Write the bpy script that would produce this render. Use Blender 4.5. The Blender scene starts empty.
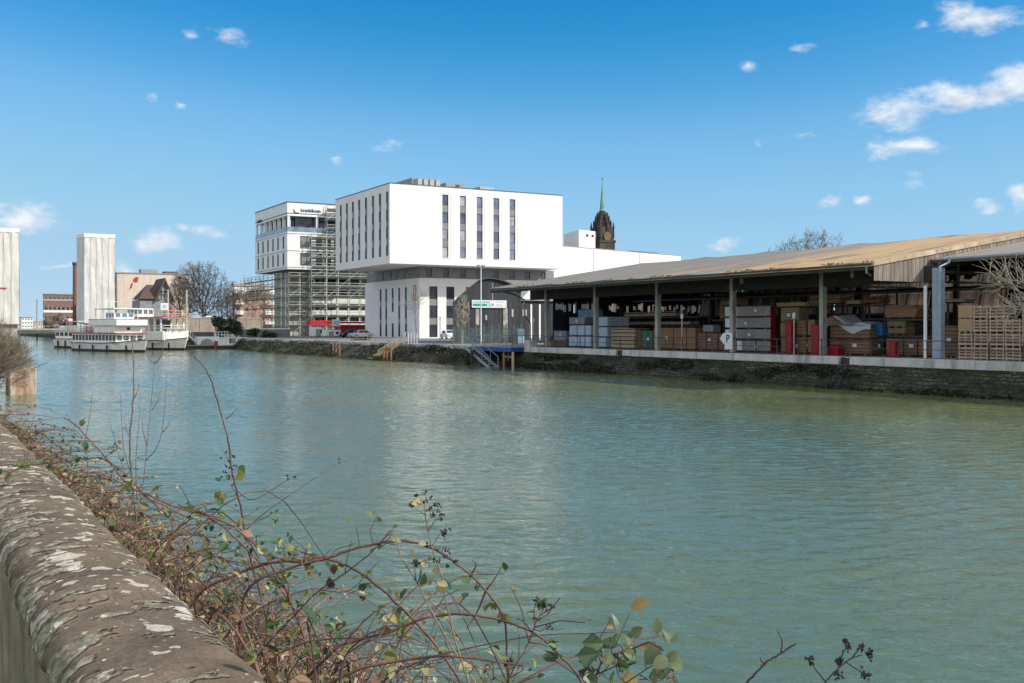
import bpy, math, random
from mathutils import Vector, noise as mnoise
R = math.radians
random.seed(7)
C = bpy.context.scene.collection
# ---------------------------------------------------------------- camera frame
# world: +Y runs along the canal away from the viewer, +X across the water to the far quay,
# quay level z = 0, water z = WL, eye at the origin in plan.
EYE, WL, F, HOR = 1.75, -1.85, 1052.0, 328.0
YAW = R(29.3)
SY, CY = math.sin(YAW), math.cos(YAW)
def dirs(px):
    t = (px - 512) / F
    return SY + CY * t, CY - SY * t
def Yx(px, X):                       # along-canal distance on the plane X = const
    a, b = dirs(px); return X * b / a
def Xy(px, Y):
    a, b = dirs(px); return Y * a / b
def dep(X, Y): return X * SY + Y * CY
def Zp(py, X, Y): return EYE - (py - HOR) / F * dep(X, Y)
def at(px, py, s):
    a, b = dirs(px); return Vector((a * s, b * s, EYE - (py - HOR) / F * s))

# ---------------------------------------------------------------- mesh builder
class MB:
    def __init__(self): self.v, self.f, self.m = [], [], []
    def add(self, vs, fs, m=0):
        n = len(self.v); self.v.extend([tuple(p) for p in vs])
        for f in fs: self.f.append([n + i for i in f]); self.m.append(m)
    def quad(self, a, b, c, d, m=0): self.add([a, b, c, d], [(0, 1, 2, 3)], m)
    def box(self, x0, x1, y0, y1, z0, z1, m=0):
        if x0 > x1: x0, x1 = x1, x0
        if y0 > y1: y0, y1 = y1, y0
        self.add([(x0, y0, z0), (x1, y0, z0), (x1, y1, z0), (x0, y1, z0), (x0, y0, z1), (x1, y0, z1), (x1, y1, z1), (x0, y1, z1)],
                 [(3, 2, 1, 0), (4, 5, 6, 7), (0, 1, 5, 4), (1, 2, 6, 5), (2, 3, 7, 6), (3, 0, 4, 7)], m)
    def bbox(self, x0, x1, y0, y1, z0, z1, b=.03, m=0):      # box with chamfered edges
        if x0 > x1: x0, x1 = x1, x0
        if y0 > y1: y0, y1 = y1, y0
        vs = []
        for (sx, ax) in ((0, x0), (1, x1)):
            for (sy, ay) in ((0, y0), (1, y1)):
                for (sz, az) in ((0, z0), (1, z1)):
                    ix, iy, iz = (b if sx == 0 else -b), (b if sy == 0 else -b), (b if sz == 0 else -b)
                    vs += [(ax, ay + iy, az + iz), (ax + ix, ay, az + iz), (ax + ix, ay + iy, az)]
        def q(i, k): return i * 3 + k
        fs = []
        # corner index = sx*4+sy*2+sz
        for s in (0, 1):
            fs.append([q(s * 4 + 0, 0), q(s * 4 + 1, 0), q(s * 4 + 3, 0), q(s * 4 + 2, 0)])
            fs.append([q(s * 2 + 0, 1), q(s * 2 + 1, 1), q(s * 2 + 5, 1), q(s * 2 + 4, 1)])
            fs.append([q(s + 0, 2), q(s + 2, 2), q(s + 6, 2), q(s + 4, 2)])
        for (i, j, k1, k2) in ((0, 1, 0, 1), (2, 3, 0, 1), (4, 5, 0, 1), (6, 7, 0, 1), (0, 2, 0, 2), (1, 3, 0, 2), (4, 6, 0, 2), (5, 7, 0, 2),
                               (0, 4, 1, 2), (1, 5, 1, 2), (2, 6, 1, 2), (3, 7, 1, 2)):
            fs.append([q(i, k1), q(j, k1), q(j, k2), q(i, k2)])
        for i in range(8): fs.append([q(i, 0), q(i, 1), q(i, 2)])
        self.add(vs, fs, m)
    def obox(self, O, A, B, N, a0, a1, b0, b1, n0, n1, m=0):
        P = lambda a, b, n: O + A * a + B * b + N * n
        self.add([P(a0, b0, n0), P(a1, b0, n0), P(a1, b1, n0), P(a0, b1, n0), P(a0, b0, n1), P(a1, b0, n1), P(a1, b1, n1), P(a0, b1, n1)],
                 [(3, 2, 1, 0), (4, 5, 6, 7), (0, 1, 5, 4), (1, 2, 6, 5), (2, 3, 7, 6), (3, 0, 4, 7)], m)
    def tube(self, pts, rad, n=6, m=0, cap=True):
        pts = [Vector(p) for p in pts]
        if not hasattr(rad, '__len__'): rad = [rad] * len(pts)
        b = len(self.v); up = None
        for i, p in enumerate(pts):
            d = (pts[min(i + 1, len(pts) - 1)] - pts[max(i - 1, 0)])
            if d.length < 1e-9: d = Vector((0, 0, 1))
            d.normalize()
            if up is None:
                r = Vector((1, 0, 0)) if abs(d.x) < .8 else Vector((0, 1, 0))
                up = d.cross(r).normalized()
            else:
                up = (up - d * up.dot(d))
                up = up.normalized() if up.length > 1e-6 else d.orthogonal().normalized()
            s = d.cross(up)
            for k in range(n):
                a = 2 * math.pi * k / n
                self.v.append(tuple(p + (up * math.cos(a) + s * math.sin(a)) * rad[i]))
        for i in range(len(pts) - 1):
            for k in range(n):
                self.f.append([b + i * n + k, b + i * n + (k + 1) % n, b + (i + 1) * n + (k + 1) % n, b + (i + 1) * n + k]); self.m.append(m)
        if cap and n > 2:
            self.f.append([b + k for k in range(n)][::-1]); self.m.append(m)
            e = b + (len(pts) - 1) * n
            self.f.append([e + k for k in range(n)]); self.m.append(m)
    def cyl(self, x, y, z0, z1, r, n=10, m=0): self.tube([(x, y, z0), (x, y, z1)], r, n, m)
    def prism(self, poly, d, m=0):                       # poly: 3D points, d: extrusion vector
        n = len(poly); d = Vector(d); a = [Vector(p) for p in poly]
        self.add(a + [p + d for p in a], [list(range(n))[::-1], [n + i for i in range(n)]] + [(i, (i + 1) % n, n + (i + 1) % n, n + i) for i in range(n)], m)
    def build(self, name, mats, parent=None, smooth=False, local=False):
        me = bpy.data.meshes.new(name)
        off = Vector((0, 0, 0))
        if parent is not None and not local:
            o = parent
            while o is not None: off += o.location; o = o.parent
        me.from_pydata([(a - off.x, b - off.y, c - off.z) for a, b, c in self.v] if off.length else self.v, [], self.f)
        if not isinstance(mats, (list, tuple)): mats = [mats]
        for x in mats: me.materials.append(x)
        if len(mats) > 1: me.polygons.foreach_set('material_index', self.m)
        if smooth: me.polygons.foreach_set('use_smooth', [True] * len(me.polygons))
        me.update()
        ob = bpy.data.objects.new(name, me); C.objects.link(ob)
        if parent is not None: ob.parent = parent
        return ob
LABELS = {}
def tag(o, label, cat, group=None, kind=None):
    o['label'] = label; o['category'] = cat
    if group: o['group'] = group
    if kind: o['kind'] = kind
    return o
def thing(name, label, cat, loc=(0, 0, 0), group=None, rz=0):
    o = bpy.data.objects.new(name, None); C.objects.link(o); o.empty_display_size = .2
    o.location = loc; o.rotation_euler = (0, 0, rz)
    return tag(o, label, cat, group)
def struct(name, mb, mats, kind='structure', smooth=False):
    o = mb.build(name, mats, smooth=smooth); o['kind'] = kind; return o
def copy_tree(o, parent=None):
    c = o.copy(); C.objects.link(c)
    if parent is not None: c.parent = parent
    for ch in [x for x in bpy.data.objects if x.parent == o]: copy_tree(ch, c)
    return c

# ---------------------------------------------------------------- materials
def newmat(name):
    m = bpy.data.materials.new(name); m.use_nodes = True
    nt = m.node_tree; b = nt.nodes['Principled BSDF']
    return m, nt, b
def N(nt, t, **kw):
    n = nt.nodes.new(t)
    for k, v in kw.items():
        if k.startswith('i_'):
            key = k[2:]; key = int(key) if key.isdigit() else key.replace('_', ' ')
            n.inputs[key].default_value = v
        else: setattr(n, k, v)
    return n
def coords(nt, scale=(1, 1, 1), world=False):
    if world: s = N(nt, 'ShaderNodeNewGeometry').outputs['Position']
    else: s = N(nt, 'ShaderNodeTexCoord').outputs['Object']
    mp = N(nt, 'ShaderNodeMapping'); mp.inputs['Scale'].default_value = scale
    nt.links.new(s, mp.inputs['Vector']); return mp.outputs['Vector']
def ramp(nt, fac, stops):
    r = N(nt, 'ShaderNodeValToRGB'); e = r.color_ramp.elements
    while len(e) < len(stops): e.new(.5)
    for i, (p, c) in enumerate(stops):
        e[i].position = p; e[i].color = (c[0], c[1], c[2], 1) if hasattr(c, '__len__') else (c, c, c, 1)
    nt.links.new(fac, r.inputs['Fac']); return r.outputs['Color']
def mix(nt, fac, a, b, mode='MIX'):
    x = N(nt, 'ShaderNodeMix', data_type='RGBA', blend_type=mode)
    for sock, val in ((x.inputs[0], fac), (x.inputs[6], a), (x.inputs[7], b)):
        if hasattr(val, 'is_output') or isinstance(val, bpy.types.NodeSocket): nt.links.new(val, sock)
        elif hasattr(val, '__len__'): sock.default_value = (*val[:3], 1)
        else: sock.default_value = val
    return x.outputs[2]
def noisef(nt, vec, scale, detail=4, rough=.55, dist=0):
    n = N(nt, 'ShaderNodeTexNoise'); n.inputs['Scale'].default_value = scale; n.inputs['Detail'].default_value = detail
    n.inputs['Roughness'].default_value = rough; n.inputs['Distortion'].default_value = dist
    nt.links.new(vec, n.inputs['Vector']); return n.outputs['Fac']
def bump(nt, b, h, strength=.3, dist=.02):
    n = N(nt, 'ShaderNodeBump'); n.inputs['Strength'].default_value = strength; n.inputs['Distance'].default_value = dist
    nt.links.new(h, n.inputs['Height']); nt.links.new(n.outputs['Normal'], b.inputs['Normal'])
def M(name, c1, c2=None, scale=3, rough=.7, bmp=0, stretch=(1, 1, 1), island=0, metal=0, spec=.4, lo=.35, hi=.65, dirt=None, layers=0):
    m, nt, b = newmat(name)
    b.inputs['Roughness'].default_value = rough; b.inputs['Metallic'].default_value = metal
    b.inputs['Specular IOR Level'].default_value = spec
    if c2 is None: c2 = tuple(x * .82 for x in c1)
    v = coords(nt, stretch)
    f = noisef(nt, v, scale, 5)
    col = ramp(nt, f, [(lo, c2), (hi, c1)])
    if dirt is not None:
        f2 = noisef(nt, coords(nt, (1, 1, .18)), 1.3, 6, .65)
        f3 = ramp(nt, f2, [(.5, 0), (.72, 1)])
        col = mix(nt, f3, col, dirt)
    if layers:                                          # edges of stacked sheets
        wz = N(nt, 'ShaderNodeTexWave', wave_type='BANDS', bands_direction='Z'); wz.inputs['Scale'].default_value = layers; wz.inputs['Distortion'].default_value = .6; wz.inputs['Detail'].default_value = 3
        nt.links.new(coords(nt), wz.inputs['Vector'])
        col = mix(nt, 1.0, col, ramp(nt, wz.outputs['Fac'], [(.08, .45), (.35, 1.0)]), 'MULTIPLY')
    if island:
        g = N(nt, 'ShaderNodeNewGeometry')
        r = ramp(nt, g.outputs['Random Per Island'], [(0, 1 - island), (1, 1 + island * .35)])
        col = mix(nt, 1.0, col, r, 'MULTIPLY')
    nt.links.new(col, b.inputs['Base Color'])
    if bmp: bump(nt, b, noisef(nt, v, scale * 4, 5), .5, bmp)
    return m
def leafmat(name, stops, rough=.5, trans=.25):
    m, nt, b = newmat(name)
    g = N(nt, 'ShaderNodeNewGeometry')
    col = ramp(nt, g.outputs['Random Per Island'], stops)
    nt.links.new(col, b.inputs['Base Color']); b.inputs['Roughness'].default_value = rough
    tr = N(nt, 'ShaderNodeBsdfTranslucent'); nt.links.new(col, tr.inputs['Color'])
    mx = N(nt, 'ShaderNodeMixShader'); mx.inputs[0].default_value = trans
    nt.links.new(b.outputs[0], mx.inputs[1]); nt.links.new(tr.outputs[0], mx.inputs[2])
    nt.links.new(mx.outputs[0], nt.nodes['Material Output'].inputs['Surface'])
    return m
def glassmat(name, c, rough=.06, spec=.9, bmp=.004):
    m, nt, b = newmat(name)
    v = coords(nt)
    nt.links.new(ramp(nt, noisef(nt, v, .45, 3), [(.35, tuple(x * .55 for x in c)), (.65, tuple(x * 1.25 for x in c))]), b.inputs['Base Color'])
    b.inputs['Roughness'].default_value = rough; b.inputs['Specular IOR Level'].default_value = spec
    bump(nt, b, noisef(nt, v, .6, 2), .3, bmp)
    return m

white_render = M('white_render', (.77, .76, .735), (.72, .712, .695), .25, .75, .002, dirt=(.7, .69, .67))
white_panel = M('white_panel', (.78, .78, .77), (.70, .71, .71), .3, .5, .001)
white_paint = M('white_paint', (.72, .7, .66), (.62, .6, .55), 1.5, .45, dirt=(.5, .46, .4))
grey_cladding = M('grey_cladding', (.22, .225, .235), (.19, .195, .205), .5, .5)
dark_grey = M('dark_grey', (.07, .073, .08), (.05, .052, .058), .6, .5)
mid_grey = M('mid_grey', (.3, .3, .3), (.24, .24, .245), 1, .6)
pane_dark = glassmat('dark_glass', (.03, .037, .048), .08, .35)
pane_blue = glassmat('window_glass', (.16, .2, .31), .08, .5)
pane_tint = glassmat('tinted_glass', (.06, .08, .1), .08, .4)
frame_dark = M('frame_dark', (.045, .047, .052), None, 3, .4)
frame_white = M('frame_white', (.7, .7, .68), None, 3, .4)
concrete = M('concrete', (.42, .41, .38), (.3, .29, .27), 1.2, .85, .01, dirt=(.2, .19, .165))
kerb_concrete = M('kerb_concrete', (.6, .59, .56), (.46, .45, .43), .8, .85, .01, dirt=(.22, .21, .19))
col_concrete = M('column_concrete', (.48, .48, .42), (.36, .365, .32), 1.5, .8, .008, dirt=(.22, .22, .19))
col_blue = M('column_blue_paint', (.33, .42, .52), (.26, .34, .42), 2, .5, .004, dirt=(.3, .3, .29))
steel = M('galvanised_steel', (.42, .43, .44), (.3, .31, .32), 4, .45, metal=.5)
dark_steel = M('dark_steel', (.06, .06, .065), (.035, .035, .04), 4, .5)
blue_steel = M('blue_painted_steel', (.015, .085, .3), (.012, .06, .22), 2, .45)
green_steel = M('green_scaffold_tube', (.29, .38, .28), (.2, .28, .2), 2, .5)
pale_tube = M('pale_scaffold_tube', (.62, .65, .54), (.48, .52, .4), 2, .5)
deck_wood = M('scaffold_deck', (.1, .1, .095), (.05, .05, .05), 2, .8)
red_paint = M('red_paint', (.5, .02, .025), (.36, .015, .02), 1.5, .55)
red_wrap = M('red_wrap', (.42, .01, .02), (.27, .008, .014), 2, .45)
blue_plastic = M('blue_plastic', (.02, .17, .36), (.015, .1, .24), 2, .45)
pale_blue_wrap = M('pale_blue_film', (.5, .62, .74), (.38, .5, .62), 1.5, .3, .02, dirt=(.62, .68, .74))
grey_wrap = M('grey_film', (.33, .3, .3), (.25, .23, .235), 1.2, .45, .012)
white_wrap = M('white_film', (.8, .82, .84), (.64, .67, .7), 1.5, .35, .02)
kraft = M('brown_board', (.42, .24, .13), (.32, .18, .095), 1.2, .75, .01, layers=1.7)
kraft_dark = M('dark_brown_board', (.28, .165, .1), (.2, .125, .075), 1.2, .75, .01, layers=1.4)
olive_board = M('olive_board', (.33, .26, .15), (.25, .2, .115), 1.2, .75, .01, layers=2.0)
timber = M('sawn_timber', (.5, .36, .2), (.4, .27, .14), 3, .75, .004, (1, .3, 4), island=.25)
timber_pale = M('pale_timber', (.6, .49, .33), (.48, .37, .23), 3, .75, .004, (1, .3, 4), island=.3)
timber_red = M('reddish_timber', (.36, .2, .12), (.27, .14, .08), 3, .75, .004, (1, .3, 4), island=.3)
pallet_wood = M('pallet_wood', (.58, .49, .37), (.42, .34, .25), 3, .8, .004, island=.45)
grey_boards = M('weathered_boards', (.3, .255, .215), (.2, .165, .14), 2.2, .85, .006, (3, 3, .35), island=.35, dirt=(.13, .105, .09))
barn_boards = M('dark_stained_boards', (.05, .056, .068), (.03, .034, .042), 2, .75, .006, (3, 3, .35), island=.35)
leaning_boards = M('leaning_boards', (.6, .47, .37), (.45, .34, .26), 2.2, .85, .006, (3, 3, .35), island=.5)
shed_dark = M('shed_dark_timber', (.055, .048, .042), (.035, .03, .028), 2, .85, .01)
cream_wall = M('cream_wall', (.62, .53, .45), (.56, .475, .4), .4, .85, .004, dirt=(.44, .36, .28))
beige_wall = M('beige_wall', (.36, .31, .24), (.29, .25, .19), .5, .85, .006, dirt=(.21, .18, .14))
pink_brick = M('pink_brick', (.46, .26, .19), (.38, .2, .15), .8, .85)
roof_tile_dark = M('dark_roof_tile', (.12, .075, .06), (.07, .05, .045), 2, .8, .02)
brown_roof = M('brown_roofing', (.16, .085, .07), (.11, .06, .05), 1, .8)
sheeting = M('white_sheeting', (.68, .665, .635), (.54, .535, .515), .35, .7, .1, (1, 1, .35), dirt=(.56, .55, .53))
bark_grey = M('grey_bark', (.17, .145, .115), (.1, .083, .065), 2.5, .9, .02, island=.25)
bark_pale = M('pale_bark', (.52, .455, .37), (.37, .32, .25), 2.5, .9, .01, island=.3)
bark_twig = M('twig_bark', (.36, .29, .225), (.23, .18, .14), 3, .9, island=.35)
ochre_pile = M('orange_brown_pile', (.36, .19, .1), (.22, .12, .07), 1.2, .85, .02, (1, 1, .3))
teal_mesh = M('teal_mesh', (.16, .24, .25), (.1, .16, .18), 1.2, .5)
copper = M('green_copper', (.17, .36, .3), (.13, .28, .23), .3, .6)
dark_stone = M('dark_tower_stone', (.085, .07, .055), (.03, .026, .022), .35, .9, .2)
hull_white = M('hull_white', (.8, .79, .76), (.72, .7, .66), .6, .4, dirt=(.6, .56, .49))
hull_dark = M('hull_dark', (.03, .03, .033), (.05, .035, .03), .6, .5)
deck_grey = M('deck_grey', (.3, .29, .27), (.22, .21, .2), 1, .7)
rubber = M('rubber', (.02, .02, .021), None, 3, .8)
paint_silver = M('silver_paint', (.5, .51, .53), (.44, .45, .47), .5, .3, metal=.4)
paint_black = M('black_paint', (.02, .022, .026), None, .5, .25)
paint_blue = M('pale_blue_paint', (.3, .36, .42), None, .5, .3)
sign_white = M('sign_white', (.74, .76, .77), (.66, .68, .7), 1, .4)
sign_ink = M('sign_ink', (.03, .035, .06), None, 2, .5)
sign_green = M('sign_green', (.02, .3, .24), (.02, .24, .2), 1, .45)
sign_teal = M('sign_pale_teal', (.35, .62, .62), None, 1, .45)
orange_sign = M('orange_sign', (.75, .14, .04), None, 1, .4)
mural_red = M('mural_red', (.42, .06, .05), (.3, .045, .04), .6, .8)
lamp_white = M('lamp_white', (.75, .76, .76), None, 2, .4)
# ---------------------------------------------------------------- camera, sun, sky
scn = bpy.context.scene
cam = bpy.data.cameras.new('camera'); cam.sensor_width = 36; cam.lens = 36 * F / 1024
cam.shift_y = -(341.5 - HOR) / 1024; cam.clip_start = .05; cam.clip_end = 9000
co = bpy.data.objects.new('camera', cam); C.objects.link(co)
co.location = (0, 0, EYE); co.rotation_euler = (R(90), 0, -YAW); scn.camera = co
scn.view_settings.view_transform = 'Standard'; scn.view_settings.look = 'None'
scn.view_settings.gamma = 1; scn.view_settings.use_curve_mapping = False
scn.view_settings.exposure = -.13
TOSUN = Vector((.60, -.557, .574)).normalized()
su = bpy.data.lights.new('sun', 'SUN'); su.energy = 5.0; su.angle = R(.5); su.color = (1, .94, .85)
so = bpy.data.objects.new('sun', su); C.objects.link(so)
so.rotation_euler = (-TOSUN).to_track_quat('-Z', 'Y').to_euler(); so.location = (0, 0, 80)
w = bpy.data.worlds.new('World'); scn.world = w; w.use_nodes = True
nt = w.node_tree; bg = nt.nodes['Background']
sky = N(nt, 'ShaderNodeTexSky', sky_type='NISHITA'); sky.sun_disc = False
sky.sun_elevation = math.asin(TOSUN.z); sky.sun_rotation = math.atan2(TOSUN.x, TOSUN.y)
sky.air_density = 1.0; sky.dust_density = 0.0; sky.ozone_density = 3.0; sky.altitude = 30
sc0 = N(nt, 'ShaderNodeVectorMath', operation='SCALE'); sc0.inputs['Scale'].default_value = .1; nt.links.new(sky.outputs[0], sc0.inputs[0])
hs = N(nt, 'ShaderNodeRGBCurve'); nt.links.new(sc0.outputs[0], hs.inputs['Color'])
SKYC = ([(0, 0), (.1, .004), (.146, .02), (.181, .069), (.234, .172), (.342, .262), (.656, .365), (1, .45)],
        [(0, 0), (.18, .14), (.253, .231), (.304, .308), (.379, .423), (.502, .502), (.776, .553), (1, .62)],
        [(0, 0), (.3, .36), (.428, .524), (.48, .608), (.547, .69), (.608, .715), (.69, .715), (1, .78)])
if SKYC:
    for ch, pts in enumerate(SKYC):
        cu = hs.mapping.curves[ch]
        for k, (x, y) in enumerate(pts):
            if k == 0: cu.points[0].location = (x, y)
            elif k == len(pts) - 1: cu.points[len(cu.points) - 1].location = (x, y)
            else: cu.points.new(x, y)
    hs.mapping.extend = 'EXTRAPOLATED'; hs.mapping.use_clip = False; hs.mapping.update()
sc1 = N(nt, 'ShaderNodeVectorMath', operation='SCALE'); sc1.inputs['Scale'].default_value = 10; nt.links.new(hs.outputs[0], sc1.inputs[0])
SKYOUT = sc1.outputs[0]
tc = N(nt, 'ShaderNodeTexCoord'); D = tc.outputs['Generated']
def vm(op, a, b=None):
    n = N(nt, 'ShaderNodeVectorMath', operation=op)
    for i, x in enumerate((a, b)):
        if x is None: continue
        if isinstance(x, bpy.types.NodeSocket): nt.links.new(x, n.inputs[i])
        else: n.inputs[i].default_value = x
    return n
def mth(op, a, b=None, clamp=False):
    n = N(nt, 'ShaderNodeMath', operation=op); n.use_clamp = clamp
    for i, x in enumerate((a, b)):
        if x is None: continue
        if isinstance(x, bpy.types.NodeSocket): nt.links.new(x, n.inputs[i])
        else: n.inputs[i].default_value = x
    return n.outputs[0]
# small fair-weather clouds: (azimuth/height direction given as a view ray, half width, half height, strength)
CL = [(232, 38, 24, 11, 1), (191, 32, 14, 8, .8), (152, 99, 14, 9, .62), (181, 104, 12, 8, .62), (28, 218, 46, 17, 1.05), (4, 208, 16, 13, .9),
      (158, 244, 30, 16, 1), (206, 229, 34, 11, .85), (185, 227, 13, 9, .9), (120, 270, 18, 10, .8), (337, 164, 12, 6, .75), (985, 20, 44, 15, 1.05),
      (958, 13, 20, 16, 1), (900, 110, 40, 20, 1.1), (975, 94, 66, 16, 1.1), (1018, 84, 32, 20, 1.1), (1060, 78, 40, 22, 1.1), (906, 147, 42, 12, 1.05), (804, 48, 26, 11, .72),
      (748, 67, 14, 9, .7), (831, 203, 15, 9, .95), (865, 202, 13, 8, 1), (800, 137, 22, 8, .68), (765, 142, 14, 7, .6), (718, 245, 22, 9, .9),
      (988, 207, 17, 12, .8), (1019, 196, 14, 22, .9), (918, 185, 15, 12, .6), (385, 146, 32, 18, .5), (920, 25, 18, 10, .5), (60, 264, 30, 8, .6), (-40, 230, 40, 20, 1), (1100, 150, 60, 18, 1)]
fz = N(nt, 'ShaderNodeVectorMath', operation='MULTIPLY'); fz.inputs[1].default_value = (1, 1, 1.9); nt.links.new(D, fz.inputs[0])
wn = N(nt, 'ShaderNodeTexNoise'); wn.inputs['Scale'].default_value = 24; wn.inputs['Detail'].default_value = 5; nt.links.new(fz.outputs[0], wn.inputs['Vector'])
sub = vm('SUBTRACT', wn.outputs['Color'], (.5, .5, .5)); scl = vm('SCALE', sub.outputs[0]); scl.inputs['Scale'].default_value = .028
DW = vm('ADD', D, scl.outputs[0]).outputs[0]
best = None
for (px, py, hw, hh, st) in CL:
    c = (at(px, py, 1) - Vector((0, 0, EYE))); L = c.length; c.normalize()
    rt = Vector((0, 0, 1)).cross(c).normalized(); up = c.cross(rt)
    a = vm('DOT_PRODUCT', DW, tuple(rt * (F * L / hw) / 1)).outputs['Value']
    b2 = vm('DOT_PRODUCT', DW, tuple(up * (F * L / hh) / 1)).outputs['Value']
    hw, hh = hw * 1.32, hh * 1.35
    r2 = mth('SQRT', mth('ADD', mth('MULTIPLY', a, a), mth('MULTIPLY', b2, b2)))
    mk = mth('SUBTRACT', st + .12, r2)
    best = mk if best is None else mth('MAXIMUM', best, mk)
n1 = N(nt, 'ShaderNodeTexNoise'); n1.inputs['Scale'].default_value = 42; n1.inputs['Detail'].default_value = 7; n1.inputs['Roughness'].default_value = .62; nt.links.new(fz.outputs[0], n1.inputs['Vector'])
fl = mth('ADD', mth('MAXIMUM', best, -.6), mth('MULTIPLY', mth('SUBTRACT', n1.outputs['Fac'], .55), 1.9))
mr = N(nt, 'ShaderNodeMapRange', interpolation_type='SMOOTHSTEP'); mr.inputs[1].default_value = .0; mr.inputs[2].default_value = 1.15
nt.links.new(fl, mr.inputs[0])
cover = mth('MULTIPLY', mr.outputs[0], .88)
# bright broken cumulus added in the unseen sky behind the viewer, as fill light
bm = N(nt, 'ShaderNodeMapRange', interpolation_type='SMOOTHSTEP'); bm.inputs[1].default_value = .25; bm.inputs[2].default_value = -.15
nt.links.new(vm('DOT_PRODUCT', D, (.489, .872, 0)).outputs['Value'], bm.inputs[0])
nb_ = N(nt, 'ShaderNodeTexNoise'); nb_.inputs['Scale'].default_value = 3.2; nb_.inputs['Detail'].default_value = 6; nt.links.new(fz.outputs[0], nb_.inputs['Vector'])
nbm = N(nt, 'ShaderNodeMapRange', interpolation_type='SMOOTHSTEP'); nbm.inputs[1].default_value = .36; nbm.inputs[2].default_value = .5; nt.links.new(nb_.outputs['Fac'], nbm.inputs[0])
FILLC = mth('MULTIPLY', bm.outputs[0], mth('MULTIPLY', nbm.outputs[0], .95))
n2 = N(nt, 'ShaderNodeTexNoise'); n2.inputs['Scale'].default_value = 60; n2.inputs['Detail'].default_value = 5; nt.links.new(fz.outputs[0], n2.inputs['Vector'])
ccol = ramp(nt, n2.outputs['Fac'], [(.3, (5.6, 6.1, 7.0)), (.62, (8.4, 8.5, 8.7))])
nt.links.new(mix(nt, FILLC, mix(nt, cover, SKYOUT, ccol), (11.5, 11.4, 11.3)), bg.inputs['Color'])
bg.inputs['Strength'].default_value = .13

# ---------------------------------------------------------------- river banks
def bankX(y):                         # near bank waterline
    return 3.95 - .03 * max(0, min(y, 30)) + .25 * math.sin(y * .37) + .12 * math.sin(y * 1.3 + 1)
QX, QEND, BX = 48.0, 184.0, 42.0      # far quay edge, where it steps out, basin edge beyond
# ground: one sheet with the canal cut out of it
g = MB()
g.quad((QX + .5, -400, 0), (4000, -400, 0), (4000, QEND + 12, 0), (QX + .5, QEND + 12, 0), 0)
g.quad((BX, QEND + 12, 0), (4000, QEND + 12, 0), (4000, 5000, 0), (BX, 5000, 0), 1)
g.quad((-4000, -400, 0), (.34, -400, 0), (.34, 5000, 0), (-4000, 5000, 0), 2)
yard = M('yard_concrete', (.24, .23, .215), (.17, .165, .155), .35, .9, .005, dirt=(.12, .115, .105))
land = M('land_ground', (.16, .15, .11), (.1, .1, .07), .05, .95)
grassy = M('grassy_ground', (.07, .1, .03), (.045, .06, .022), 2, .95, .02)
struct('ground', g, [yard, land, grassy])
# near bank: uneven earth from the wall foot to below the water
soil = M('bank_soil', (.15, .115, .075), (.075, .058, .038), 2.2, .95, .03, dirt=(.08, .085, .035))
bk = MB()
ys = [-3 + .25 * i for i in range(92)] + [20 + 2.5 * i for i in range(45)] + [132 + 30 * i for i in range(30)]
prof = [(0, .12), (.14, .02), (.3, -.32), (.5, -.78), (.72, -1.3), (.88, -1.62), (1.0, -1.87), (1.25, -2.4), (1.7, -3.0)]
rows = []
for y in ys:
    xb = bankX(y); row = []
    for (t, z) in prof:
        x = .34 + (xb - .34) * t
        nz = (mnoise.noise(Vector((x * 1.3, y * .9, 3))) * .22 + mnoise.noise(Vector((x * 4, y * 3.5, 9))) * .07) * (0 if t in (0,) else 1 if t < .95 else .4)
        row.append((x, y, z + nz))
    rows.append(row)
vs = [p for r in rows for p in r]; k = len(prof)
bk.add(vs, [(i * k + j, i * k + j + 1, (i + 1) * k + j + 1, (i + 1) * k + j) for i in range(len(rows) - 1) for j in range(k - 1)])
struct('river_bank', bk, soil, smooth=True)
def bankZ(x, y):
    xb = bankX(y); t = (x - .34) / (xb - .34)
    for (a, b) in zip(prof, prof[1:]):
        if a[0] <= t <= b[0]:
            q = (t - a[0]) / (b[0] - a[0]); z = a[1] + (b[1] - a[1]) * q; break
    else: z = prof[-1][1] if t > 1 else .1
    return z + mnoise.noise(Vector((x * 1.3, y * .9, 3))) * .2
# water
m, nt2, b = newmat('canal_water')
v0 = coords(nt2, (1, 1, 1), True)
f = noisef(nt2, v0, .045, 4, .5, .6)
nt2.links.new(ramp(nt2, f, [(.35, (.1, .142, .076)), (.65, (.14, .162, .056))]), b.inputs['Base Color'])
b.inputs['Roughness'].default_value = .04; b.inputs['IOR'].default_value = 1.333; b.inputs['Specular IOR Level'].default_value = .85
vw = coords(nt2, (1, .55, 1), True)
rot = vw.node; rot.inputs['Rotation'].default_value = (0, 0, YAW + R(6)); rot.inputs['Scale'].default_value = (1, 1, 1)
st2 = N(nt2, 'ShaderNodeMapping'); st2.inputs['Scale'].default_value = (.5, 1, 1); nt2.links.new(vw, st2.inputs['Vector']); vw = st2.outputs['Vector']
h1 = noisef(nt2, vw, 2.6, 3, .6, .4)
h2 = noisef(nt2, vw, 9.0, 4, .6, .5)
h3 = noisef(nt2, coords(nt2, (1, .35, 1), True), .12, 4, .55)
s1 = N(nt2, 'ShaderNodeMath', operation='MULTIPLY_ADD'); nt2.links.new(h2, s1.inputs[0]); s1.inputs[1].default_value = .3; nt2.links.new(h1, s1.inputs[2])
s2 = N(nt2, 'ShaderNodeMath', operation='MULTIPLY'); nt2.links.new(s1.outputs[0], s2.inputs[0])
nt2.links.new(ramp(nt2, h3, [(.32, .45), (.68, 1.3)]), s2.inputs[1])
bump(nt2, b, s2.outputs[0], 1.0, .045)
WAVE = .088
import numpy as np
rg = np.random.default_rng(5)
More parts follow.
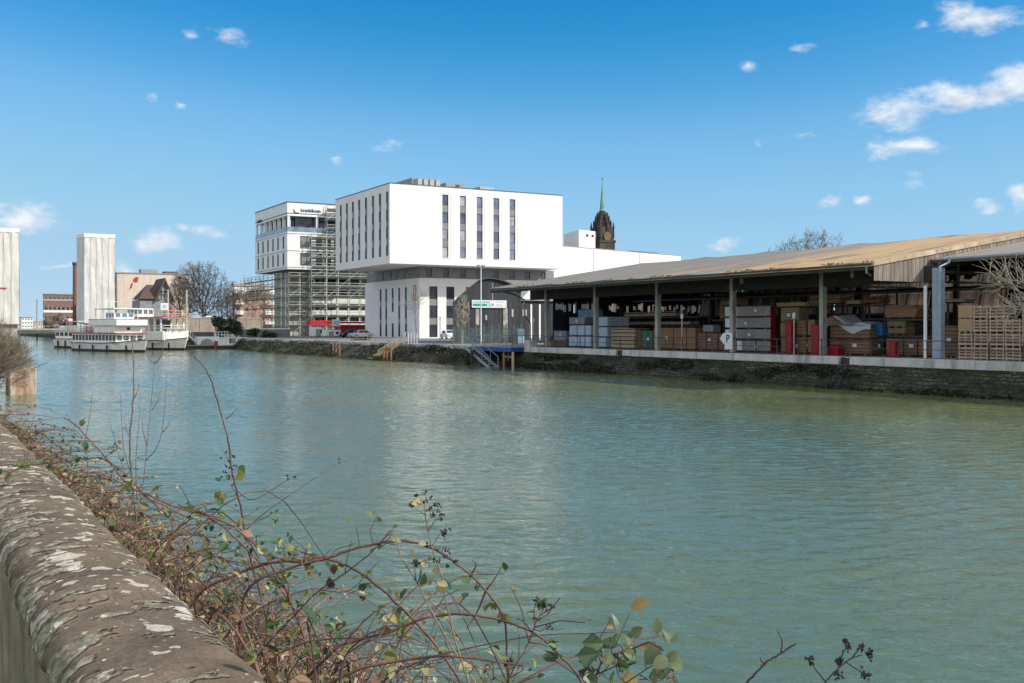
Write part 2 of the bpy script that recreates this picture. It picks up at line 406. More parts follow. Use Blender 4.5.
xs = np.concatenate([[.5], np.arange(2.2, 48.9, .09), [60.]])
yl = [-400., -30.]; y = -4.0
while y < 330: yl.append(y); y += max(.055, .0017 * abs(y))
yl += [600., 5000.]
ysn = np.array(yl); dy = np.gradient(ysn)[:, None]
Xg, Yg = np.meshgrid(xs, ysn)
Zg = np.zeros_like(Xg); nw = 64
gust = .85 + .3 * np.sin(.11 * Xg + .07 * Yg + 1) * np.sin(.05 * Yg - .09 * Xg) + .2 * np.sin(.31 * Yg + .2 * Xg + 2) * np.sin(.23 * Xg - .1 * Yg)
for k in range(nw):
    lam = .19 * (.95 / .19) ** rg.random(); kk_ = 2 * np.pi / lam
    ang = YAW + R(5) + rg.normal() * R(27)
    sl = WAVE * math.sqrt(2 / nw)
    ph = rg.random() * 6.28
    att = np.clip((lam / (dy * 2.2)) - .6, 0, 1)
    Zg += att * (sl / kk_) * np.sin(kk_ * (math.sin(ang) * Xg + math.cos(ang) * Yg) + ph + .6 * np.sin(.13 * Xg * rg.normal() + .11 * Yg * rg.normal()))
Zg = WL + Zg * gust
Zg[:2] = WL; Zg[-2:] = WL; Zg[:, 0] = WL; Zg[:, -1] = WL
ny, nx = Xg.shape
me = bpy.data.meshes.new('water')
me.vertices.add(nx * ny); me.vertices.foreach_set('co', np.stack([Xg, Yg, Zg], -1).astype(np.float32).ravel())
ii = (np.arange(ny - 1)[:, None] * nx + np.arange(nx - 1)[None]).ravel()
qd = np.stack([ii, ii + 1, ii + nx + 1, ii + nx], -1).astype(np.int32)
me.loops.add(qd.size); me.loops.foreach_set('vertex_index', qd.ravel())
me.polygons.add(len(qd)); me.polygons.foreach_set('loop_start', np.arange(0, qd.size, 4, dtype=np.int32)); me.polygons.foreach_set('use_smooth', np.ones(len(qd), bool))
me.materials.append(m); me.update(calc_edges=True)
wo = bpy.data.objects.new('water', me); C.objects.link(wo); wo['kind'] = 'structure'

# far quay: coping, stone revetment (near half) and overgrown slope (far half)
YS = 93.0
cp = MB(); y = -60.0; i = 0
NOTCH = [Yx(620, QX), Yx(845, QX)]
while y < QEND:
    L = 6.0; a, bb = y + .012, min(y + L, QEND) - .012
    segs = [(a, bb)]
    for nn in NOTCH:
        ns = []
        for (p, q) in segs:
            if p < nn - .45 and q > nn + .45: ns += [(p, nn - .45), (nn + .45, q)]
            elif p < nn + .45 and q > nn - .45: ns += [(p, nn - .45)] if p < nn - .45 else ([(nn + .45, q)] if q > nn + .45 else [])
            else: ns.append((p, q))
        segs = ns
    for (p, q) in segs: cp.bbox(QX - .12, QX + .55, p, q, -.42, .03 + .006 * (i % 3), .02)
    y += L; i += 1
struct('kerb', cp, kerb_concrete)
m, nt2, b = newmat('revetment_stone')
g0 = N(nt2, 'ShaderNodeNewGeometry'); sp = N(nt2, 'ShaderNodeSeparateXYZ'); nt2.links.new(g0.outputs['Position'], sp.inputs[0])
cb = N(nt2, 'ShaderNodeCombineXYZ'); nt2.links.new(sp.outputs['Y'], cb.inputs[0]); nt2.links.new(sp.outputs['Z'], cb.inputs[1])
wob = N(nt2, 'ShaderNodeTexNoise'); wob.inputs['Scale'].default_value = 1.6; nt2.links.new(g0.outputs['Position'], wob.inputs['Vector'])
ad = N(nt2, 'ShaderNodeMix', data_type='VECTOR'); ad.inputs[0].default_value = .24; nt2.links.new(cb.outputs[0], ad.inputs[4]); nt2.links.new(wob.outputs['Color'], ad.inputs[5])
bt = N(nt2, 'ShaderNodeTexBrick'); nt2.links.new(ad.outputs[1], bt.inputs['Vector'])
for kk, vv in (('Scale', 1), ('Brick Width', .34), ('Row Height', .15), ('Mortar Size', .028), ('Mortar Smooth', .4), ('Bias', -.2)): bt.inputs[kk].default_value = vv
bt.inputs['Color1'].default_value = (.14, .12, .08, 1); bt.inputs['Color2'].default_value = (.045, .04, .03, 1); bt.inputs['Mortar'].default_value = (.014, .014, .011, 1)
mo = ramp(nt2, noisef(nt2, coords(nt2, (1, .5, 1), True), .9, 6, .65), [(.38, 0), (.55, 1)])
mo2 = ramp(nt2, noisef(nt2, coords(nt2, (1, 1, 1), True), 4, 4), [(.4, (.012, .016, .008)), (.6, (.034, .045, .015))])
nt2.links.new(mix(nt2, mo, bt.outputs['Color'], mo2), b.inputs['Base Color']); b.inputs['Roughness'].default_value = .9
bump(nt2, b, bt.outputs['Fac'], 1.0, -.06)
rv = MB(); n = 120
def revX(z, y): return QX - .02 - (z + .42) * -.62 * 1.0
vs = []
zs = [-.43, -.7, -1.0, -1.3, -1.6, -1.9, -2.5]
for i in range(n + 1):
    y = -60 + (YS + 60) * i / n
    for z in zs: vs.append((QX - .02 + (z + .42) * .62 + mnoise.noise(Vector((y * .8, z * 2, 0))) * .05, y, z))
rv.add(vs, [(i * 7 + j, i * 7 + j + 1, (i + 1) * 7 + j + 1, (i + 1) * 7 + j) for i in range(n) for j in range(6)])
struct('embankment', rv, m, smooth=True)
es = MB(); n = 90; vs = []
slope_p = [(.0, -.36), (.15, -.5), (.35, -.75), (.6, -1.15), (.85, -1.6), (1, -1.87), (1.3, -2.5)]
def slopeX(t, y): 
    wdt = 1.2 + 2.9 * min(1, max(0, (y - YS) / 14)) * min(1, max(0, (QEND - 2 - y) / 22))
    return QX - .02 - t * wdt
for i in range(n + 1):
    y = YS - .6 + (QEND + .6 - YS) * i / n
    for (t, z) in slope_p:
        x = slopeX(t, y); vs.append((x, y, z + mnoise.noise(Vector((x * .7, y * .6, 2))) * .18 * (t > .05)))
es.add(vs, [(i * 7 + j, i * 7 + j + 1, (i + 1) * 7 + j + 1, (i + 1) * 7 + j) for i in range(n) for j in range(6)])
# basin end and the bank beyond it
z0, z1 = 0, -2.6
es.quad((QX - 1.2, QEND, -2.6), (QX + .6, QEND, -.02), (QX + .6, QEND + 12, -.004), (QX - 1.5, QEND + 12, -2.6))
slope_soil = M('slope_soil', (.07, .062, .035), (.032, .03, .018), 1.2, .95, .04, dirt=(.025, .03, .014))
struct('embankment', es, slope_soil, smooth=True)
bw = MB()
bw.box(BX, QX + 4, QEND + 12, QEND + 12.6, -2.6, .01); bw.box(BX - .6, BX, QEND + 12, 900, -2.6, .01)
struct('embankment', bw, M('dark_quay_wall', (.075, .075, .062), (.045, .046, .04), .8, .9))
struct('road', (lambda q: (q.box(QX + .6, 200, QEND + 14, QEND + 22, 0, .004), q)[1])(MB()), yard)

# leaf-litter / ivy cover on the far slope and on patches of the revetment
cov = leafmat('slope_cover', [(0, (.012, .016, .008)), (.5, (.022, .028, .012)), (.75, (.045, .04, .02)), (.92, (.03, .05, .014)), (1, (.1, .08, .05))], .8, .05)
def leafquad(mb, p, s, nrm=None, m=0):
    a = Vector((random.gauss(0, 1), random.gauss(0, 1), random.gauss(0, .6))).normalized()
    bq = a.orthogonal(); bq.rotate(__import__('mathutils').Quaternion(a, random.uniform(0, 6.3)))
    a = a * s; bq = bq * s * .6
    mb.add([p - a, p - bq * .9, p + a, p + bq * .9 + Vector((0, 0, s * .2))], [(0, 1, 2), (0, 2, 3)], m)
gc = MB()
for i in range(9000):
    y = random.uniform(YS - 1, QEND); t = random.random() ** .8
    d = mnoise.noise(Vector((y * .25, t * 2, 5)))
    if d < -.12: continue
    x = slopeX(t, y)
    z = -.36 - 1.5 * t
    for q in range(2):
        leafquad(gc, Vector((x + random.gauss(0, .2), y + random.gauss(0, .25), z + random.uniform(0, .32 + .6 * d))), random.uniform(.05, .14))
struct('ground_cover', gc, cov, 'stuff')
iv = MB()
for i in range(15000):
    y = random.uniform(22, YS); t = random.random()
    d = mnoise.noise(Vector((y * .16, t * 1.6, 8))) + .35 * mnoise.noise(Vector((y * .7, t * 4, 2))) + (.28 if y > 68 else 0) - .1 * (y < 40)
    if d < .2: continue
    z = -.5 - 1.35 * t
    x = QX - .05 + (z + .42) * .62 - random.uniform(0, .12 + .35 * max(0, d - .2))
    leafquad(iv, Vector((x, y, z)), random.uniform(.05, .13))
struct('ivy', iv, cov, 'stuff')
# ---------------------------------------------------------------- facade helper
VX, VY, VZ = Vector((1, 0, 0)), Vector((0, 1, 0)), Vector((0, 0, 1))
def wallgrid(mb, O, A, B, Nn, w_, h_, holes, depth, m=0, mr=None):
    """a wall rectangle O + a*A + b*B pierced by holes (a0,a1,b0,b1), with reveals going inwards"""
    mr = m if mr is None else mr
    xs = sorted({0, w_, *[q for h in holes for q in h[:2]]}); zs = sorted({0, h_, *[q for h in holes for q in h[2:4]]})
    for i in range(len(xs) - 1):
        for j in range(len(zs) - 1):
            ca, cb_ = (xs[i] + xs[i + 1]) / 2, (zs[j] + zs[j + 1]) / 2
            if any(h[0] < ca < h[1] and h[2] < cb_ < h[3] for h in holes): continue
            P = lambda a, b: O + A * a + B * b
            mb.quad(P(xs[i], zs[j]), P(xs[i + 1], zs[j]), P(xs[i + 1], zs[j + 1]), P(xs[i], zs[j + 1]), m)
    for (a0, a1, b0, b1) in [h[:4] for h in holes]:
        P = lambda a, b, n: O + A * a + B * b - Nn * n
        for (p, q) in (((a0, b0), (a1, b0)), ((a1, b0), (a1, b1)), ((a1, b1), (a0, b1)), ((a0, b1), (a0, b0))):
            mb.quad(P(*p, 0), P(*q, 0), P(*q, depth), P(*p, depth), mr)
def window(parent, O, A, B, Nn, a0, a1, b0, b1, depth, fm, gm, fw=.07, bars=0, name='window', sill=None):
    f_ = MB()
    for (p, q, r, s) in ((a0, a1, b0, b0 + fw), (a0, a1, b1 - fw, b1), (a0, a0 + fw, b0 + fw, b1 - fw), (a1 - fw, a1, b0 + fw, b1 - fw)):
        f_.obox(O, A, B, Nn, p, q, r, s, -depth, -depth + .08)
    for k_ in range(bars):
        c_ = a0 + (a1 - a0) * (k_ + 1) / (bars + 1)
        f_.obox(O, A, B, Nn, c_ - fw * .35, c_ + fw * .35, b0 + fw, b1 - fw, -depth, -depth + .06)
    fo = f_.build(name, fm, parent)
    p_ = MB(); p_.obox(O, A, B, Nn, a0 + fw * .5, a1 - fw * .5, b0 + fw * .5, b1 - fw * .5, -depth - .02, -depth + .02)
    p_.build('pane', gm, fo)
    return fo

# ================================================================ white hotel block
pane_light = glassmat('curtained_glass', (.34, .36, .42), .15, .4); pane_deep = glassmat('deep_glass', (.08, .105, .17), .08, .5)
HX, HY = 66.0, 158.0
hz = lambda e: e + EYE
hot = thing('office_block', 'white rendered block whose upper box juts out over a grey storey and white base', 'building', (73.5, 163, 0))
X1, Y1 = Xy(562.5, HY), 183.5
Z0, Z1 = Zp(263.3, HX, HY), Zp(183.2, HX, HY)
wtop, wbot = Zp(194.6, 75.9, HY), Zp(257.5, 75.9, HY)
fcols = [Xy(p, HY) for p in (445.4, 463, 479.7, 496.4, 512.5)]
lcols = [Yx(p, HX) for p in (340.8, 346.9, 352.9, 359.2, 366, 373, 380, 387.2)]
hb = MB()
fh = [(c - .56 - HX, c + .56 - HX, wbot - Z0, wtop - Z0) for c in fcols]
lh = [(c - .5 - HY, c + .5 - HY, wbot - Z0, wtop - Z0) for c in lcols]
wallgrid(hb, Vector((HX, HY, Z0)), VX, VZ, -VY, X1 - HX, Z1 - Z0, fh, .22)
wallgrid(hb, Vector((HX, HY, Z0)), VY, VZ, -VX, Y1 - HY, Z1 - Z0, lh, .22)
hb.quad((X1, HY, Z0), (X1, Y1, Z0), (X1, Y1, Z1), (X1, HY, Z1)); hb.quad((HX, Y1, Z0), (X1, Y1, Z0), (X1, Y1, Z1), (HX, Y1, Z1))
hb.quad((HX, HY, Z0), (X1, HY, Z0), (X1, Y1, Z0), (HX, Y1, Z0)); hb.quad((HX, HY, Z1 - .15), (X1, HY, Z1 - .15), (X1, Y1, Z1 - .15), (HX, Y1, Z1 - .15), 1)
hb.build('upper_wall', [white_render, mid_grey], hot)
pc = MB()
for (x0, x1, y0, y1) in ((HX - .06, X1 + .06, HY - .06, HY + .3), (HX - .06, HX + .3, HY + .3, Y1), (X1 - .3, X1 + .06, HY + .3, Y1), (HX + .3, X1 - .3, Y1 - .3, Y1 + .06)):
    pc.box(x0, x1, y0, y1, Z1, Z1 + .12)
pc.build('parapet_cap', dark_grey, hot)
pit = (wtop - wbot + 1.1) / 4
sp1, sp2 = MB(), MB()
OF, OL = Vector((HX, HY, Z0)), Vector((HX, HY, Z0))
for c in fcols:
    for k in range(4):
        b0 = wbot - Z0 + k * pit; b1 = b0 + pit - 1.1
        window(hot, OF, VX, VZ, -VY, c - .56 - HX, c + .56 - HX, b0, b1, .2, frame_dark, random.choice((pane_blue, pane_blue, pane_blue, pane_light, pane_deep)), .08)
        if k < 3: sp1 = MB(); sp1.obox(OF, VX, VZ, -VY, c - .56 - HX, c + .56 - HX, b1, b1 + 1.1, -.2, -.12); sp1.build('spandrel_panel', grey_cladding, hot)
    sp2.obox(OF, VX, VZ, -VY, c + .95 - HX, c + .99 - HX, wbot - Z0 - .1, wtop - Z0, 0, .05)
    sp2.obox(OF, VX, VZ, -VY, c - .7 - HX, c + 1.2 - HX, wbot - Z0 - .12, wbot - Z0 - .04, 0, .07)
for c in lcols:
    for k in range(4):
        b0 = wbot - Z0 + k * pit; b1 = b0 + pit - 1.1
        window(hot, OL, VY, VZ, -VX, c - .5 - HY, c + .5 - HY, b0, b1, .12, frame_dark, pane_dark, .07)
        if k < 3: sp1 = MB(); sp1.obox(OL, VY, VZ, -VX, c - .5 - HY, c + .12 - HY, b1, b1 + 1.1, -.16, -.1); sp1.obox(OL, VY, VZ, -VX, c + .1 - HY, c + .5 - HY, b1, b1 + 1.1, -.2, -.15, 1); sp1.build('spandrel_panel', [dark_grey, mid_grey], hot)
sp2.build('facade_trim', white_render, hot)
# grey storey and white base
LX, LY = 73.5, 163.0
LX1, LY1 = X1 + 1.5, 188.0
ZL = Zp(277.8, LX, LY)
gb = MB(); Og = Vector((LX + .35, LY + .35, ZL)); gh = Z0 - ZL - .01
gwf = [Xy(p, LY) for p in (429.9, 446.9, 463.9, 480, 496.7, 513, 528.3, 543.9)]
gwl = [Yx(p, LX) for p in (381.9, 389.7, 396, 403.6)]
holes = [(c - .55 - Og.x, c + .55 - Og.x, .25, gh - .35) for c in gwf]; hl = [(c - .5 - Og.y, c + .5 - Og.y, .15, gh - .2) for c in gwl]
wallgrid(gb, Og, VX, VZ, -VY, LX1 - Og.x, gh, holes, .2); wallgrid(gb, Og, VY, VZ, -VX, LY1 - Og.y, gh, hl, .2)
gb.quad((LX1, Og.y, ZL), (LX1, LY1, ZL), (LX1, LY1, Z0), (LX1, Og.y, Z0))
gb.build('grey_storey_wall', grey_cladding, hot)
for h in holes: window(hot, Og, VX, VZ, -VY, *h, .18, frame_dark, pane_tint)
for h in hl: window(hot, Og, VY, VZ, -VX, *h, .18, frame_white, pane_tint)
lb = MB(); Ob = Vector((LX, LY, 0))
bwl = [Yx(p, LX) for p in (380.6, 386.2, 392.7, 399.2, 405.9)]
bwf = [Xy(p, LY) for p in (433.5, 450.4, 470, 487)]
zb0, zb1 = Zp(337.3, LX, LY), Zp(286, LX, LY)
hl = [(c - .45 - LY, c + .45 - LY, zb0, zb1) for c in bwl]; hl[2] = (hl[2][0], hl[2][1], 4.6, zb1); hl.append((hl[2][0], hl[2][1], .1, 2.6))
hf = [(c - .78 - LX, c + .78 - LX, zb0, zb1) for c in bwf]
wallgrid(lb, Ob, VX, VZ, -VY, LX1 - LX, ZL, hf, .25); wallgrid(lb, Ob, VY, VZ, -VX, LY1 - LY, ZL, hl, .25)
lb.quad((LX1, LY, 0), (LX1, LY1, 0), (LX1, LY1, ZL), (LX1, LY, ZL)); lb.quad((LX, LY, ZL), (LX1, LY, ZL), (LX1, LY1, ZL), (LX, LY1, ZL))
lb.quad((LX, LY1, 0), (LX1, LY1, 0), (LX1, LY1, ZL), (LX, LY1, ZL))
lb.build('base_wall', white_render, hot)
sp = MB()
for h in hf:
    bh = (h[3] - h[2] - 2 * 1.1) / 3
    for k in range(3):
        b0 = h[2] + k * (bh + 1.1)
        window(hot, Ob, VX, VZ, -VY, h[0], h[1], b0, b0 + bh, .22, frame_dark, pane_dark)
        if k < 2: sp = MB(); sp.obox(Ob, VX, VZ, -VY, h[0], h[1], b0 + bh, b0 + bh + 1.1, -.22, -.15); sp.build('spandrel_panel', grey_cladding, hot)
for i, h in enumerate(hl):
    n_ = {2: 2, 5: 1}.get(i, 3); bh = (h[3] - h[2] - (n_ - 1) * .9) / n_
    for k in range(n_):
        b0 = h[2] + k * (bh + .9)
        window(hot, Ob, VY, VZ, -VX, h[0], h[1], b0, b0 + bh, .14, frame_dark, pane_dark)
        if k < n_ - 1: sp = MB(); sp.obox(Ob, VY, VZ, -VX, h[0], h[1], b0 + bh, b0 + bh + .9, -.2, -.14); sp.build('spandrel_panel', grey_cladding, hot)
lg = MB(); c = Yx(415, LX); zc = Zp(290.5, LX, LY)       # the small red-orange emblem
for (a0, a1, b0, b1) in ((-.5, -.34, -1.5, .8), (.34, .5, -1.5, .8), (-.5, .5, .8, 1.0), (-.6, -.2, -1.68, -1.5), (.2, .6, -1.68, -1.5), (-.3, .3, .3, .42)):
    lg.box(LX - .1, LX - .004, c + a0, c + a1, zc + b0, zc + b1)
lg.build('emblem', orange_sign, hot)
pr = MB()
pr.box(Xy(412, 168), Xy(437, 168), 168, 176, Z1 - .1, Zp(178.6, Xy(425, 168), 168)); 
for q in range(4): pr.bbox(Xy(414 + 6 * q, 167), Xy(419 + 6 * q, 167), 165.5, 167.5, Z1 - .1, Zp(180, Xy(425, 167), 167), .1, 1)
pr.box(Xy(446, 170), Xy(466, 170), 170, 176, Z1 - .1, Zp(183.2, Xy(455, 170), 170)); pr.box(Xy(456, 169.9), Xy(459.5, 169.9), 169.9, 170.2, Z1, Zp(184.6, Xy(455, 170), 170), 2)
pr.box(Xy(480, 170), Xy(494, 170), 170, 174, Z1 - .1, Zp(187, Xy(487, 170), 170), 1)
pr.build('roof_plant', [mid_grey, steel, dark_grey], hot)
pp = MB(); pp.tube([(66.2, 170, Z1), (70.5, 160, Z1 + .3)], .03, 4); pp.build('roof_rail', steel, hot)

# ================================================================ white hall to the right of it (turned a few degrees)
hall = thing('warehouse', 'long blank white hall with a small white rooftop cube behind the open shed', 'building', (110, 215, 0))
P1 = at(548, 245, 215); P2 = at(681, 256.4, 248)
ux = Vector((P2.x - P1.x, P2.y - P1.y, 0)); WL_ = ux.length; ux.normalize(); uy = Vector((-ux.y, ux.x, 0))
if uy.y < 0: uy = -uy
zt = (P1.z + P2.z) / 2; P1.z = P2.z = 0
BK = Vector((*dirs(683), 0)).normalized()             # runs back from the front
q = MB(); q.obox(P1, ux, VZ, -BK, 0, WL_, 0, zt, -24, 0); q.build('wall', white_render, hall)
q = MB(); q.obox(P1, ux, VZ, -BK, -.05, WL_ + .05, zt, zt + .18, -24, .06); q.build('parapet_cap', mid_grey, hall)
for a in (WL_ * .31, WL_ * .655):
    q = MB(); q.obox(P1, ux, VZ, -uy, a - .05, a + .05, 0, zt, 0, .06); q.build('downpipe', mid_grey, hall)
CB = Vector((*dirs(579), 0)).normalized(); Cc = at(579, 248, 222); Cc.z = 0; Ca = at(564, 248, 233) ; Ca.z = 0; Cr = at(595.3, 248, 226); Cr.z = 0
e1 = Ca - Cc; e2 = Cr - Cc; zc1 = EYE + (328 - 229.7) / F * 222
q = MB(); q.prism([(Cc + Vector((0, 0, zt))), (Cr + Vector((0, 0, zt))), (Cr + e1 + Vector((0, 0, zt))), (Ca + Vector((0, 0, zt)))], (0, 0, zc1 - zt)); q.build('rooftop_cube', white_render, hall)
for k in range(2):
    q = MB(); f0 = .42 + .34 * k; a_, b_ = Cc + e2 * f0, Cc + e2 * (f0 + .15); n_ = -uy * .05
    q.add([a_ + n_ + Vector((0, 0, zc1 - 1.3)), b_ + n_ + Vector((0, 0, zc1 - 1.3)), b_ + n_ + Vector((0, 0, zc1 - .75)), a_ + n_ + Vector((0, 0, zc1 - .75))], [(0, 1, 2, 3)]); q.build('vent', dark_grey, hall)
q = MB(); q.obox(P1, ux, VZ, -BK, WL_ * .55, WL_ * .80, zt + .18, zt + 1.3, -20, -14); q.build('roof_plant', brown_roof, hall)

# ================================================================ church / town hall tower far behind
s = 480
TX, TY = at(602.3, 250, s).xy
tw = thing('church_tower', 'dark stone tower with pinnacled helm and thin green copper spire', 'tower', (TX, TY, 0))
zz = lambda py: EYE - (py - HOR) / F * s
q = MB()
hw = 4.1
q.box(TX - hw, TX + hw, TY - hw, TY + hw, 0, zz(243))
q.box(TX - hw - .35, TX + hw + .35, TY - hw - .35, TY + hw + .35, zz(243), zz(240.5))
for (z_, r_) in ((zz(240.5), hw * .92),): q.box(TX - r_, TX + r_, TY - r_, TY + r_, z_, zz(228))
q.build('shaft', dark_stone, tw)
q = MB()
for (dx, dy) in ((0, -1), (-1, 0), (1, 0), (0, 1)):
    for zc in (zz(237), ):
        q.tube([(TX + dx * hw * .93, TY + dy * hw * .93, zc), (TX + dx * (hw * .93 + .5), TY + dy * (hw * .93 + .5), zc)], 1.9, 20)
q.build('clock_face', M('clock_stone', (.16, .125, .075), (.1, .08, .05), 1, .7), tw)
q = MB()
ring = [(zz(228), hw * 1.0), (zz(224), hw * .78), (zz(220), hw * .62), (zz(215), hw * .45), (zz(210), hw * .3)]
for (za, ra), (zb_, rb) in zip(ring, ring[1:]):
    q.add([(TX + ra * math.cos(k * math.pi / 4 + .39), TY + ra * math.sin(k * math.pi / 4 + .39), za) for k in range(8)] +
          [(TX + rb * math.cos(k * math.pi / 4 + .39), TY + rb * math.sin(k * math.pi / 4 + .39), zb_) for k in range(8)], [(k, (k + 1) % 8, 8 + (k + 1) % 8, 8 + k) for k in range(8)])
q.build('helm', dark_stone, tw)
for (za, ra, hh, nn) in ((zz(236), hw * 1.04, 6.5, 4), (zz(229), hw * .95, 4.4, 8), (zz(223), hw * .74, 3.6, 8), (zz(218.5), hw * .55, 3, 8)):
    for k in range(nn):
        a = k * 2 * math.pi / nn + math.pi / 4
        x, y = TX + ra * math.cos(a) * (1.2 if nn == 4 else 1), TY + ra * math.sin(a) * (1.2 if nn == 4 else 1)
        pq = MB(); pq.tube([(x, y, za - 1), (x, y, za + hh * .5), (x, y, za + hh * .52), (x, y, za + hh)], [.5, .42, .6, .04], 6); pq.build('pinnacle', dark_stone, tw)
q = MB(); q.tube([(TX, TY, zz(211)), (TX, TY, zz(209.5)), (TX, TY, zz(195)), (TX, TY, zz(180))], [1.55, 1.2, .62, .08], 8); q.build('spire', copper, tw)
q = MB(); q.tube([(TX, TY, zz(181)), (TX, TY, zz(177.3))], .12, 5); q.box(TX - .5, TX + .5, TY - .08, TY + .08, zz(179.2), zz(178.8)); q.build('finial', dark_steel, tw)

# ================================================================ office under construction with scaffolding
OX, OY = 66.6, Yx(287.3, 66.6)
OX1 = OX + 30; OY1 = Yx(255.3, OX)
of = thing('office_building', 'unfinished white office with sign band, glazed top floor and overhanging corner', 'building', (OX, OY, 0))
oz = lambda py: Zp(py, OX, OY)
zt, zs, zg, zb = oz(202.2), oz(215.5), oz(231.5), oz(269)
DOV = 10.5                                           # the box overhangs this far along both faces
# sign band
q = MB()
Oo = Vector((OX, OY, zs)); 
wallgrid(q, Oo, VX, VZ, -VY, OX1 - OX, zt - zs, [], .1); wallgrid(q, Oo, VY, VZ, -VX, OY1 - OY, zt - zs, [], .1, 1)
q.quad((OX, OY1, zs), (OX1, OY1, zs), (OX1, OY1, zt), (OX, OY1, zt)); q.quad((OX, OY, zs), (OX1, OY, zs), (OX1, OY1, zs), (OX, OY1, zs)); q.quad((OX, OY, zt - .1), (OX1, OY, zt - .1), (OX1, OY1, zt - .1), (OX, OY1, zt - .1))
q.build('sign_band', [white_panel, white_panel], of)
q = MB(); q.box(OX - .08, OX1, OY - .08, OY + .2, zt, zt + .18); q.box(OX - .08, OX + .2, OY + .2, OY1, zt, zt + .18); q.box(OX - .05, OX1, OY - .05, OY, zs + .45, zs + .6); q.box(OX - .05, OX, OY - .05, OY1, zs + .45, zs + .6); q.build('parapet_cap', dark_grey, of)
# glazed recessed storey
q = MB(); q.box(OX + 2.2, OX1, OY + 1.6, OY1 - 1, zg, zs, 0)
q.build('recessed_glazing', pane_tint, of)
q = MB()
for k in range(8): q = MB(); y = OY + .3 + (OY1 - OY - .6) * k / 7; q.box(OX + .1, OX + .55, y - .18, y + .18, zg, zs); q.build('terrace_pillar', white_panel, of)
for k in range(1, 5): q = MB(); x = OX + 6.2 * k + .3; q.box(x - .2, x + .2, OY + .1, OY + .5, zg, zs); q.build('terrace_pillar', white_panel, of)
q = MB()
for k in range(7):
    y = OY + .3 + (OY1 - OY - .6) * k / 7
    q = MB(); q.box(OX + .9, OX + 1.0, y + .5, y + 2.9, zg + .2, zs - .1); q.build('roller_blind', white_panel, of)
q = MB(); q.box(OX + .03, OX + .06, OY, OY1, zg, zg + 1.05); q.box(OX, OX1, OY + .03, OY + .06, zg, zg + 1.05); q.build('glass_balustrade', glassmat('balustrade_glass', (.2, .28, .34), .1), of)
# two window storeys
ow = [Yx(p, OX) - OY for p in (258.2, 262.9, 267.9, 272.9, 277.9, 283.3)]
H = zg - zb; fl1, fl2 = (oz(265) - zb, oz(252.4) - zb), (oz(248) - zb, oz(235.4) - zb)
hl = [(a - .62, a + .62, b0, b1) for a in ow for (b0, b1) in (fl1, fl2)]
q = MB(); Oo = Vector((OX, OY, zb))
px2x = lambda p: Xy(p, OY) - OX
hf = [(px2x(300), px2x(311), b0, b1) for (b0, b1) in (fl1, fl2)] + [(px2x(316 + 9 * k), px2x(322 + 9 * k), b0, b1) for k in range(4) for (b0, b1) in (fl1, fl2)]
wallgrid(q, Oo, VX, VZ, -VY, OX1 - OX, H, hf, .25); wallgrid(q, Oo, VY, VZ, -VX, OY1 - OY, H, hl, .25)
q.quad((OX, OY, zb), (OX1, OY, zb), (OX1, OY1, zb), (OX, OY1, zb), 1); q.quad((OX, OY, zg), (OX1, OY, zg), (OX1, OY1, zg), (OX, OY1, zg), 1)
q.quad((OX, OY1, zb), (OX1, OY1, zb), (OX1, OY1, zg), (OX, OY1, zg))
q.build('upper_wall', [white_panel, mid_grey], of)
for h in hl: window(of, Oo, VY, VZ, -VX, *h, .2, frame_dark, pane_dark)
for i, h in enumerate(hf): window(of, Oo, VX, VZ, -VY, *h, .2, frame_dark, grey_cladding if i < 2 else pane_tint)
q = MB()
for b_ in (fl1[0] - .5, fl1[1] + .35, fl2[1] + .4): q.obox(Oo, VX, VZ, -VY, -.05, OX1 - OX, b_, b_ + .12, 0, .05); q.obox(Oo, VY, VZ, -VX, 0, OY1 - OY, b_, b_ + .12, 0, .05)
q.build('facade_joint', mid_grey, of)
# set-back lower storeys: white bands and dark glazing
q = MB(); w_ = MB(); CX, CYY = OX + 7.2, OY + 5
nfl = 5; fh_ = zb / nfl
for k in range(nfl):
    z = k * fh_
    q.box(CX + .4 if k == 0 else CX, OX1 + 12, CYY, OY1 - 2, z + fh_ * .52, z + fh_ - .003)
    w_.box(CX + .5, OX1 + 11.5, CYY + .5, OY1 - 2.4, z, z + fh_ * .52)
q.build('floor_band', white_panel, of); w_.build('ribbon_glazing', pane_dark, of)
for k in range(16): q = MB(); q.box(CX + .2 + 2.6 * k, CX + .5 + 2.6 * k, CYY + .12, CYY + .45, 0, zb - .01); q.build('pier', white_panel, of)
q = MB(); q.box(OX + 2.6, OX + 7.1, OY + 7.5, OY + 18, 0, zb - .01); q.build('stair_core', M('raw_concrete', (.5, .49, .46), (.36, .355, .34), .7, .85), of)
# lettering on the sign band
def lettering(parent, txt, size, loc, rot, mat_, ext=.03):
    cu = bpy.data.curves.new('lettering', 'FONT'); cu.body = txt; cu.size = size; cu.extrude = ext; cu.align_x = 'LEFT'; cu.align_y = 'CENTER'; cu.offset = size * .012
    tmp = bpy.data.objects.new('tmp', cu); C.objects.link(tmp); bpy.context.view_layer.update()
    me = bpy.data.meshes.new_from_object(tmp.evaluated_get(bpy.context.evaluated_depsgraph_get())); bpy.data.objects.remove(tmp)
    me.name = 'lettering'; me.materials.clear(); me.materials.append(mat_)
    o = bpy.data.objects.new('lettering', me); C.objects.link(o)
    off = Vector((0, 0, 0)); p = parent
    while p is not None: off += p.location; p = p.parent
    o.location = Vector(loc) - off; o.rotation_euler = rot; o.parent = parent
    return o
lettering(of, 'krankikom', 1.02, (Xy(300.6, OY), OY - .05, oz(209.4)), (R(90), 0, 0), sign_ink, .04)
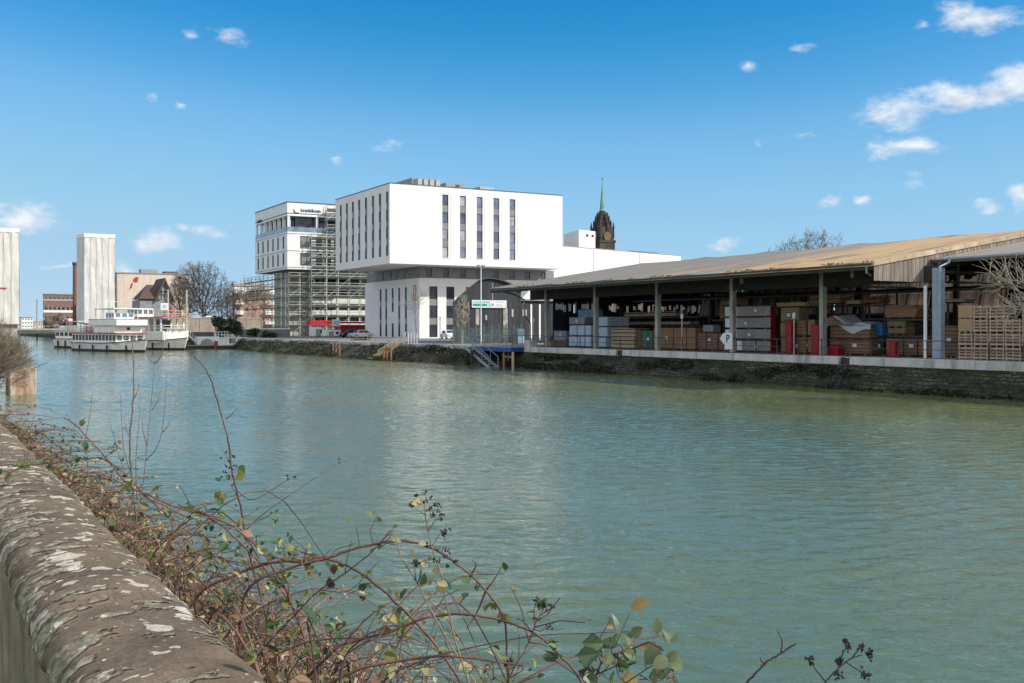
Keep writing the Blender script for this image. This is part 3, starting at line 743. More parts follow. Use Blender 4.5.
lettering(of, 'krankikom', .95, (OX - .05, Yx(257.3, OX), oz(213.5) + .2), (R(90), 0, R(-90)), sign_ink, .04)
q = MB(); cx, cz = Xy(296.6, OY), oz(209.6)
q.tube([(cx + .62 * math.cos(a), OY - .06, cz + .6 * math.sin(a)) for a in [R(150 + 12 * k) for k in range(16)]], [.03 + .09 * math.sin(math.pi * k / 15) for k in range(16)], 5)
q.build('swoosh', sign_ink, of)

def scaffold(name, label, x0, x1, y, z1, bay, lift, dep_, along='x', green=True, braces=True):
    t_ = thing(name, label, 'scaffold', ((x0, y, 0) if along == 'x' else (y, x0, 0)))
    P = (lambda a, d, z: (a, y + d, z)) if along == 'x' else (lambda a, d, z: (y + d, a, z))
    nb = max(1, round((x1 - x0) / bay)); bay = (x1 - x0) / nb; nl = int(z1 / lift)
    for i in range(nb + 1):
        for d in (0, dep_):
            p_ = MB(); p_.tube([P(x0 + bay * i, d, 0), P(x0 + bay * i, d, nl * lift + 1.1)], .075, 5)
            p_.build('standard', green_steel if (i % 3 != 1) == green else pale_tube, t_)
    for j in range(1, nl + 1):
        p_ = MB(); a_, b_ = P(x0, .05, 0), P(x1, dep_ - .05, 0)
        p_.box(a_[0], b_[0], a_[1], b_[1], j * lift - .16, j * lift)
        p_.build('deck', deck_wood, t_)
        p_ = MB()
        for h_ in (.5, 1.05): p_.tube([P(x0, -.05, j * lift + h_), P(x1, -.05, j * lift + h_)], .05, 4)
        p_.box(min(a_[0], b_[0]) , max(a_[0], b_[0]), *( (y - .08, y - .04) if along == 'x' else (a_[1], b_[1])), j * lift + .01, j * lift + .38, 1) if along == 'x' else None
        p_.build('guard_rail', [pale_tube, deck_wood], t_)
    if braces:
        p_ = MB()
        for j in range(nl):
            for i in range(j % 2, nb, 2 if nb > 3 else 1):
                s_ = (i + j) % 2
                p_.tube([P(x0 + bay * (i + s_), -.08, j * lift + .1), P(x0 + bay * (i + 1 - s_), -.08, (j + 1) * lift)], .035, 4)
        p_.build('brace', pale_tube, t_)
    return t_
scaffold('scaffold', 'tall green scaffold rising to the office parapet beside the hotel', Xy(327, OY - 1.4), Xy(372, OY - 1.4), OY - 1.4, zt + .5, 2.4, 2.05, 1.1)
scaffold('scaffold', 'lower green scaffold reaching just under the glazed top floor of the office', Xy(311.5, OY - 1.4), Xy(326.5, OY - 1.4), OY - 1.4, zg - .5, 2.4, 2.05, 1.1)
scaffold('scaffold', 'green scaffold tower with cross braces under the office overhang', OX + .4, OX + 7.6, OY + .2, zb - 1.2, 2.4, 2.05, 1.2, green=True)
scaffold('scaffold', 'long low scaffold along the canal side under the office overhang', OY + 3, OY1 + 8, OX - .4, zb - 1.0, 3.4, 2.05, .9, along='y', green=False, braces=False)
# ================================================================ open timber shed
EV, EZ, UG, UF, RX, RZ = 46.7, 5.45, 41.8, 87.5, 64.0, 8.3
SL = (RZ - EZ) / (RX - EV); BXE = RX + (RX - EV)
shed = thing('timber_shed', 'long open-sided storage shed with lichen-covered roof on concrete columns', 'shed', (51, 40, 0))
m, nt2, b = newmat('lichen_roof')
vv = coords(nt2, (1, 1, 1), True)
st_ = coords(nt2, (.22, 1.0, 1), True)
g0 = N(nt2, 'ShaderNodeNewGeometry'); sp_ = N(nt2, 'ShaderNodeSeparateXYZ'); nt2.links.new(g0.outputs['Position'], sp_.inputs[0])
mr_ = N(nt2, 'ShaderNodeMapRange'); mr_.inputs[1].default_value = 48; mr_.inputs[2].default_value = 66; nt2.links.new(sp_.outputs['Y'], mr_.inputs[0])
nz = noisef(nt2, st_, .22, 5, .55)
fade = N(nt2, 'ShaderNodeMath', operation='ADD'); nt2.links.new(mr_.outputs[0], fade.inputs[0]); 
nz2 = N(nt2, 'ShaderNodeMath', operation='MULTIPLY_ADD'); nt2.links.new(nz, nz2.inputs[0]); nz2.inputs[1].default_value = 2.2; nz2.inputs[2].default_value = -1.1
nt2.links.new(nz2.outputs[0], fade.inputs[1])
tone = ramp(nt2, fade.outputs[0], [(.25, (.52, .34, .17)), (.75, (.235, .21, .18))])
streak = ramp(nt2, noisef(nt2, st_, .75, 5, .6), [(.53, 0), (.68, 1)])
tone = mix(nt2, streak, tone, (.19, .165, .135))
pale = ramp(nt2, noisef(nt2, vv, 1.8, 6, .65), [(.6, 0), (.7, .6)])
tone = mix(nt2, pale, tone, (.5, .46, .38))
nt2.links.new(tone, b.inputs['Base Color']); b.inputs['Roughness'].default_value = .9
wv = N(nt2, 'ShaderNodeTexWave', wave_type='BANDS', bands_direction='Y'); wv.inputs['Scale'].default_value = 1.7; nt2.links.new(vv, wv.inputs['Vector'])
bump(nt2, b, wv.outputs['Fac'], .6, .04)
roof_m = m
def roofz(x): return EZ + SL * (min(x, 2 * RX - x) - EV)
def roofslab(mb, y0, y1, dz, xa, xb, th=.09, m=0):
    pts = [xa, RX, xb] if xa < RX < xb else [xa, xb]
    sag = lambda y: -.05 * math.sin(y * .71) - .03 * math.sin(y * 1.7)
    n = max(1, int((y1 - y0) / 2))
    for p, q_ in zip(pts, pts[1:]):
        za, zb_ = roofz(p) + dz, roofz(q_) + dz
        for i in range(n):
            a, c = y0 + (y1 - y0) * i / n, y0 + (y1 - y0) * (i + 1) / n
            sag = lambda y: -.05 * math.sin(y * .71) - .03 * math.sin(y * 1.7)
            mb.quad((p, a, za + sag(a)), (q_, a, zb_ + sag(a) * .5), (q_, c, zb_ + sag(c) * .5), (p, c, za + sag(c)), m)
        mb.quad((p, y0, za - th - .12), (q_, y0, zb_ - th - .06), (q_, y1, zb_ - th - .06), (p, y1, za - th - .12), 1)
    ze = roofz(xa) + dz; n = max(1, int((y1 - y0) / 2))
    for i in range(n):
        a, c = y0 + (y1 - y0) * i / n, y0 + (y1 - y0) * (i + 1) / n
        mb.quad((xa, a, ze - th - .12), (xa, c, ze - th - .12), (xa, c, ze + sag(c)), (xa, a, ze + sag(a)), m)
q = MB(); roofslab(q, UG - .15, UF, 0, EV, 65.2); roofslab(q, UG - .15, UF, 0, 69.4, BXE); roofslab(q, 63, UF, 0, 65.2, 69.4); q.build('roof', [roof_m, shed_dark], shed)
fill_sheet_m, nts, bs = newmat('translucent_sheet')
bs.inputs['Base Color'].default_value = (.7, .68, .6, 1); trs = N(nts, 'ShaderNodeBsdfTranslucent'); trs.inputs['Color'].default_value = (.85, .83, .76, 1)
mxs = N(nts, 'ShaderNodeMixShader'); mxs.inputs[0].default_value = .75; nts.links.new(bs.outputs[0], mxs.inputs[1]); nts.links.new(trs.outputs[0], mxs.inputs[2]); nts.links.new(mxs.outputs[0], nts.nodes['Material Output'].inputs['Surface'])
for (y0_, y1_, dz_) in ((UG + .1, 63, -.02), (12, UG - .1, -.52)):  # translucent sheets added on the unseen back slope to light the boards inside
    n_ = int((y1_ - y0_) / 3.5)
    for k in range(n_):
        a, c = y0_ + (y1_ - y0_) * k / n_ + .03, y0_ + (y1_ - y0_) * (k + 1) / n_ - .03
        q = MB(); q.quad((65.2, a, roofz(65.2) + dz_), (69.4, a, roofz(69.4) + dz_), (69.4, c, roofz(69.4) + dz_), (65.2, c, roofz(65.2) + dz_)); q.build('fill_light_sheet', fill_sheet_m, shed)
q = MB(); roofslab(q, -8, UG - .02, -.5, 51.6, 65.2); roofslab(q, -8, UG - .02, -.5, 69.4, BXE); roofslab(q, -8, 12, -.5, 65.2, 69.4); q.build('roof', [M('grey_sheet_roof', (.33, .3, .25), (.24, .215, .18), .8, .9, .01, (1, .3, 1), dirt=(.2, .19, .12)), shed_dark], shed)
# verge board and boarded gable end above the lower roof
q = MB()
for i in range(14):
    xa = EV - .05 + i * 1.3; xb = xa + 1.27
    if xa > 65: break
    q.prism([(xa, UG - .2, roofz(xa) - .2), (xb, UG - .2, roofz(xb) - .2), (xb, UG - .2, roofz(xb) + .06), (xa, UG - .2, roofz(xa) + .06)], (0, .05, 0))
q.build('verge_board', M('verge_timber', (.52, .42, .3), (.36, .29, .2), 1.5, .8, .004, island=.3), shed)
q = MB(); x = EV + .06; i = 0
while x < 64:
    wd = .17 + random.uniform(-.01, .012); bot = 4.42 if x < 52.1 else roofz(x) - .75
    q.prism([(x, UG - .13 + .012 * (i % 2), bot + random.uniform(-.02, .02)), (x + wd - .012, UG - .13 + .012 * (i % 2), bot), (x + wd - .012, UG - .13 + .012 * (i % 2), roofz(x) - .12), (x, UG - .13 + .012 * (i % 2), roofz(x) - .12)], (0, .025, 0))
    x += wd; i += 1
q.build('gable_boards', grey_boards, shed)
# columns: first the row along the water
CXF = 51.0
cols = [Yx(p, CXF) for p in (547, 596, 658, 733, 823)]
for y in cols:
    q = MB(); q.bbox(CXF - .2, CXF + .2, y - .17, y + .17, -.02, roofz(CXF) - .3, .03)
    q.bbox(CXF - .26, CXF + .5, y - .1, y + .1, roofz(CXF) - 1.0, roofz(CXF) - .35, .03); q.build('column', col_concrete, shed)
yb = Yx(938, CXF)
q = MB(); q.bbox(CXF - .28, CXF + .28, yb - .28, yb + .2, -.02, 5.2, .03); q.build('column', col_blue, shed)
for y in (33, 24, 15):
    q = MB(); q.bbox(CXF + .8, CXF + 1.1, y - .17, y + .17, -.02, 5.1, .03); q.build('column', col_concrete, shed)
for y in cols + [yb, 33, 24]:
    for x in (64.0, 80.0):
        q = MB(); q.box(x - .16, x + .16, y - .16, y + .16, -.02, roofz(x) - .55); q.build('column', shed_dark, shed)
    q = MB()                                           # roof truss
    dz = 0 if y > 41 else -.5
    for (xa, xb) in ((CXF, RX), (RX, 80)):
        q.prism([(xa, y - .09, roofz(xa) - .5 + dz), (xb, y - .09, roofz(xb) - .5 + dz), (xb, y - .09, roofz(xb) - .16 + dz), (xa, y - .09, roofz(xa) - .16 + dz)], (0, .18, 0))
    q.box(CXF, 80, y - .07, y + .07, 4.9, 5.08)
    for k in range(5): q.tube([(CXF + 1 + 5.4 * k, y, 5.05), (CXF + 3.7 + 5.4 * k, y, roofz(CXF + 3.7 + 5.4 * k) - .45 + dz)], .05, 4)
    q.build('roof_truss', shed_dark, shed)
q = MB()
q.box(CXF - .14, CXF + .14, cols[-1] - 8.8, UF - .4, 4.42, 5.35); q.box(EV + .1, EV + .22, UG, UF, 5.05, 5.28)
for x in (54, 57, 60, 67, 70, 74, 78): q.box(x - .06, x + .06, UG + .1, UF - .3, roofz(x) - .2, roofz(x) - .1); q.box(x - .06, x + .06, -8, UG - .4, roofz(x) - .72, roofz(x) - .62)
q.box(63.9, 64.1, 2, UF, 4.45, 4.7)
q.build('longitudinal_beam', shed_dark, shed)
q = MB(); q.box(62.8, 62.9, UG, UF, 4.35, 4.5); q.build('crane_rail', M('rail_grey_green', (.22, .27, .27), None, 2, .5), shed)
# rear wall with a ragged strip of openings
q = MB(); y = -8.0
while y < UF:
    wd = .22; top = 5.0
    if UG < y < UF and random.random() < .93: q.box(80.6, 80.64, y, y + wd - .01, 0, 3.55)
    else: q.box(80.6, 80.64, y, y + wd - .01, 0, top)
    if random.random() < .8 or y < 60: q.box(80.66, 80.7, y, y + wd + .01, 3.3, 4.25)
    q.box(80.72, 80.76, y, y + wd, 4.2, 5.5)
    y += wd
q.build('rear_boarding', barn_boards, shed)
for (ya_, xs_, lo_, hi_) in ((UF - .3, 53.5, 3.4, 4.2), (-8, 52, 9, 9)):  # boards added across the open far end to keep the interior dark
    q = MB(); x = xs_
    while x < 80.5:
        r_ = random.random()
        if r_ < .55 or lo_ > 8: q.box(x, x + .29, ya_, ya_ + .03, 0, 5.7 if lo_ < 8 else 4.8)
        else: q.box(x, x + .29, ya_, ya_ + .03, 0, lo_ + random.uniform(-.2, .3)); q.box(x, x + .29, ya_, ya_ + .03, hi_ + random.uniform(-.3, .1), 5.7)
        x += .3
    q.build('end_boarding', barn_boards, shed)
# gutter and swan-neck downpipes
q = MB(); q.tube([(51.5, -8, 5.68), (51.5, UG - .1, 5.72)], .09, 8); q.build('gutter', steel, shed)
q = MB(); q.tube([(51.5, yb - .45, 5.7), (51.35, yb - .45, 5.5), (50.62, yb - .42, 5.25), (50.6, yb - .42, .05)], .075, 8); q.build('downpipe', col_blue, shed)
q = MB(); q.tube([(50.6, yb + .55, 4.2), (50.6, yb + .55, 0)], .1, 8); q.build('downpipe', sign_white, shed)
q = MB(); q.tube([(EV + .02, UG, 5.36), (EV + .02, UF, 5.36)], .07, 6); q.build('gutter', dark_steel, shed)
q = MB(); q.tube([(EV + .05, UG + .4, 5.3), (EV + .1, UG + .45, 4.9), (EV + .5, UG + .5, 4.75)], .06, 6); q.build('downpipe', steel, shed)
q = MB(); yd = UF - 1.5; q.tube([(EV + .3, yd, 5.2), (48.5, yd, 4.9), (49.6, yd, 4.4), (49.6, yd, 3), (50.4, yd + .3, 2.2), (50.4, yd + .3, 0)], .09, 6); q.build('downpipe', steel, shed)
for yy in (cols[-1] - 5, cols[-2] - 4, cols[-3] - 3.5):
    q = MB(); q.box(48.2, 48.34, yy - .07, yy + .07, 4.75, 5.5); q.build('lamp_bracket', mid_grey, shed)
# moss and weeds on the eave
q = MB()
for i in range(900):
    y = random.uniform(UG, UF)
    if mnoise.noise(Vector((y * .35, 0, 4))) < .0: continue
    leafquad(q, Vector((EV + random.uniform(-.03, .35), y, EZ + random.uniform(-.02, .1))), random.uniform(.04, .1))
for i in range(500):
    y = random.uniform(0, UG - .5); leafquad(q, Vector((51.6 + random.uniform(-.05, .3), y, 5.75 + random.uniform(-.03, .08))), random.uniform(.03, .08))
o = q.build('eave_moss', leafmat('moss', [(0, (.06, .075, .02)), (1, (.14, .13, .05))], .8, .1), shed); o['kind'] = 'stuff'

# ---------------------------------------------------------------- stacks in the shed
def pack(name, label, cat, px0, px1, y0, y1, X, dx, mats, strap=(), straps_dark=True, tiers=1, white_end=0, red_end=False, base=True, group=None, zabs=None, bev=.04):
    """a wrapped pack whose water-facing side spans px0..px1 and rows y0 (top)..y1 (bottom) of the plane X"""
    ya, yb_ = Yx(px1, X), Yx(px0, X); ym = (ya + yb_) / 2
    zt_, zb_ = (Zp(y0, X, ym), Zp(y1, X, ym)) if zabs is None else zabs
    t_ = thing(name, label, cat, (X + dx / 2, ym, zb_), group)
    q = MB(); hgt = (zt_ - zb_) / tiers
    for k in range(tiers):
        z_ = zb_ + k * hgt + (.09 if base else 0)
        q.bbox(X + random.uniform(0, .06), X + dx, ya + random.uniform(0, .1), yb_ - random.uniform(0, .1), z_, zb_ + (k + 1) * hgt - .012, bev)
    q.build('wrapped_load', mats, t_)
    if base:
        for k in range(tiers):
            z_ = zb_ + k * hgt
            for j in range(3):
                q = MB(); yy = ya + (yb_ - ya) * (.12 + .38 * j); q.box(X + .03, X + dx - .03, yy - .06, yy + .06, z_, z_ + .088); q.build('bearer', timber_red, t_)
    if strap:
        for f_ in strap:
            q = MB(); yy = ya + (yb_ - ya) * f_; q.box(X - .014, X - .002, yy - .03, yy + .03, zb_ + .09, zt_ - .02); q.build('strap', paint_black if straps_dark else sign_white, t_)
    if white_end:
        for k in range(tiers):
            z_ = zb_ + k * hgt + .12
            q = MB(); q.bbox(X - .03, X + dx * .9, yb_ - white_end - .5 * (k == 0), yb_ + .03, z_, zb_ + (k + 1) * hgt - .03, .02); q.build('end_wrap', white_wrap, t_)
    if abs(px1 - px0) > 11 and hgt > .5:
        for k in range(tiers):
            q = MB(); yy = ya + (yb_ - ya) * random.uniform(.25, .7); zc = zb_ + hgt * (k + random.uniform(.45, .65)); q.box(X - .022, X - .016, yy - .16, yy + .16, zc - .11, zc + .11); q.build('label_sheet', sign_white, t_)
    if red_end:
        q = MB(); q.box(X + .05, X + dx - .05, ya - .03, ya - .004, zb_ + .1, zt_ - .06); q.build('end_cap', red_wrap, t_)
    return t_
def planks(name, label, px0, px1, y0, y1, X, dx, mat_, group=None, zabs=None, bt=.05, bwid=.16, gap=.05):
    ya, yb_ = Yx(px1, X), Yx(px0, X); ym = (ya + yb_) / 2
    zt_, zb_ = (Zp(y0, X, ym), Zp(y1, X, ym)) if zabs is None else zabs
    t_ = thing(name, label, 'timber stack', (X + dx / 2, ym, zb_), group)
    q = MB(); s_ = MB(); z = zb_; k = 0
    while z < zt_ - .03:
        if k % 5 == 0:
            for j in range(3): s_ = MB(); yy = ya + (yb_ - ya) * (.1 + .4 * j); s_.box(X + .02, X + dx - .02, yy - .05, yy + .05, z, z + .07); s_.build('bearer', kraft_dark, t_)
            z += .072
        x = X
        while x < X + dx - .05:
            e = random.gauss(0, .05); q.box(x, x + bwid - .008, ya + e, yb_ + random.gauss(0, .05), z, z + bt - .004); x += bwid
        z += bt; k += 1
    q.build('plank_layers', mat_, t_)
    return t_
FX = 52.4
planks('timber_stack', 'low reddish plank stack beside the shed column farthest from the viewer', 550, 566, 342.5, 347, FX, 1.2, timber_red, zabs=(.55, .0))
pack('wrapped_crate', 'small pale crate standing on the low reddish plank stack', 'crate', 553, 565.5, 333, 341, FX + .1, 1.0, grey_wrap, (.3, .7), False, base=False, zabs=(1.5, .56))
pack('wrapped_pack', 'pale blue film-wrapped pack, left of the two at ground level', 'wrapped pack', 568.5, 590.5, 328, 347, FX, 2.2, pale_blue_wrap, (.25, .6), tiers=2, zabs=(2.0, 0))
pack('wrapped_pack', 'grey film-wrapped pack lying on the left pale blue pack', 'wrapped pack', 569, 584.5, 322, 328, FX + .1, 1.6, grey_wrap, (), zabs=(2.75, 2.01))
pack('wrapped_pack', 'blue-grey wrapped pack topmost behind the grey one', 'wrapped pack', 577.5, 593, 314, 328, FX + 1.9, 1.2, M('bluegrey_film', (.2, .32, .43), (.15, .25, .34), 1, .4), (), zabs=(3.5, 2.02))
pack('wrapped_pack', 'tall pale blue film-wrapped pack right beside the second column', 'wrapped pack', 593.5, 607.5, 321.5, 348, FX, 2.4, pale_blue_wrap, (.7,), tiers=3, zabs=(2.75, 0))
planks('timber_stack', 'pale sawn plank stack next to the tall blue wrapped pack', 611, 635, 330.5, 347.5, FX + .1, 1.6, timber_pale, zabs=(1.75, 0))
pack('board_pack', 'brown board pack behind the pale plank stack', 'board pack', 634, 641, 333, 348, FX + .4, 1.4, kraft_dark, (), zabs=(1.6, 0))
pack('wrapped_pack', 'green and blue sheeted pack between two brown packs', 'wrapped pack', 641, 652.5, 334, 348, FX + .2, 1.2, M('green_sheet', (.06, .15, .14), (.09, .14, .06), 1.6, .5, .03), (.4,), zabs=(1.55, 0))
pack('board_pack', 'long brown board pack beside the third column', 'board pack', 652.8, 695.5, 330, 348.5, FX + .1, 1.6, kraft, (.2, .5, .8), tiers=1, zabs=(1.78, 0))
pack('board_pack', 'long dark brown board pack left of the parking sign', 'board pack', 697, 728, 336.5, 351, FX + .1, 1.5, kraft_dark, (.3, .7), zabs=(1.36, 0))
pack('wrapped_crate', 'small grey box on top of the dark brown pack', 'crate', 702.5, 713, 328.5, 336, FX + .4, .8, grey_wrap, (), zabs=(2.0, 1.37))
planks('timber_stack', 'pale planks high on the rack between the second and third column', 624, 676, 314, 317.5, 57, 1.0, timber_pale, zabs=(3.2, 2.75))
planks('timber_stack', 'grey planks on the rack under the high pale planks', 618, 690, 322.5, 326, 57, 1.0, pallet_wood, zabs=(2.35, 2.0))
pack('board_pack', 'stubby brown pack on the rack behind the fourth column', 'board pack', 719, 734, 311, 322, 56.5, 1.2, kraft, (), zabs=(3.55, 2.45))
planks('timber_stack', 'short pale boards lying on the stubby brown pack', 720.5, 736, 305, 311, 56.5, 1.2, timber, zabs=(4.0, 3.56))
pack('wrapped_pack', 'four-tier grey pack with white wrapped end and red caps', 'wrapped pack', 725.5, 770, 310.5, 350.5, FX, .62, grey_wrap, (), tiers=4, white_end=1.3, red_end=True, zabs=(3.35, 0))
pack('board_pack', 'tall olive board pack right of the four-tier grey pack', 'board pack', 779.5, 799, 312, 352, FX + .3, 1.0, olive_board, (), tiers=3, red_end=False, zabs=(3.2, 0))
planks('timber_stack', 'yellowish planks on top of the tall olive board pack', 777, 806, 307.5, 312, FX + .4, 1.2, timber, zabs=(3.55, 3.21))
pack('board_pack', 'olive pack with red end caps left of the fifth column', 'board pack', 783, 806, 324, 352.5, FX - .3, .9, kraft_dark, (), tiers=2, red_end=True, zabs=(2.3, 0))
pack('wrapped_pack', 'red film-wrapped block in front of the olive packs', 'wrapped pack', 783.5, 791, 324, 352, FX - .9, .5, red_wrap, (), zabs=(2.25, 0), base=False)
pack('board_pack', 'olive board pack directly beside the fifth column', 'board pack', 795, 815, 322.5, 353, FX - .2, .9, olive_board, (.5,), tiers=2, zabs=(2.32, 0))
pack('wrapped_pack', 'red film-wrapped block touching the fifth column', 'wrapped pack', 809, 818.5, 327, 353, FX - 1.0, .6, red_wrap, (), zabs=(2.0, 0), base=False)
planks('timber_stack', 'yellow planks on the rack behind the fifth column', 810, 840, 303.5, 311, 56, 1.2, timber, zabs=(4.1, 3.45))
planks('timber_stack', 'cream planks on the rack right of the fifth column', 846, 860, 307, 313, 56, 1.0, timber_pale, zabs=(3.7, 3.35))
planks('timber_stack', 'brownish planks on the rack above the blue box', 863, 880, 304.5, 312, 56, 1.0, timber_red, zabs=(3.9, 3.4))
tp = pack('board_pack', 'big brown board pack half covered by a white tarpaulin', 'board pack', 829, 870, 333, 354, FX - .2, 1.6, kraft_dark, (), tiers=2, zabs=(1.95, 0))
pack('wrapped_pack', 'low red film-wrapped block in front of the tarpaulin pack', 'wrapped pack', 827, 838, 345.5, 354.5, FX - 1.0, .6, red_wrap, (), zabs=(.65, 0), base=False)
# tarpaulin
ya, yb2 = Yx(872, FX), Yx(824, FX)
q = MB(); nY, nX = 26, 10; vs = []
for i in range(nY + 1):
    u = i / nY; y = ya - .1 + (yb2 - ya + .25) * u
    for j in range(nX + 1):
        v_ = j / nX
        hump = 2.0 + .55 * math.exp(-((u - .72) / .2) ** 2) + .12 * math.sin(u * 9)
        if v_ < .35:
            drop = (1 - v_ / .35); x = FX - .24 - .02 * math.sin(u * 25 + v_ * 6); z = hump - drop * (.35 + .75 * max(0, (u - .8) / .2) ** 1.2 + .25 * math.sin(u * 5.5) ** 2)
        else: x = FX - .2 + (v_ - .35) / .65 * 1.9; z = hump + .05 * math.sin(u * 17 + v_ * 8)
        vs.append((x, y, z))
q.add(vs, [(i * (nX + 1) + j, i * (nX + 1) + j + 1, (i + 1) * (nX + 1) + j + 1, (i + 1) * (nX + 1) + j) for i in range(nY) for j in range(nX)])
tag(q.build('tarpaulin', M('white_tarpaulin', (.62, .65, .7), (.5, .54, .6), 2, .45, .03), smooth=True), 'crumpled white tarpaulin draped over the big brown pack', 'tarpaulin')
q = MB(); q.prism([(FX - .45, ya + (yb2 - ya) * f_, z_) for f_, z_ in ((.1, 1.95), (.5, 1.98), (.75, 2.5), (.9, 2.3), (.9, 1.92))], (.2, 0, 0)); q.build('folded_corner', kraft, tp)
pack('plastic_box', 'bright blue plastic box on the rack beside the tarpaulin', 'box', 870.5, 881.5, 326.5, 336, FX + .3, 1.1, blue_plastic, (), zabs=(2.1, 1.25), base=False)
pack('board_pack', 'dark pack under the bright blue plastic box', 'board pack', 869, 884, 336.5, 354, FX + .6, 1.2, shed_dark, (), zabs=(1.24, 0))
planks('timber_stack', 'thick pinkish beams on the rack left of the blue column', 885, 916, 313, 323, FX + .8, 1.2, timber_red, zabs=(3.15, 2.35), bt=.19, bwid=.2)
pack('board_pack', 'mossy olive pack under the pinkish beams', 'board pack', 886, 905, 324.5, 336, FX + .8, 1.0, olive_board, (), tiers=2, zabs=(2.2, 1.3))
pack('board_pack', 'long brown pack on the floor under the pinkish beams', 'board pack', 885, 932, 344, 355.5, FX + .2, 1.2, kraft_dark, (.3, .6), zabs=(1.1, 0))
pack('wrapped_pack', 'small red block on the quay beneath the pinkish beams', 'wrapped pack', 887, 894.5, 345, 356.5, FX - 1.1, .5, red_wrap, (), zabs=(.95, 0), base=False)
pack('board_pack', 'dark brown pack between blue column and slatted crates', 'board pack', 944, 957, 335, 357, FX + .6, 1.0, kraft_dark, (), zabs=(1.9, 0))
for (p0, p1) in ((942, 962),):
    planks('timber_stack', 'grey boards on the rack right of the blue column', 941, 965, 305, 310, 56, 1.0, pallet_wood, zabs=(3.6, 3.3))
# storage racks (steel) carrying the planks
def rack(label, px0, px1, X, dx, levels, group='steel racks in the shed'):
    ya, yb_ = Yx(px1, X), Yx(px0, X)
    t_ = thing('storage_rack', label, 'rack', (X + dx / 2, (ya + yb_) / 2, 0), group)
    n = max(1, round((yb_ - ya) / 2.6))
    for i in range(n + 1):
        y = ya + (yb_ - ya) * i / n
        q = MB(); q.box(X + dx - .1, X + dx, y - .06, y + .06, 0, levels[-1] + 1.0); q.build('upright', dark_steel, t_)
    for z in levels:
        q = MB(); q.box(X + .02, X + dx - .11, ya, yb_, z - .12, z - .005); q.build('shelf_arm', dark_steel, t_)
rack('dark steel rack between the second and fourth column', 612, 700, 57, 1.1, [2.0, 2.75])
rack('dark steel rack behind the fourth column with brown packs', 712, 742, 56.5, 1.3, [2.44])
rack('dark steel rack behind the fifth column with yellow planks', 806, 884, 56, 1.3, [2.4, 3.35])
rack('dark steel rack next to the blue column with pinkish beams', 884, 934, FX + .8, 1.3, [1.28, 2.33])
# leaning boards stood upright in rows at the back
k_ = 0
for (p0, p1, lab) in ((700, 752, 'upright boards leaning in a row behind the fourth column'), (752, 806, 'upright boards leaning in a row above the red wrapped packs'), (806, 868, 'upright boards leaning in a row behind the fifth column'),
                      (868, 932, 'upright boards leaning in a row above the blue box'), (934, 1010, 'upright boards leaning in a row behind the slatted crates'), (600, 690, 'upright boards leaning in the dark far end of the shed')):
    X = 70.0; ya, yb_ = Yx(p1, X) + .15, Yx(p0, X) - .15
    t_ = thing('board_rack', lab, 'board rack', (X, (ya + yb_) / 2, 0))
    q = MB(); y = ya
    while y < yb_:
        wd = random.uniform(.2, .36); top = 5.65 + random.uniform(-.25, .25); ln = random.uniform(.25, .4)
        if random.random() < .94: q.prism([(X + ln, y, top), (X + ln, y + wd - .015, top), (X - .3, y + wd - .015 + random.gauss(0, .03), 3.0), (X - .3, y + random.gauss(0, .03), 3.0)], (.03, 0, .003))
        y += wd
    q.build('board_row', leaning_boards, t_)
    q = MB(); q.box(X - .25, X - .17, ya, yb_, 4.6, 4.7); q.box(X - .6, X + .6, ya, yb_, 2.85, 2.98); q.build('rail', dark_steel, t_)
    q = MB(); n = max(2, round((yb_ - ya) / 1.9))
    for i in range(n + 1):
        y = ya + (yb_ - ya) * i / n; q.tube([(X - .6, y, 0), (X - .55, y, 3.0), (X + .05, y, 5.8)], .07, 5)
    q.build('frame', dark_steel, t_)
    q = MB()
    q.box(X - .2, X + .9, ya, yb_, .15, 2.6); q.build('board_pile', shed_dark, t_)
# slatted crates: tiers of pallets with grey-brown slats
def crate_proto():
    t_ = thing('slatted_crate', 'x', 'crate', (0, 0, 0), 'slatted crates stacked on the quay')
    q = MB()
    for k in range(4):
        z = .06 + .175 * k
        q.box(-.52, -.5, -.45, .45, z, z + .085); q.box(.5, .52, -.45, .45, z, z + .085)
        q.box(-.5, .5, -.47, -.45, z, z + .085); q.box(-.5, .5, .45, .47, z, z + .085)
    q.build('slat', pallet_wood, t_, local=True)
    q = MB()
    for sx in (-1, 1):
        for y in (-.41, 0, .41): q.box(sx * .47 - .025, sx * .47 + .025, y - .035, y + .035, 0, .745)
    q.build('post', pallet_wood, t_, local=True)
    q = MB(); q.box(-.44, .44, -.4, .4, .03, .62); q.build('load', kraft_dark, t_, local=True)
    return t_
proto = crate_proto(); first = True
ORD = ['first', 'second', 'third', 'fourth', 'fifth', 'sixth', 'seventh', 'eighth']
tier = ['bottom', 'second lowest', 'second highest', 'top']
y_edge = Yx(957.3, CXF)
for j in range(8):
    for lv in range(4):
        if (j == 0 and lv > 1) or (lv == 3 and j == 3): continue
        o = proto if first else copy_tree(proto); first = False
        o.location = (CXF + .55 + random.gauss(0, .02), y_edge - .48 - .985 * j + random.gauss(0, .012), lv * .755)
        o.rotation_euler = (0, 0, random.gauss(0, .012))
        o['label'] = f'{tier[lv]} slatted crate in the {ORD[j]} stack counted from the blue column'
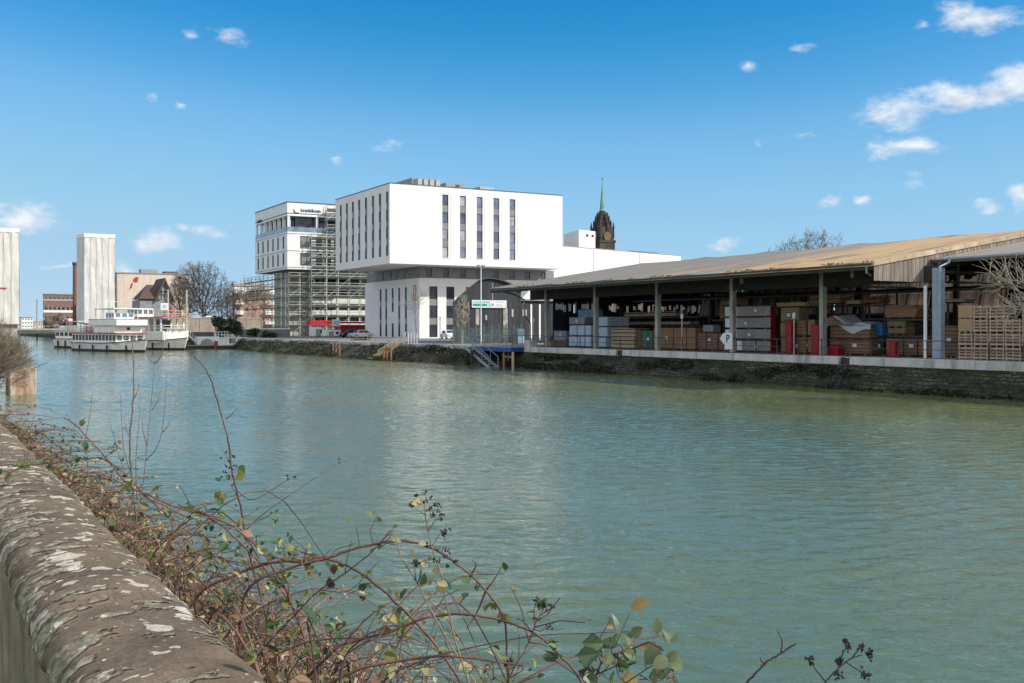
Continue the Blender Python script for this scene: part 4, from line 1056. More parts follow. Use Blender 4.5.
for lv in range(2):
    z_ = 1.515 + .76 * lv
    t_ = thing('plywood_crate', ['lower plain plywood crate on the slatted stack nearest the blue column', 'upper plain plywood crate on the slatted stack nearest the blue column'][lv], 'crate', (CXF + .55, y_edge - .48, z_))
    q = MB(); q.bbox(CXF + .04, CXF + 1.05, y_edge - .95, y_edge - .02, z_ + .05, z_ + .74, .015); q.build('panel', M('plywood', (.42, .29, .17), (.36, .24, .14), 1, .7, .004), t_)
    q = MB()
    for yy in (.1, .45, .8): q.box(CXF + .06, CXF + 1.0, y_edge - .95 + yy, y_edge - .87 + yy, z_ - .005, z_ + .048)
    q.build('runner', pallet_wood, t_)
# ================================================================ quay furniture
rl = thing('quay_railing', 'thin dark two-rail railing along the quay edge before the shed', 'railing', (48.45, 60, 0))
y = 18.0; RXX = 48.42
q = MB()
while y < 88.2:
    p_ = MB(); p_.box(RXX - .025, RXX + .025, y - .025, y + .025, .02, 1.05); p_.build('post', dark_steel if y < 74 else dark_steel, rl); y += 1.95
q.tube([(RXX, 18, 1.04), (RXX, 88.2, 1.04)], .026, 5); q.tube([(RXX, 18, .55), (RXX, 88.2, .55)], .02, 5)
q.build('rail', dark_steel, rl)
for (px, ln, lab) in ((620, 1.7, 'black ladder recessed in the quay edge below the pale plank stack'), (845, 1.7, 'black ladder recessed in the quay edge below the tarpaulin pack')):
    y = Yx(px, QX); t_ = thing('quay_ladder', lab, 'ladder', (QX - .05, y, -1.6))
    q = MB()
    for d in (-.28, .28): q.tube([(QX + .1, y + d, .02), (QX - .2, y + d, -.5), (QX - .95, y + d, -1.75)], .03, 5)
    q.build('stringer', dark_steel, t_)
    q = MB()
    for k in range(6): q.tube([(QX - .2 - .13 * k, y - .28, -.5 - .22 * k), (QX - .2 - .13 * k, y + .28, -.5 - .22 * k)], .02, 5)
    q.build('rung', dark_steel, t_)
    q = MB(); q.box(QX + .12, QX + .56, y - .46, y + .46, -.6, -.03); q.build('recess_plate', dark_steel, t_)
# berth sign: white board with a pointed side
y = Yx(729, 48.2)
t_ = thing('berth_sign', 'white parking sign with pointed left side on the quay railing', 'sign', (48.2, y, -.9))
A_ = Vector((0, 1, 0)); zt_, zb_ = Zp(333, 48.2, y), Zp(349, 48.2, y)
q = MB(); yr, yl, ym_ = Yx(733.2, 48.2), Yx(724.5, 48.2), Yx(720.5, 48.2)
zm = Zp(338.5, 48.2, y); zl = Zp(344, 48.2, y)
q.prism([(48.12, yr, zb_), (48.12, yl - .1, zb_), (48.12, yl - .1, zl + .05), (48.12, yl, zl), (48.12, ym_, zm), (48.12, yl, zt_), (48.12, yr, zt_)], (.03, 0, 0)); q.build('board', sign_white, t_)
q = MB(); q.box(48.15, 48.21, y - .03, y + .03, -.95, zt_); q.build('post', dark_steel, t_)
lettering(t_, 'P', .72, (48.1, Yx(727.0, 48.2), Zp(338.8, 48.2, y)), (R(90), 0, R(-90)), sign_ink, .008)
# slim lamp posts at the quay
def post_lamp(px, X, ytop, label, r=.045, head=True, mat_=None):
    y = Yx(px, X); zt_ = Zp(ytop, X, y); t_ = thing('lamp_post', label, 'lamp post', (X, y, 0))
    q = MB(); q.tube([(X, y, 0), (X, y, zt_ - .4)], r, 8); q.build('pole', mat_ or steel, t_)
    q = MB(); q.tube([(X, y, zt_ - .4), (X, y, zt_ - .36), (X, y, zt_ - .05), (X, y, zt_)], [r * 1.1, r * 2.3, r * 2.3, r * 1.2], 8); q.build('lamp_head', lamp_white, t_)
post_lamp(682, 48.9, 313.5, 'slim grey lamp post before the long brown pack')
post_lamp(794, 48.9, 312.5, 'slim grey lamp post before the olive packs')
post_lamp(534, 50, 318, 'slim grey lamp post by the shed end and the dark barn')
post_lamp(744 - 304, 60, 316.5, 'slim dark lamp post before the white hotel base', mat_=dark_steel)
X_, y = 50.5, Yx(481, 50.5)
t_ = thing('street_lamp', 'tall pale lamp mast in front of the dark barn sign', 'street lamp', (X_, y, 0))
zt_ = Zp(266, X_, y)
q = MB(); q.tube([(X_, y, 0), (X_, y, zt_ - .1)], [.085, .05], 8); q.build('mast', sign_white, t_)
q = MB(); q.tube([(X_ - .35, y, zt_ - .1), (X_ + .35, y, zt_ - .1)], .035, 6); q.bbox(X_ - .42, X_ - .1, y - .14, y + .14, zt_ - .12, zt_ + .12, .04); q.bbox(X_ + .1, X_ + .42, y - .14, y + .14, zt_ - .12, zt_ + .12, .04); q.build('lamp_head', mid_grey, t_)
# kerbside block
y = Yx(530, QX + .3); q = MB(); q.bbox(QX - .1, QX + .8, y - .5, y + .5, -.05, .62, .05)
tag(q.build('concrete_block', kerb_concrete), 'pale concrete block standing on the quay edge by the blue jetty', 'concrete block')

# ================================================================ dark barn beside the shed
BY = 106.0
bx0, bx1 = Xy(453, BY), Xy(521, BY)
barn = thing('barn', 'dark board-clad barn with arched roof and a banner', 'building', (bx0 + 4, BY, 0))
bz = lambda py: Zp(py, Xy(487, BY), BY)
prof_b = [(453, 303), (456, 299.5), (463, 293.5), (470, 287.5), (477, 281.8), (482, 279.6), (488, 278.7), (495, 279.2), (503, 281.2), (510, 284), (521, 290)]
pts = [(Xy(px, BY), bz(py)) for px, py in prof_b]
def ztop(x):
    for (a, za), (b_, zb_) in zip(pts, pts[1:]):
        if a <= x <= b_: return za + (zb_ - za) * (x - a) / (b_ - a)
    return pts[-1][1]
q = MB(); x = bx0; i = 0
while x < bx1 - .05:
    wd = min(.24, bx1 - x); q.prism([(x, BY + .015 * (i % 2), 0), (x + wd - .012, BY + .015 * (i % 2), 0), (x + wd - .012, BY + .015 * (i % 2), ztop(x + wd - .012)), (x, BY + .015 * (i % 2), ztop(x))], (0, .04, 0)); x += wd; i += 1
q.build('front_boards', barn_boards, barn)
q = MB()
for (a, za), (b_, zb_) in zip(pts, pts[1:]): q.prism([(a, BY - .3, za), (b_, BY - .3, zb_), (b_, BY - .3, zb_ + .16), (a, BY - .3, za + .16)], (11.5, 21, 0))
q.build('roof', M('barn_roof', (.1, .095, .09), (.06, .058, .055), 1, .85), barn)
for (x_, zz_) in ((bx0 + .02, pts[0][1]), (bx1 - .15, pts[-1][1])): q = MB(); q.prism([(x_, BY + .07, 0), (x_, BY + .07, zz_), (x_ + .12, BY + .07, zz_), (x_ + .12, BY + .07, 0)], (11.4, 20.8, 0)); q.build('side_wall', barn_boards, barn)
q = MB()
for (p0, p1, a, b_) in ((475.5, 479, 309, 325), (503, 507.3, 308, 343), (511.5, 513.3, 309, 317), (485, 487, 315, 320)):
    q.box(Xy(p0, BY), Xy(p1, BY), BY - .06, BY + .02, bz(b_), bz(a))
q.build('window_strip', M('strip_window', (.45, .42, .36), (.2, .2, .2), 1.5, .4), barn)
q = MB(); q.box(Xy(492, BY), Xy(492.8, BY), BY - .05, BY - .01, bz(300), bz(283)); q.build('vertical_trim', mid_grey, barn)
bn = thing('banner', 'white banner with a green bar hung on the dark barn', 'banner', (Xy(489, BY - .2), BY - .12, bz(304)))
x0, x1 = Xy(471.3, BY), Xy(506, BY); wdt = x1 - x0; zb_, zt_ = bz(307.8), bz(300.2)
q = MB(); q.box(x0, x1, BY - .16, BY - .12, zb_, zt_); q.build('sheet', sign_white, bn)
q = MB(); h_ = zt_ - zb_; q.box(x0 + .02 * wdt, x0 + .42 * wdt, BY - .168, BY - .161, zb_ + h_ * .2, zb_ + h_ * .5); q.build('green_bar', sign_green, bn)
q = MB(); q.box(x0 + .02 * wdt, x0 + .38 * wdt, BY - .168, BY - .161, zb_ + h_ * .56, zb_ + h_ * .86); q.box(x0 + .42 * wdt, x0 + .56 * wdt, BY - .168, BY - .161, zb_ + h_ * .1, zb_ + h_ * .6); q.build('teal_field', sign_teal, bn)
q = MB()
for (a0, a1, b0, b1) in ((.36, .52, .68, .82), (.57, .62, .25, .55), (.68, .9, .74, .8), (.68, .88, .22, .28), (.7, .86, .42, .46)):
    q.box(x0 + a0 * wdt, x0 + a1 * wdt, BY - .171, BY - .169, zb_ + h_ * b0, zb_ + h_ * b1)
q.build('print', mid_grey, bn)
# lean-to between barn and shed, mostly dark boards
lt = thing('lean_to', 'low dark boarded lean-to between the barn and the shed roof', 'building', (64, BY + 1.2, 0))
q = MB(); x = bx1; i = 0; xe = Xy(552, BY + 1)
while x < 92:
    if random.random() < .93: q.box(x, x + .22, BY + 1, BY + 1.05, 0, 4.9 if i % 7 else 4.6)
    x += .235; i += 1
q.build('front_boards', barn_boards, lt)
q = MB(); q.box(bx1 + .02, 92, BY + .7, BY + 16, 4.95, 5.15); q.build('roof', mid_grey, lt)
q = MB()
for p0 in (522, 525, 511): 
    q.box(Xy(p0, BY + 1), Xy(p0 + 1.6, BY + 1), BY + .93, BY + .98, Zp(316, Xy(p0, BY), BY), Zp(309.5, Xy(p0, BY), BY)) if p0 > 515 else None
q.build('window_strip', M('pale_strip', (.5, .47, .42), (.3, .3, .29), 1.5, .5), lt)
# teal mesh fence in front of the barn
fx0, fx1, fy = Xy(453, 99), Xy(521, 99), 99.0
fe = thing('mesh_fence', 'tall teal mesh fence with thin posts before the dark barn', 'fence', ((fx0 + fx1) / 2, fy, 0))
n = 9
for i in range(n + 1):
    x = fx0 + (fx1 - fx0) * i / n; q = MB(); q.box(x - .04, x + .04, fy - .04, fy + .04, 0, Zp(324 if i > 1 else 327, x, fy)); q.build('post', M('fence_post_%d' % 0, (.12, .17, .17), None, 2, .5) if i == 0 else bpy.data.materials['fence_post_0'], fe)
m, nt2, b = newmat('fence_mesh')
vv = coords(nt2); f = noisef(nt2, vv, 2.2, 5, .7)
nt2.links.new(ramp(nt2, noisef(nt2, vv, .9, 5, .7), [(.35, (.03, .045, .05)), (.55, (.08, .12, .13)), (.75, (.2, .28, .3))]), b.inputs['Base Color']); b.inputs['Roughness'].default_value = .5
tr = N(nt2, 'ShaderNodeBsdfTransparent'); mx = N(nt2, 'ShaderNodeMixShader')
nt2.links.new(ramp(nt2, f, [(.38, .15), (.62, .65)]), mx.inputs[0]); nt2.links.new(tr.outputs[0], mx.inputs[1]); nt2.links.new(b.outputs[0], mx.inputs[2]); nt2.links.new(mx.outputs[0], nt2.nodes['Material Output'].inputs['Surface'])
for i in range(n):
    a, b_ = fx0 + (fx1 - fx0) * i / n, fx0 + (fx1 - fx0) * (i + 1) / n
    q = MB(); q.box(a + .05, b_ - .05, fy - .01, fy + .01, .12, Zp(326 + random.uniform(-1, 2), a, fy)); q.build('mesh_panel', m, fe)
t_ = thing('street_cabinet', 'pale teal upright cabinet beside the fence end', 'cabinet', (Xy(520, 98), 98, 0))
xx = Xy(519, 98); q = MB(); q.bbox(xx - .4, xx + .45, 97.6, 98.4, 0, Zp(329, xx, 98), .05); q.build('cabinet_body', teal_mesh, t_)
q = MB(); q.box(xx - .35, xx + .4, 97.57, 97.595, .15, .9); q.build('door', sign_teal, t_)

# ================================================================ blue landing stage with steps
jx0, jx1 = 46.5, 47.8
jy0, jy1 = Yx(514, 46.8), Yx(478, 46.8)
js = thing('landing_stage', 'landing stage with blue steel beam and slender railing before the dark barn', 'jetty', (46.2, (jy0 + jy1) / 2, -.3))
q = MB(); q.box(jx0, jx0 + .16, jy0, jy1, -.42, -.02); q.box(jx1 - .16, jx1, jy0, jy1, -.42, -.02)
for k in range(5): yy = jy0 + (jy1 - jy0) * k / 4; q.box(jx0 + .16, jx1 - .16, yy - .06 + (.06 if k == 0 else 0), yy + .06, -.4, -.05)
q.build('beam', blue_steel, js)
q = MB(); x = jx0
while x < jx1: q.box(x, x + .19, jy0, jy1 + 1.2, -.015, .03); x += .2
q.build('decking', pallet_wood, js)
q = MB(); n = 26
for i in range(n + 1):
    yy = jy0 + (jy1 + .8 - jy0) * i / n; q.box(jx0 + .03, jx0 + .06, yy - .012, yy + .012, .03, 1.0)
q.build('baluster', steel, js)
q = MB(); q.box(jx0 + .02, jx0 + .07, jy0, jy1 + .8, 1.0, 1.05); q.build('handrail', steel, js)
q = MB()
for i in range(12): xx = jx0 + .2 + (jx1 - jx0 - .3) * i / 11; q.box(xx - .012, xx + .012, jy0 + .03, jy0 + .06, .03, 1.0)
q.box(jx0 + .1, jx1, jy0 + .02, jy0 + .07, 1.0, 1.05); q.build('end_railing', steel, js)
for (px, X) in ((504, 46.7), (508.5, 47.3), (513, 46.7)):
    yy = Yx(px, X); q = MB(); q.tube([(X, yy, -3), (X, yy, -.42)], .13, 8); q.build('pile', ochre_pile if px < 512 else timber_pale, js)
q = MB(); q.box(46.66, 46.76, jy0 + .2, jy0 + 1.9, -.95, -.8); q.build('brace', ochre_pile, js)
for k_, xo in enumerate((jx0 - 1.0, jx0 - .2)):
    pass
st = thing('boarding_steps', 'galvanised steps running from the quay down to the water beside the blue jetty', 'steps', (jx0 - .6, jy1, -1))
ya_, yb_ = Yx(468, jx0 - .6), Yx(494, jx0 - .6)
for xo in (jx0 - 1.05, jx0 - .12):
    q = MB(); q.prism([(xo, ya_, .1), (xo, ya_, -.16), (xo, yb_, -2.1), (xo, yb_, -1.84)], (.07, 0, 0)); q.build('stringer', steel, st)
    q = MB(); q.tube([(xo, ya_ + .3, 1.05), (xo, ya_ - .2, 1.05), (xo, yb_ + .1, -.9), (xo, yb_ + .1, -1.9)], .035, 6); 
    for f_ in (.0, .35, .7): yy = ya_ + (yb_ - ya_) * f_; zz_ = .1 - 1.94 * f_; q.tube([(xo, yy, zz_), (xo, yy, zz_ + .95)], .028, 5)
    q.build('handrail', steel, st)
q = MB()
for k in range(9): f_ = (k + .5) / 9; yy = ya_ + (yb_ - ya_) * f_; q.box(jx0 - .97, jx0 - .13, yy - .14, yy + .14, -.02 - 1.94 * f_, .02 - 1.94 * f_)
q.build('tread', steel, st)
for (px, lab) in ((472, 'dark mooring pile left of the boarding steps'),):
    yy = Yx(472, 45.2); q = MB(); q.tube([(45.2, yy, -3), (45.2, yy, -.35)], [.17, .15], 8); tag(q.build('mooring_pile', shed_dark), lab, 'mooring pile')
# pairs of mooring piles further along
def piles(label, pxs, X, ytop, cross=True):
    ys_ = [Yx(p, X) for p in pxs]
    t_ = thing('mooring_dolphin', label, 'mooring piles', (X, sum(ys_) / len(ys_), WL))
    for yy in ys_:
        q = MB(); q.tube([(X, yy, -3.2), (X, yy, Zp(ytop, X, yy))], .1, 8); q.build('pile', ochre_pile, t_)
    if cross: q = MB(); zc = Zp(ytop + 3, X, ys_[0]); q.box(X - .08, X + .08, min(ys_), max(ys_), zc - .13, zc + .13); q.build('crossbeam', ochre_pile, t_)
piles('pair of pale piles joined by a crossbeam below the red hoarding', (333, 336, 339.5), 44.6, 343.5)
piles('orange-brown pile group at the foot of the plank ramp', (384, 387, 391), 44.2, 346)
t_ = thing('plank_ramp', 'wooden ramp slanting from the quay down to the orange-brown piles', 'ramp', (45.5, Yx(390, 45.5), -.8))
pa, pb = at(402, 340.5, 0.1), 0
ya2, yb2_ = Yx(402, 47.4), Yx(375, 44.6)
for xo in (0, 1.0):
    q = MB(); q.tube([(47.6 - xo * .2, ya2, .05), (44.9 - xo * .8, yb2_, -1.8)], .11, 6); q.build('stringer', timber_pale, t_)
q = MB()
for k in range(16): f_ = (k + .5) / 16; yy = ya2 + (yb2_ - ya2) * f_; xx = 47.5 - 2.7 * f_; zz_ = .12 - 1.85 * f_; q.box(xx - 1.1, xx + .1, yy - .22, yy + .22, zz_ - .03, zz_ + .03)
q.build('tread', timber_pale, t_)
q = MB(); q.tube([(47.6, ya2, 1.0), (44.9, yb2_, -.85)], .05, 5)
for f_ in (0, .3, .6, .95): q.tube([(47.6 - 2.7 * f_, ya2 + (yb2_ - ya2) * f_, .1 - 1.85 * f_), (47.6 - 2.7 * f_, ya2 + (yb2_ - ya2) * f_, 1.0 - 1.85 * f_)], .04, 5)
q.build('handrail', timber_pale, t_)
t_ = thing('lattice_gate', 'small pale lattice gate at the head of the plank ramp', 'gate', (47.8, ya2 - 2, 0))
q = MB()
for k in range(5): q.box(47.8, 47.86, ya2 - 3.2 + .8 * k, ya2 - 3.12 + .8 * k, 0, 1.3)
q.box(47.8, 47.86, ya2 - 3.2, ya2, 1.25, 1.32); q.box(47.8, 47.86, ya2 - 3.2, ya2, .5, .56); q.build('frame', sign_white, t_)

# ================================================================ site in front of the office
t_ = thing('site_hoarding', 'bright red sheeted enclosure at the foot of the scaffold beside the hotel', 'hoarding', (Xy(354, 198), 198, 0))
x0, x1 = Xy(341, 198), Xy(368, 198)
q = MB(); q.box(x0, x1, 198, 202, 0, Zp(325, x0, 198)); q.build('sheeting', red_paint, t_)
q = MB()
for k in range(7): xx = x0 + (x1 - x0) * k / 6; q.box(xx - .06, xx + .06, 197.9, 197.98, 0, Zp(326, x0, 198))
q.build('post', M('dull_red', (.33, .05, .05), None, 2, .6), t_)
q = MB(); q.box(x0 - 1.2, x1, 197.2, 203, Zp(323.4, x0, 198), Zp(321.8, x0, 198)); q.build('canopy', red_paint, t_)
t_ = thing('red_awning', 'long red fascia strip over the ground floor left of the white site cabin', 'awning', (Xy(320, 204), 204, 3))
q = MB(); q.box(Xy(310.5, 206), Xy(332, 206), 206, 208.5, Zp(325, 76, 206), Zp(320.4, 76, 206)); q.build('fascia', red_paint, t_)
q = MB()
for p in (311, 318, 325, 331): xx = Xy(p, 206.2); q.box(xx - .08, xx + .08, 206.1, 206.3, 0, Zp(325, 76, 206)); 
q.build('post', mid_grey, t_)
def cabin(label, px0, px1, py0, Y, wall_m, dark=None):
    x0, x1 = Xy(px0, Y), Xy(px1, Y); z_ = Zp(py0, x0, Y)
    t_ = thing('site_cabin', label, 'site cabin', ((x0 + x1) / 2, Y, 0))
    q = MB(); q.bbox(x0, x1, Y, Y + 2.5, .15, z_, .06); q.build('body', wall_m, t_)
    q = MB(); q.box(x0 + .6, x0 + 1.5, Y - .04, Y - .004, .2, z_ * .78); q.build('door', mid_grey, t_)
    q = MB(); q.box(x0 + 2.0, min(x1 - .4, x0 + 3.4), Y - .04, Y - .004, z_ * .4, z_ * .75); q.build('window', pane_dark, t_)
    q = MB()
    for xx in (x0 + .3, x1 - .3): q.box(xx - .15, xx + .15, Y + .3, Y + 2.2, 0, .148)
    q.build('support', concrete, t_)
cabin('white site cabin below the red fascia strip', 313, 322, 327, 199, sign_white)
cabin('grey-white site cabin left of the red enclosure', 326, 341, 330, 196, white_panel)
t_ = thing('site_sign', 'pale blue site board standing over the cabins below the scaffold', 'sign', (Xy(336, 197), 194, 0))
x0, x1 = Xy(332.5, 194), Xy(340, 194); q = MB(); q.box(x0, x1, 194, 194.08, Zp(326, x0, 194), Zp(319.5, x0, 194)); q.build('board', sign_white, t_)
q = MB(); q.box(x0 + .15, x1 - .15, 193.985, 193.998, Zp(324.5, x0, 194), Zp(321, x0, 194)); q.build('panel', sign_teal, t_)
q = MB(); 
for xx in (x0 + .2, x1 - .2): q.box(xx - .06, xx + .06, 194.09, 194.2, 0, Zp(320, x0, 194))
q.build('post', steel, t_)
# cars
def car(label, x, y, body_m, rz=0):
    t_ = thing('parked_car', label, 'car', (x, y, 0), 'cars parked behind the far quay', rz)
    q = MB(); W = .86
    side = [(-2.1, .28), (-2.15, .62), (-1.95, .88), (-1.2, .95), (-.75, 1.4), (.75, 1.44), (1.45, .98), (2.0, .86), (2.15, .55), (2.1, .28)]
    n = len(side); rings = []
    for (f_, wv_) in ((0, .9), (.06, 1), (.94, 1), (1, .9)):
        rings.append([(px_, -W + 2 * W * f_ * 1.0, .28 + (pz_ - .28) * wv_) if pz_ > .3 else (px_, -W + 2 * W * f_, .28) for px_, pz_ in side])
    vs = [p for r_ in rings for p in r_]
    q.add(vs, [(i * n + j, i * n + (j + 1) % n, (i + 1) * n + (j + 1) % n, (i + 1) * n + j) for i in range(3) for j in range(n)] + [list(range(n))[::-1], [3 * n + j for j in range(n)]])
    q.build('body', body_m, t_, local=True)
    q = MB()
    for s_ in (-1, 1):
        yy = s_ * (W + .006)
        q.add([(-1.05, yy, .95), (-.7, yy, 1.28), (.05, yy, 1.3), (.05, yy, .95)], [(0, 1, 2, 3)]); q.add([(.13, yy, .95), (.13, yy, 1.3), (.7, yy, 1.29), (1.2, yy, .95)], [(0, 1, 2, 3)])
    q.add([(-1.17, -.7, 1.0), (-1.17, .7, 1.0), (-.8, .62, 1.37), (-.8, -.62, 1.37)], [(0, 1, 2, 3)]); q.add([(1.4, -.7, 1.05), (1.4, .7, 1.05), (.82, .62, 1.43), (.82, -.62, 1.43)], [(0, 1, 2, 3)])
    q.build('window', pane_dark, t_, local=True)
    for (wx, wy) in ((-1.3, -1), (-1.3, 1), (1.3, -1), (1.3, 1)):
        q = MB(); q.tube([(wx, wy * W * .82, .31), (wx, wy * (W + .02), .31)], .31, 14); o = q.build('wheel', rubber, t_, local=True)
        r_ = MB(); r_.tube([(wx, wy * (W + .021), .31), (wx, wy * (W + .035), .31)], .19, 12); r_.build('rim', paint_silver, o, local=True)
    for s_ in (-1, 1):
        q = MB(); q.bbox(-2.17, -2.1, s_ * .6 - .16, s_ * .6 + .16, .6, .74, .01); q.build('headlight', lamp_white, t_, local=True)
    return t_
def at_ground(px, Y): return Xy(px, Y), Y
for (px, Y, mm, lab, rz) in ((352, 176, paint_black, 'black car parked before the red enclosure', .1), (361, 172, paint_silver, 'silver car parked close to the white base wall before the red enclosure', .1),
                             (449, 150, sign_white, 'white car at the corner of the white base and the barn', R(80))):
    x, y = at_ground(px, Y); car(lab, x, y, mm, rz)
# ================================================================ trees
def bare_tree(name, label, loc, h, spread, seed, tm, cm, trunk_h=.28, tr=None, levels=6, nb=3, min_r=.012, wob=.16, upb=.25, stems=1, group=None, cat='tree', droop=0, thick=1.0):
    rnd = random.Random(seed)
    t_ = thing(name, label, cat, loc, group)
    T, K = MB(), MB()
    L0 = Vector(loc); tr = tr or h * .022
    def grow(p, d, ln, r, lv):
        n = 3 if lv > 1 else 2
        pts, rad = [p], [r]; q = p; dd = d.copy()
        for i in range(n):
            dd = (dd + Vector((rnd.gauss(0, wob), rnd.gauss(0, wob), rnd.gauss(0, wob * .6) + (upb * .12 if lv > 1 else -droop)))).normalized()
            q = q + dd * (ln / n); pts.append(q); rad.append(max(min_r * thick * .7, r * (1 - .45 * (i + 1) / n)))
        (T if lv == levels else K).tube(pts, rad, 8 if lv == levels else (5 if lv >= levels - 2 else 3), cap=False)
        if lv == 0: return
        kids = nb + (1 if lv >= levels - 1 else 0) + (1 if rnd.random() < .35 else 0)
        for k in range(kids):
            f_ = 1.0 if k == 0 else rnd.uniform(.45, .98) if lv < levels else rnd.uniform(.7, 1)
            i = min(n - 1, int(f_ * n)); g_ = f_ * n - i
            bp = pts[i].lerp(pts[i + 1], min(1, g_)) if f_ < 1 else pts[-1]
            ang = rnd.uniform(.15, .35) if k == 0 else rnd.uniform(.45, .95) * spread
            az = rnd.uniform(0, 2 * math.pi)
            ax = dd.orthogonal().normalized(); ax.rotate(__import__('mathutils').Quaternion(dd, az))
            nd = (dd * math.cos(ang) + ax * math.sin(ang)); nd.z += upb * .25; nd.normalize()
            grow(bp, nd, ln * rnd.uniform(.62, .86), max(min_r * thick, rad[i + 1 if i + 1 < len(rad) else -1] * (.8 if k == 0 else rnd.uniform(.45, .65))), lv - 1)
    for s_ in range(stems):
        d0 = Vector((rnd.gauss(0, .06 if stems == 1 else .28), rnd.gauss(0, .06 if stems == 1 else .28), 1)).normalized()
        grow(L0 + (Vector((0, 0, -.1)) if stems == 1 else Vector((rnd.gauss(0, .15), rnd.gauss(0, .15), -.1))), d0, h * trunk_h, tr, levels)
    # bring the crown to the wanted height
    top = max(v_[2] for v_ in K.v) - L0.z; f_ = h / top
    for q in (T, K): q.v = [(L0.x + (a - L0.x) * f_, L0.y + (b_ - L0.y) * f_, L0.z + (c - L0.z) * f_) for a, b_, c in q.v]
    T.build('trunk', tm, t_, smooth=True); K.build('crown', cm, t_, smooth=True)
    return t_
def crown_tree(name, label, loc, h, cw, seed, tm, cm, base=.3, tr=.3, natt=1200, group=None, cat='tree', tw=.025, lean=0, step=None, shape=1.0):
    """a leafless tree whose limbs grow towards points scattered through a rounded crown"""
    from mathutils import kdtree
    rnd = random.Random(seed); t_ = thing(name, label, cat, loc, group); L0 = Vector(loc)
    cz = h * (base + (1 - base) * .5); rz_ = h * (1 - base) * .5; st_ = step or h * .034
    att = []
    lobes = [(Vector((rnd.gauss(0, .35), rnd.gauss(0, .35), rnd.gauss(0, .3))), rnd.uniform(.5, .75)) for _ in range(9)] + [(Vector((0, 0, .1)), .8)]
    while len(att) < natt:
        c_, r_ = rnd.choice(lobes); d = Vector((rnd.gauss(0, 1), rnd.gauss(0, 1), rnd.gauss(0, 1))).normalized() * r_ * rnd.random() ** .35
        p = c_ + d
        if p.length > 1.0 or p.z < -.9: continue
        p.z = p.z if p.z > 0 else p.z * shape
        att.append(L0 + Vector((p.x * cw, p.y * cw, cz + p.z * rz_)))
    nodes = [L0 + Vector((0, 0, -.15))]; par = [-1]; p = nodes[0]
    for k in range(max(2, int(h * base * .75 / st_))):
        p = p + Vector((rnd.gauss(0, .06) + lean * .1, rnd.gauss(0, .06), 1)).normalized() * st_; nodes.append(p); par.append(len(nodes) - 2)
    inf, kill = h * .6, st_ * 1.25
    for it in range(75):
        kd = kdtree.KDTree(len(nodes))
        for i, n_ in enumerate(nodes): kd.insert(n_, i)
        kd.balance(); acc = {}; keep = []
        for a in att:
            _, i, d = kd.find(a)
            if d < kill: continue
            keep.append(a)
            if d < inf: acc.setdefault(i, Vector((0, 0, 0))); acc[i] += (a - nodes[i]).normalized()
        att = keep
        if not att or not acc: break
        for i, v_ in acc.items():
            if v_.length < .15: v_ = v_ + Vector((rnd.gauss(0, .5), rnd.gauss(0, .5), rnd.gauss(0, .5)))
            nodes.append(nodes[i] + (v_.normalized() + Vector((rnd.gauss(0, .16), rnd.gauss(0, .16), rnd.gauss(0, .12) + .06))).normalized() * st_); par.append(i)
    nn = len(nodes); w_ = [0.0] * nn; ch = [0] * nn
    for i in range(nn - 1, 0, -1):
        if ch[i] == 0: w_[i] = 1.0
        w_[par[i]] += w_[i]; ch[par[i]] += 1
    rmax = w_[0] ** .5; rad = [max(tw, tr * (x / w_[0]) ** .5) for x in w_]
    T, K = MB(), MB()
    for i in range(1, nn):
        j = par[i]; (T if w_[i] > w_[0] * .3 else K).tube([nodes[j], nodes[i]], [min(rad[j], rad[i] * 1.25), rad[i]], 7 if rad[i] > tr * .3 else 4 if rad[i] > tr * .12 else 3, cap=False)
        if w_[i] < 7:
            for _ in range(3):
                d = ((nodes[i] - nodes[j]).normalized() * .7 + Vector((rnd.gauss(0, .6), rnd.gauss(0, .6), rnd.gauss(0, .5) + .15))).normalized(); q1 = nodes[i] + d * st_ * rnd.uniform(.5, 1.2)
                K.tube([nodes[i], q1], [tw * .8, tw * .45], 3, cap=False)
                for _2 in range(2):
                    d2 = (d + Vector((rnd.gauss(0, .5), rnd.gauss(0, .5), rnd.gauss(0, .5) + .1))).normalized(); K.tube([nodes[i].lerp(q1, rnd.uniform(.3, .9)), q1 + d2 * st_ * rnd.uniform(.3, .9)], [tw * .6, tw * .35], 3, cap=False)
    T.build('trunk', tm, t_, smooth=True); K.build('crown', cm, t_, smooth=True)
    return t_
def gpos(px, Y, z=0): return (Xy(px, Y), Y, z)
def htop(py, px, Y): return Zp(py, Xy(px, Y), Y)
crown_tree('plane_tree', 'big leafless tree with wide rounded crown behind the beige canal wall', gpos(203, 244), htop(257.5, 203, 244), 7.4, 11, bark_pale, bark_twig, .2, .5, 3200, tw=.024, step=.42)
crown_tree('bare_tree', 'brownish leafless tree left of the big crown, in front of the gabled house', gpos(180, 252), htop(276, 180, 252), 4.2, 5, bark_grey, bark_twig, .12, .3, 1300, tw=.026, step=.36)
crown_tree('bare_tree', 'brownish leafless tree right of the big crown beside the pink block', gpos(225, 256), htop(281, 225, 256), 4.0, 8, bark_grey, bark_twig, .12, .3, 1300, tw=.026, step=.36)
crown_tree('bare_tree', 'large leafless crown showing above the ridge of the timber shed', gpos(817, 106), htop(228.0, 817, 106), 6.0, 21, bark_grey, bark_grey, .28, .3, 2000, tw=.02)
crown_tree('bare_tree', 'small leafless crown at the left of the large one above the shed ridge', gpos(781, 112), htop(239, 781, 112), 3.0, 4, bark_grey, bark_grey, .3, .2, 600, tw=.02)
bare_tree('street_tree', 'slim young leafless tree before the corner of the white base', gpos(418, 138), htop(283, 418, 138), .8, 31, bark_grey, bark_grey, .36, .11, 5, 2, .016)
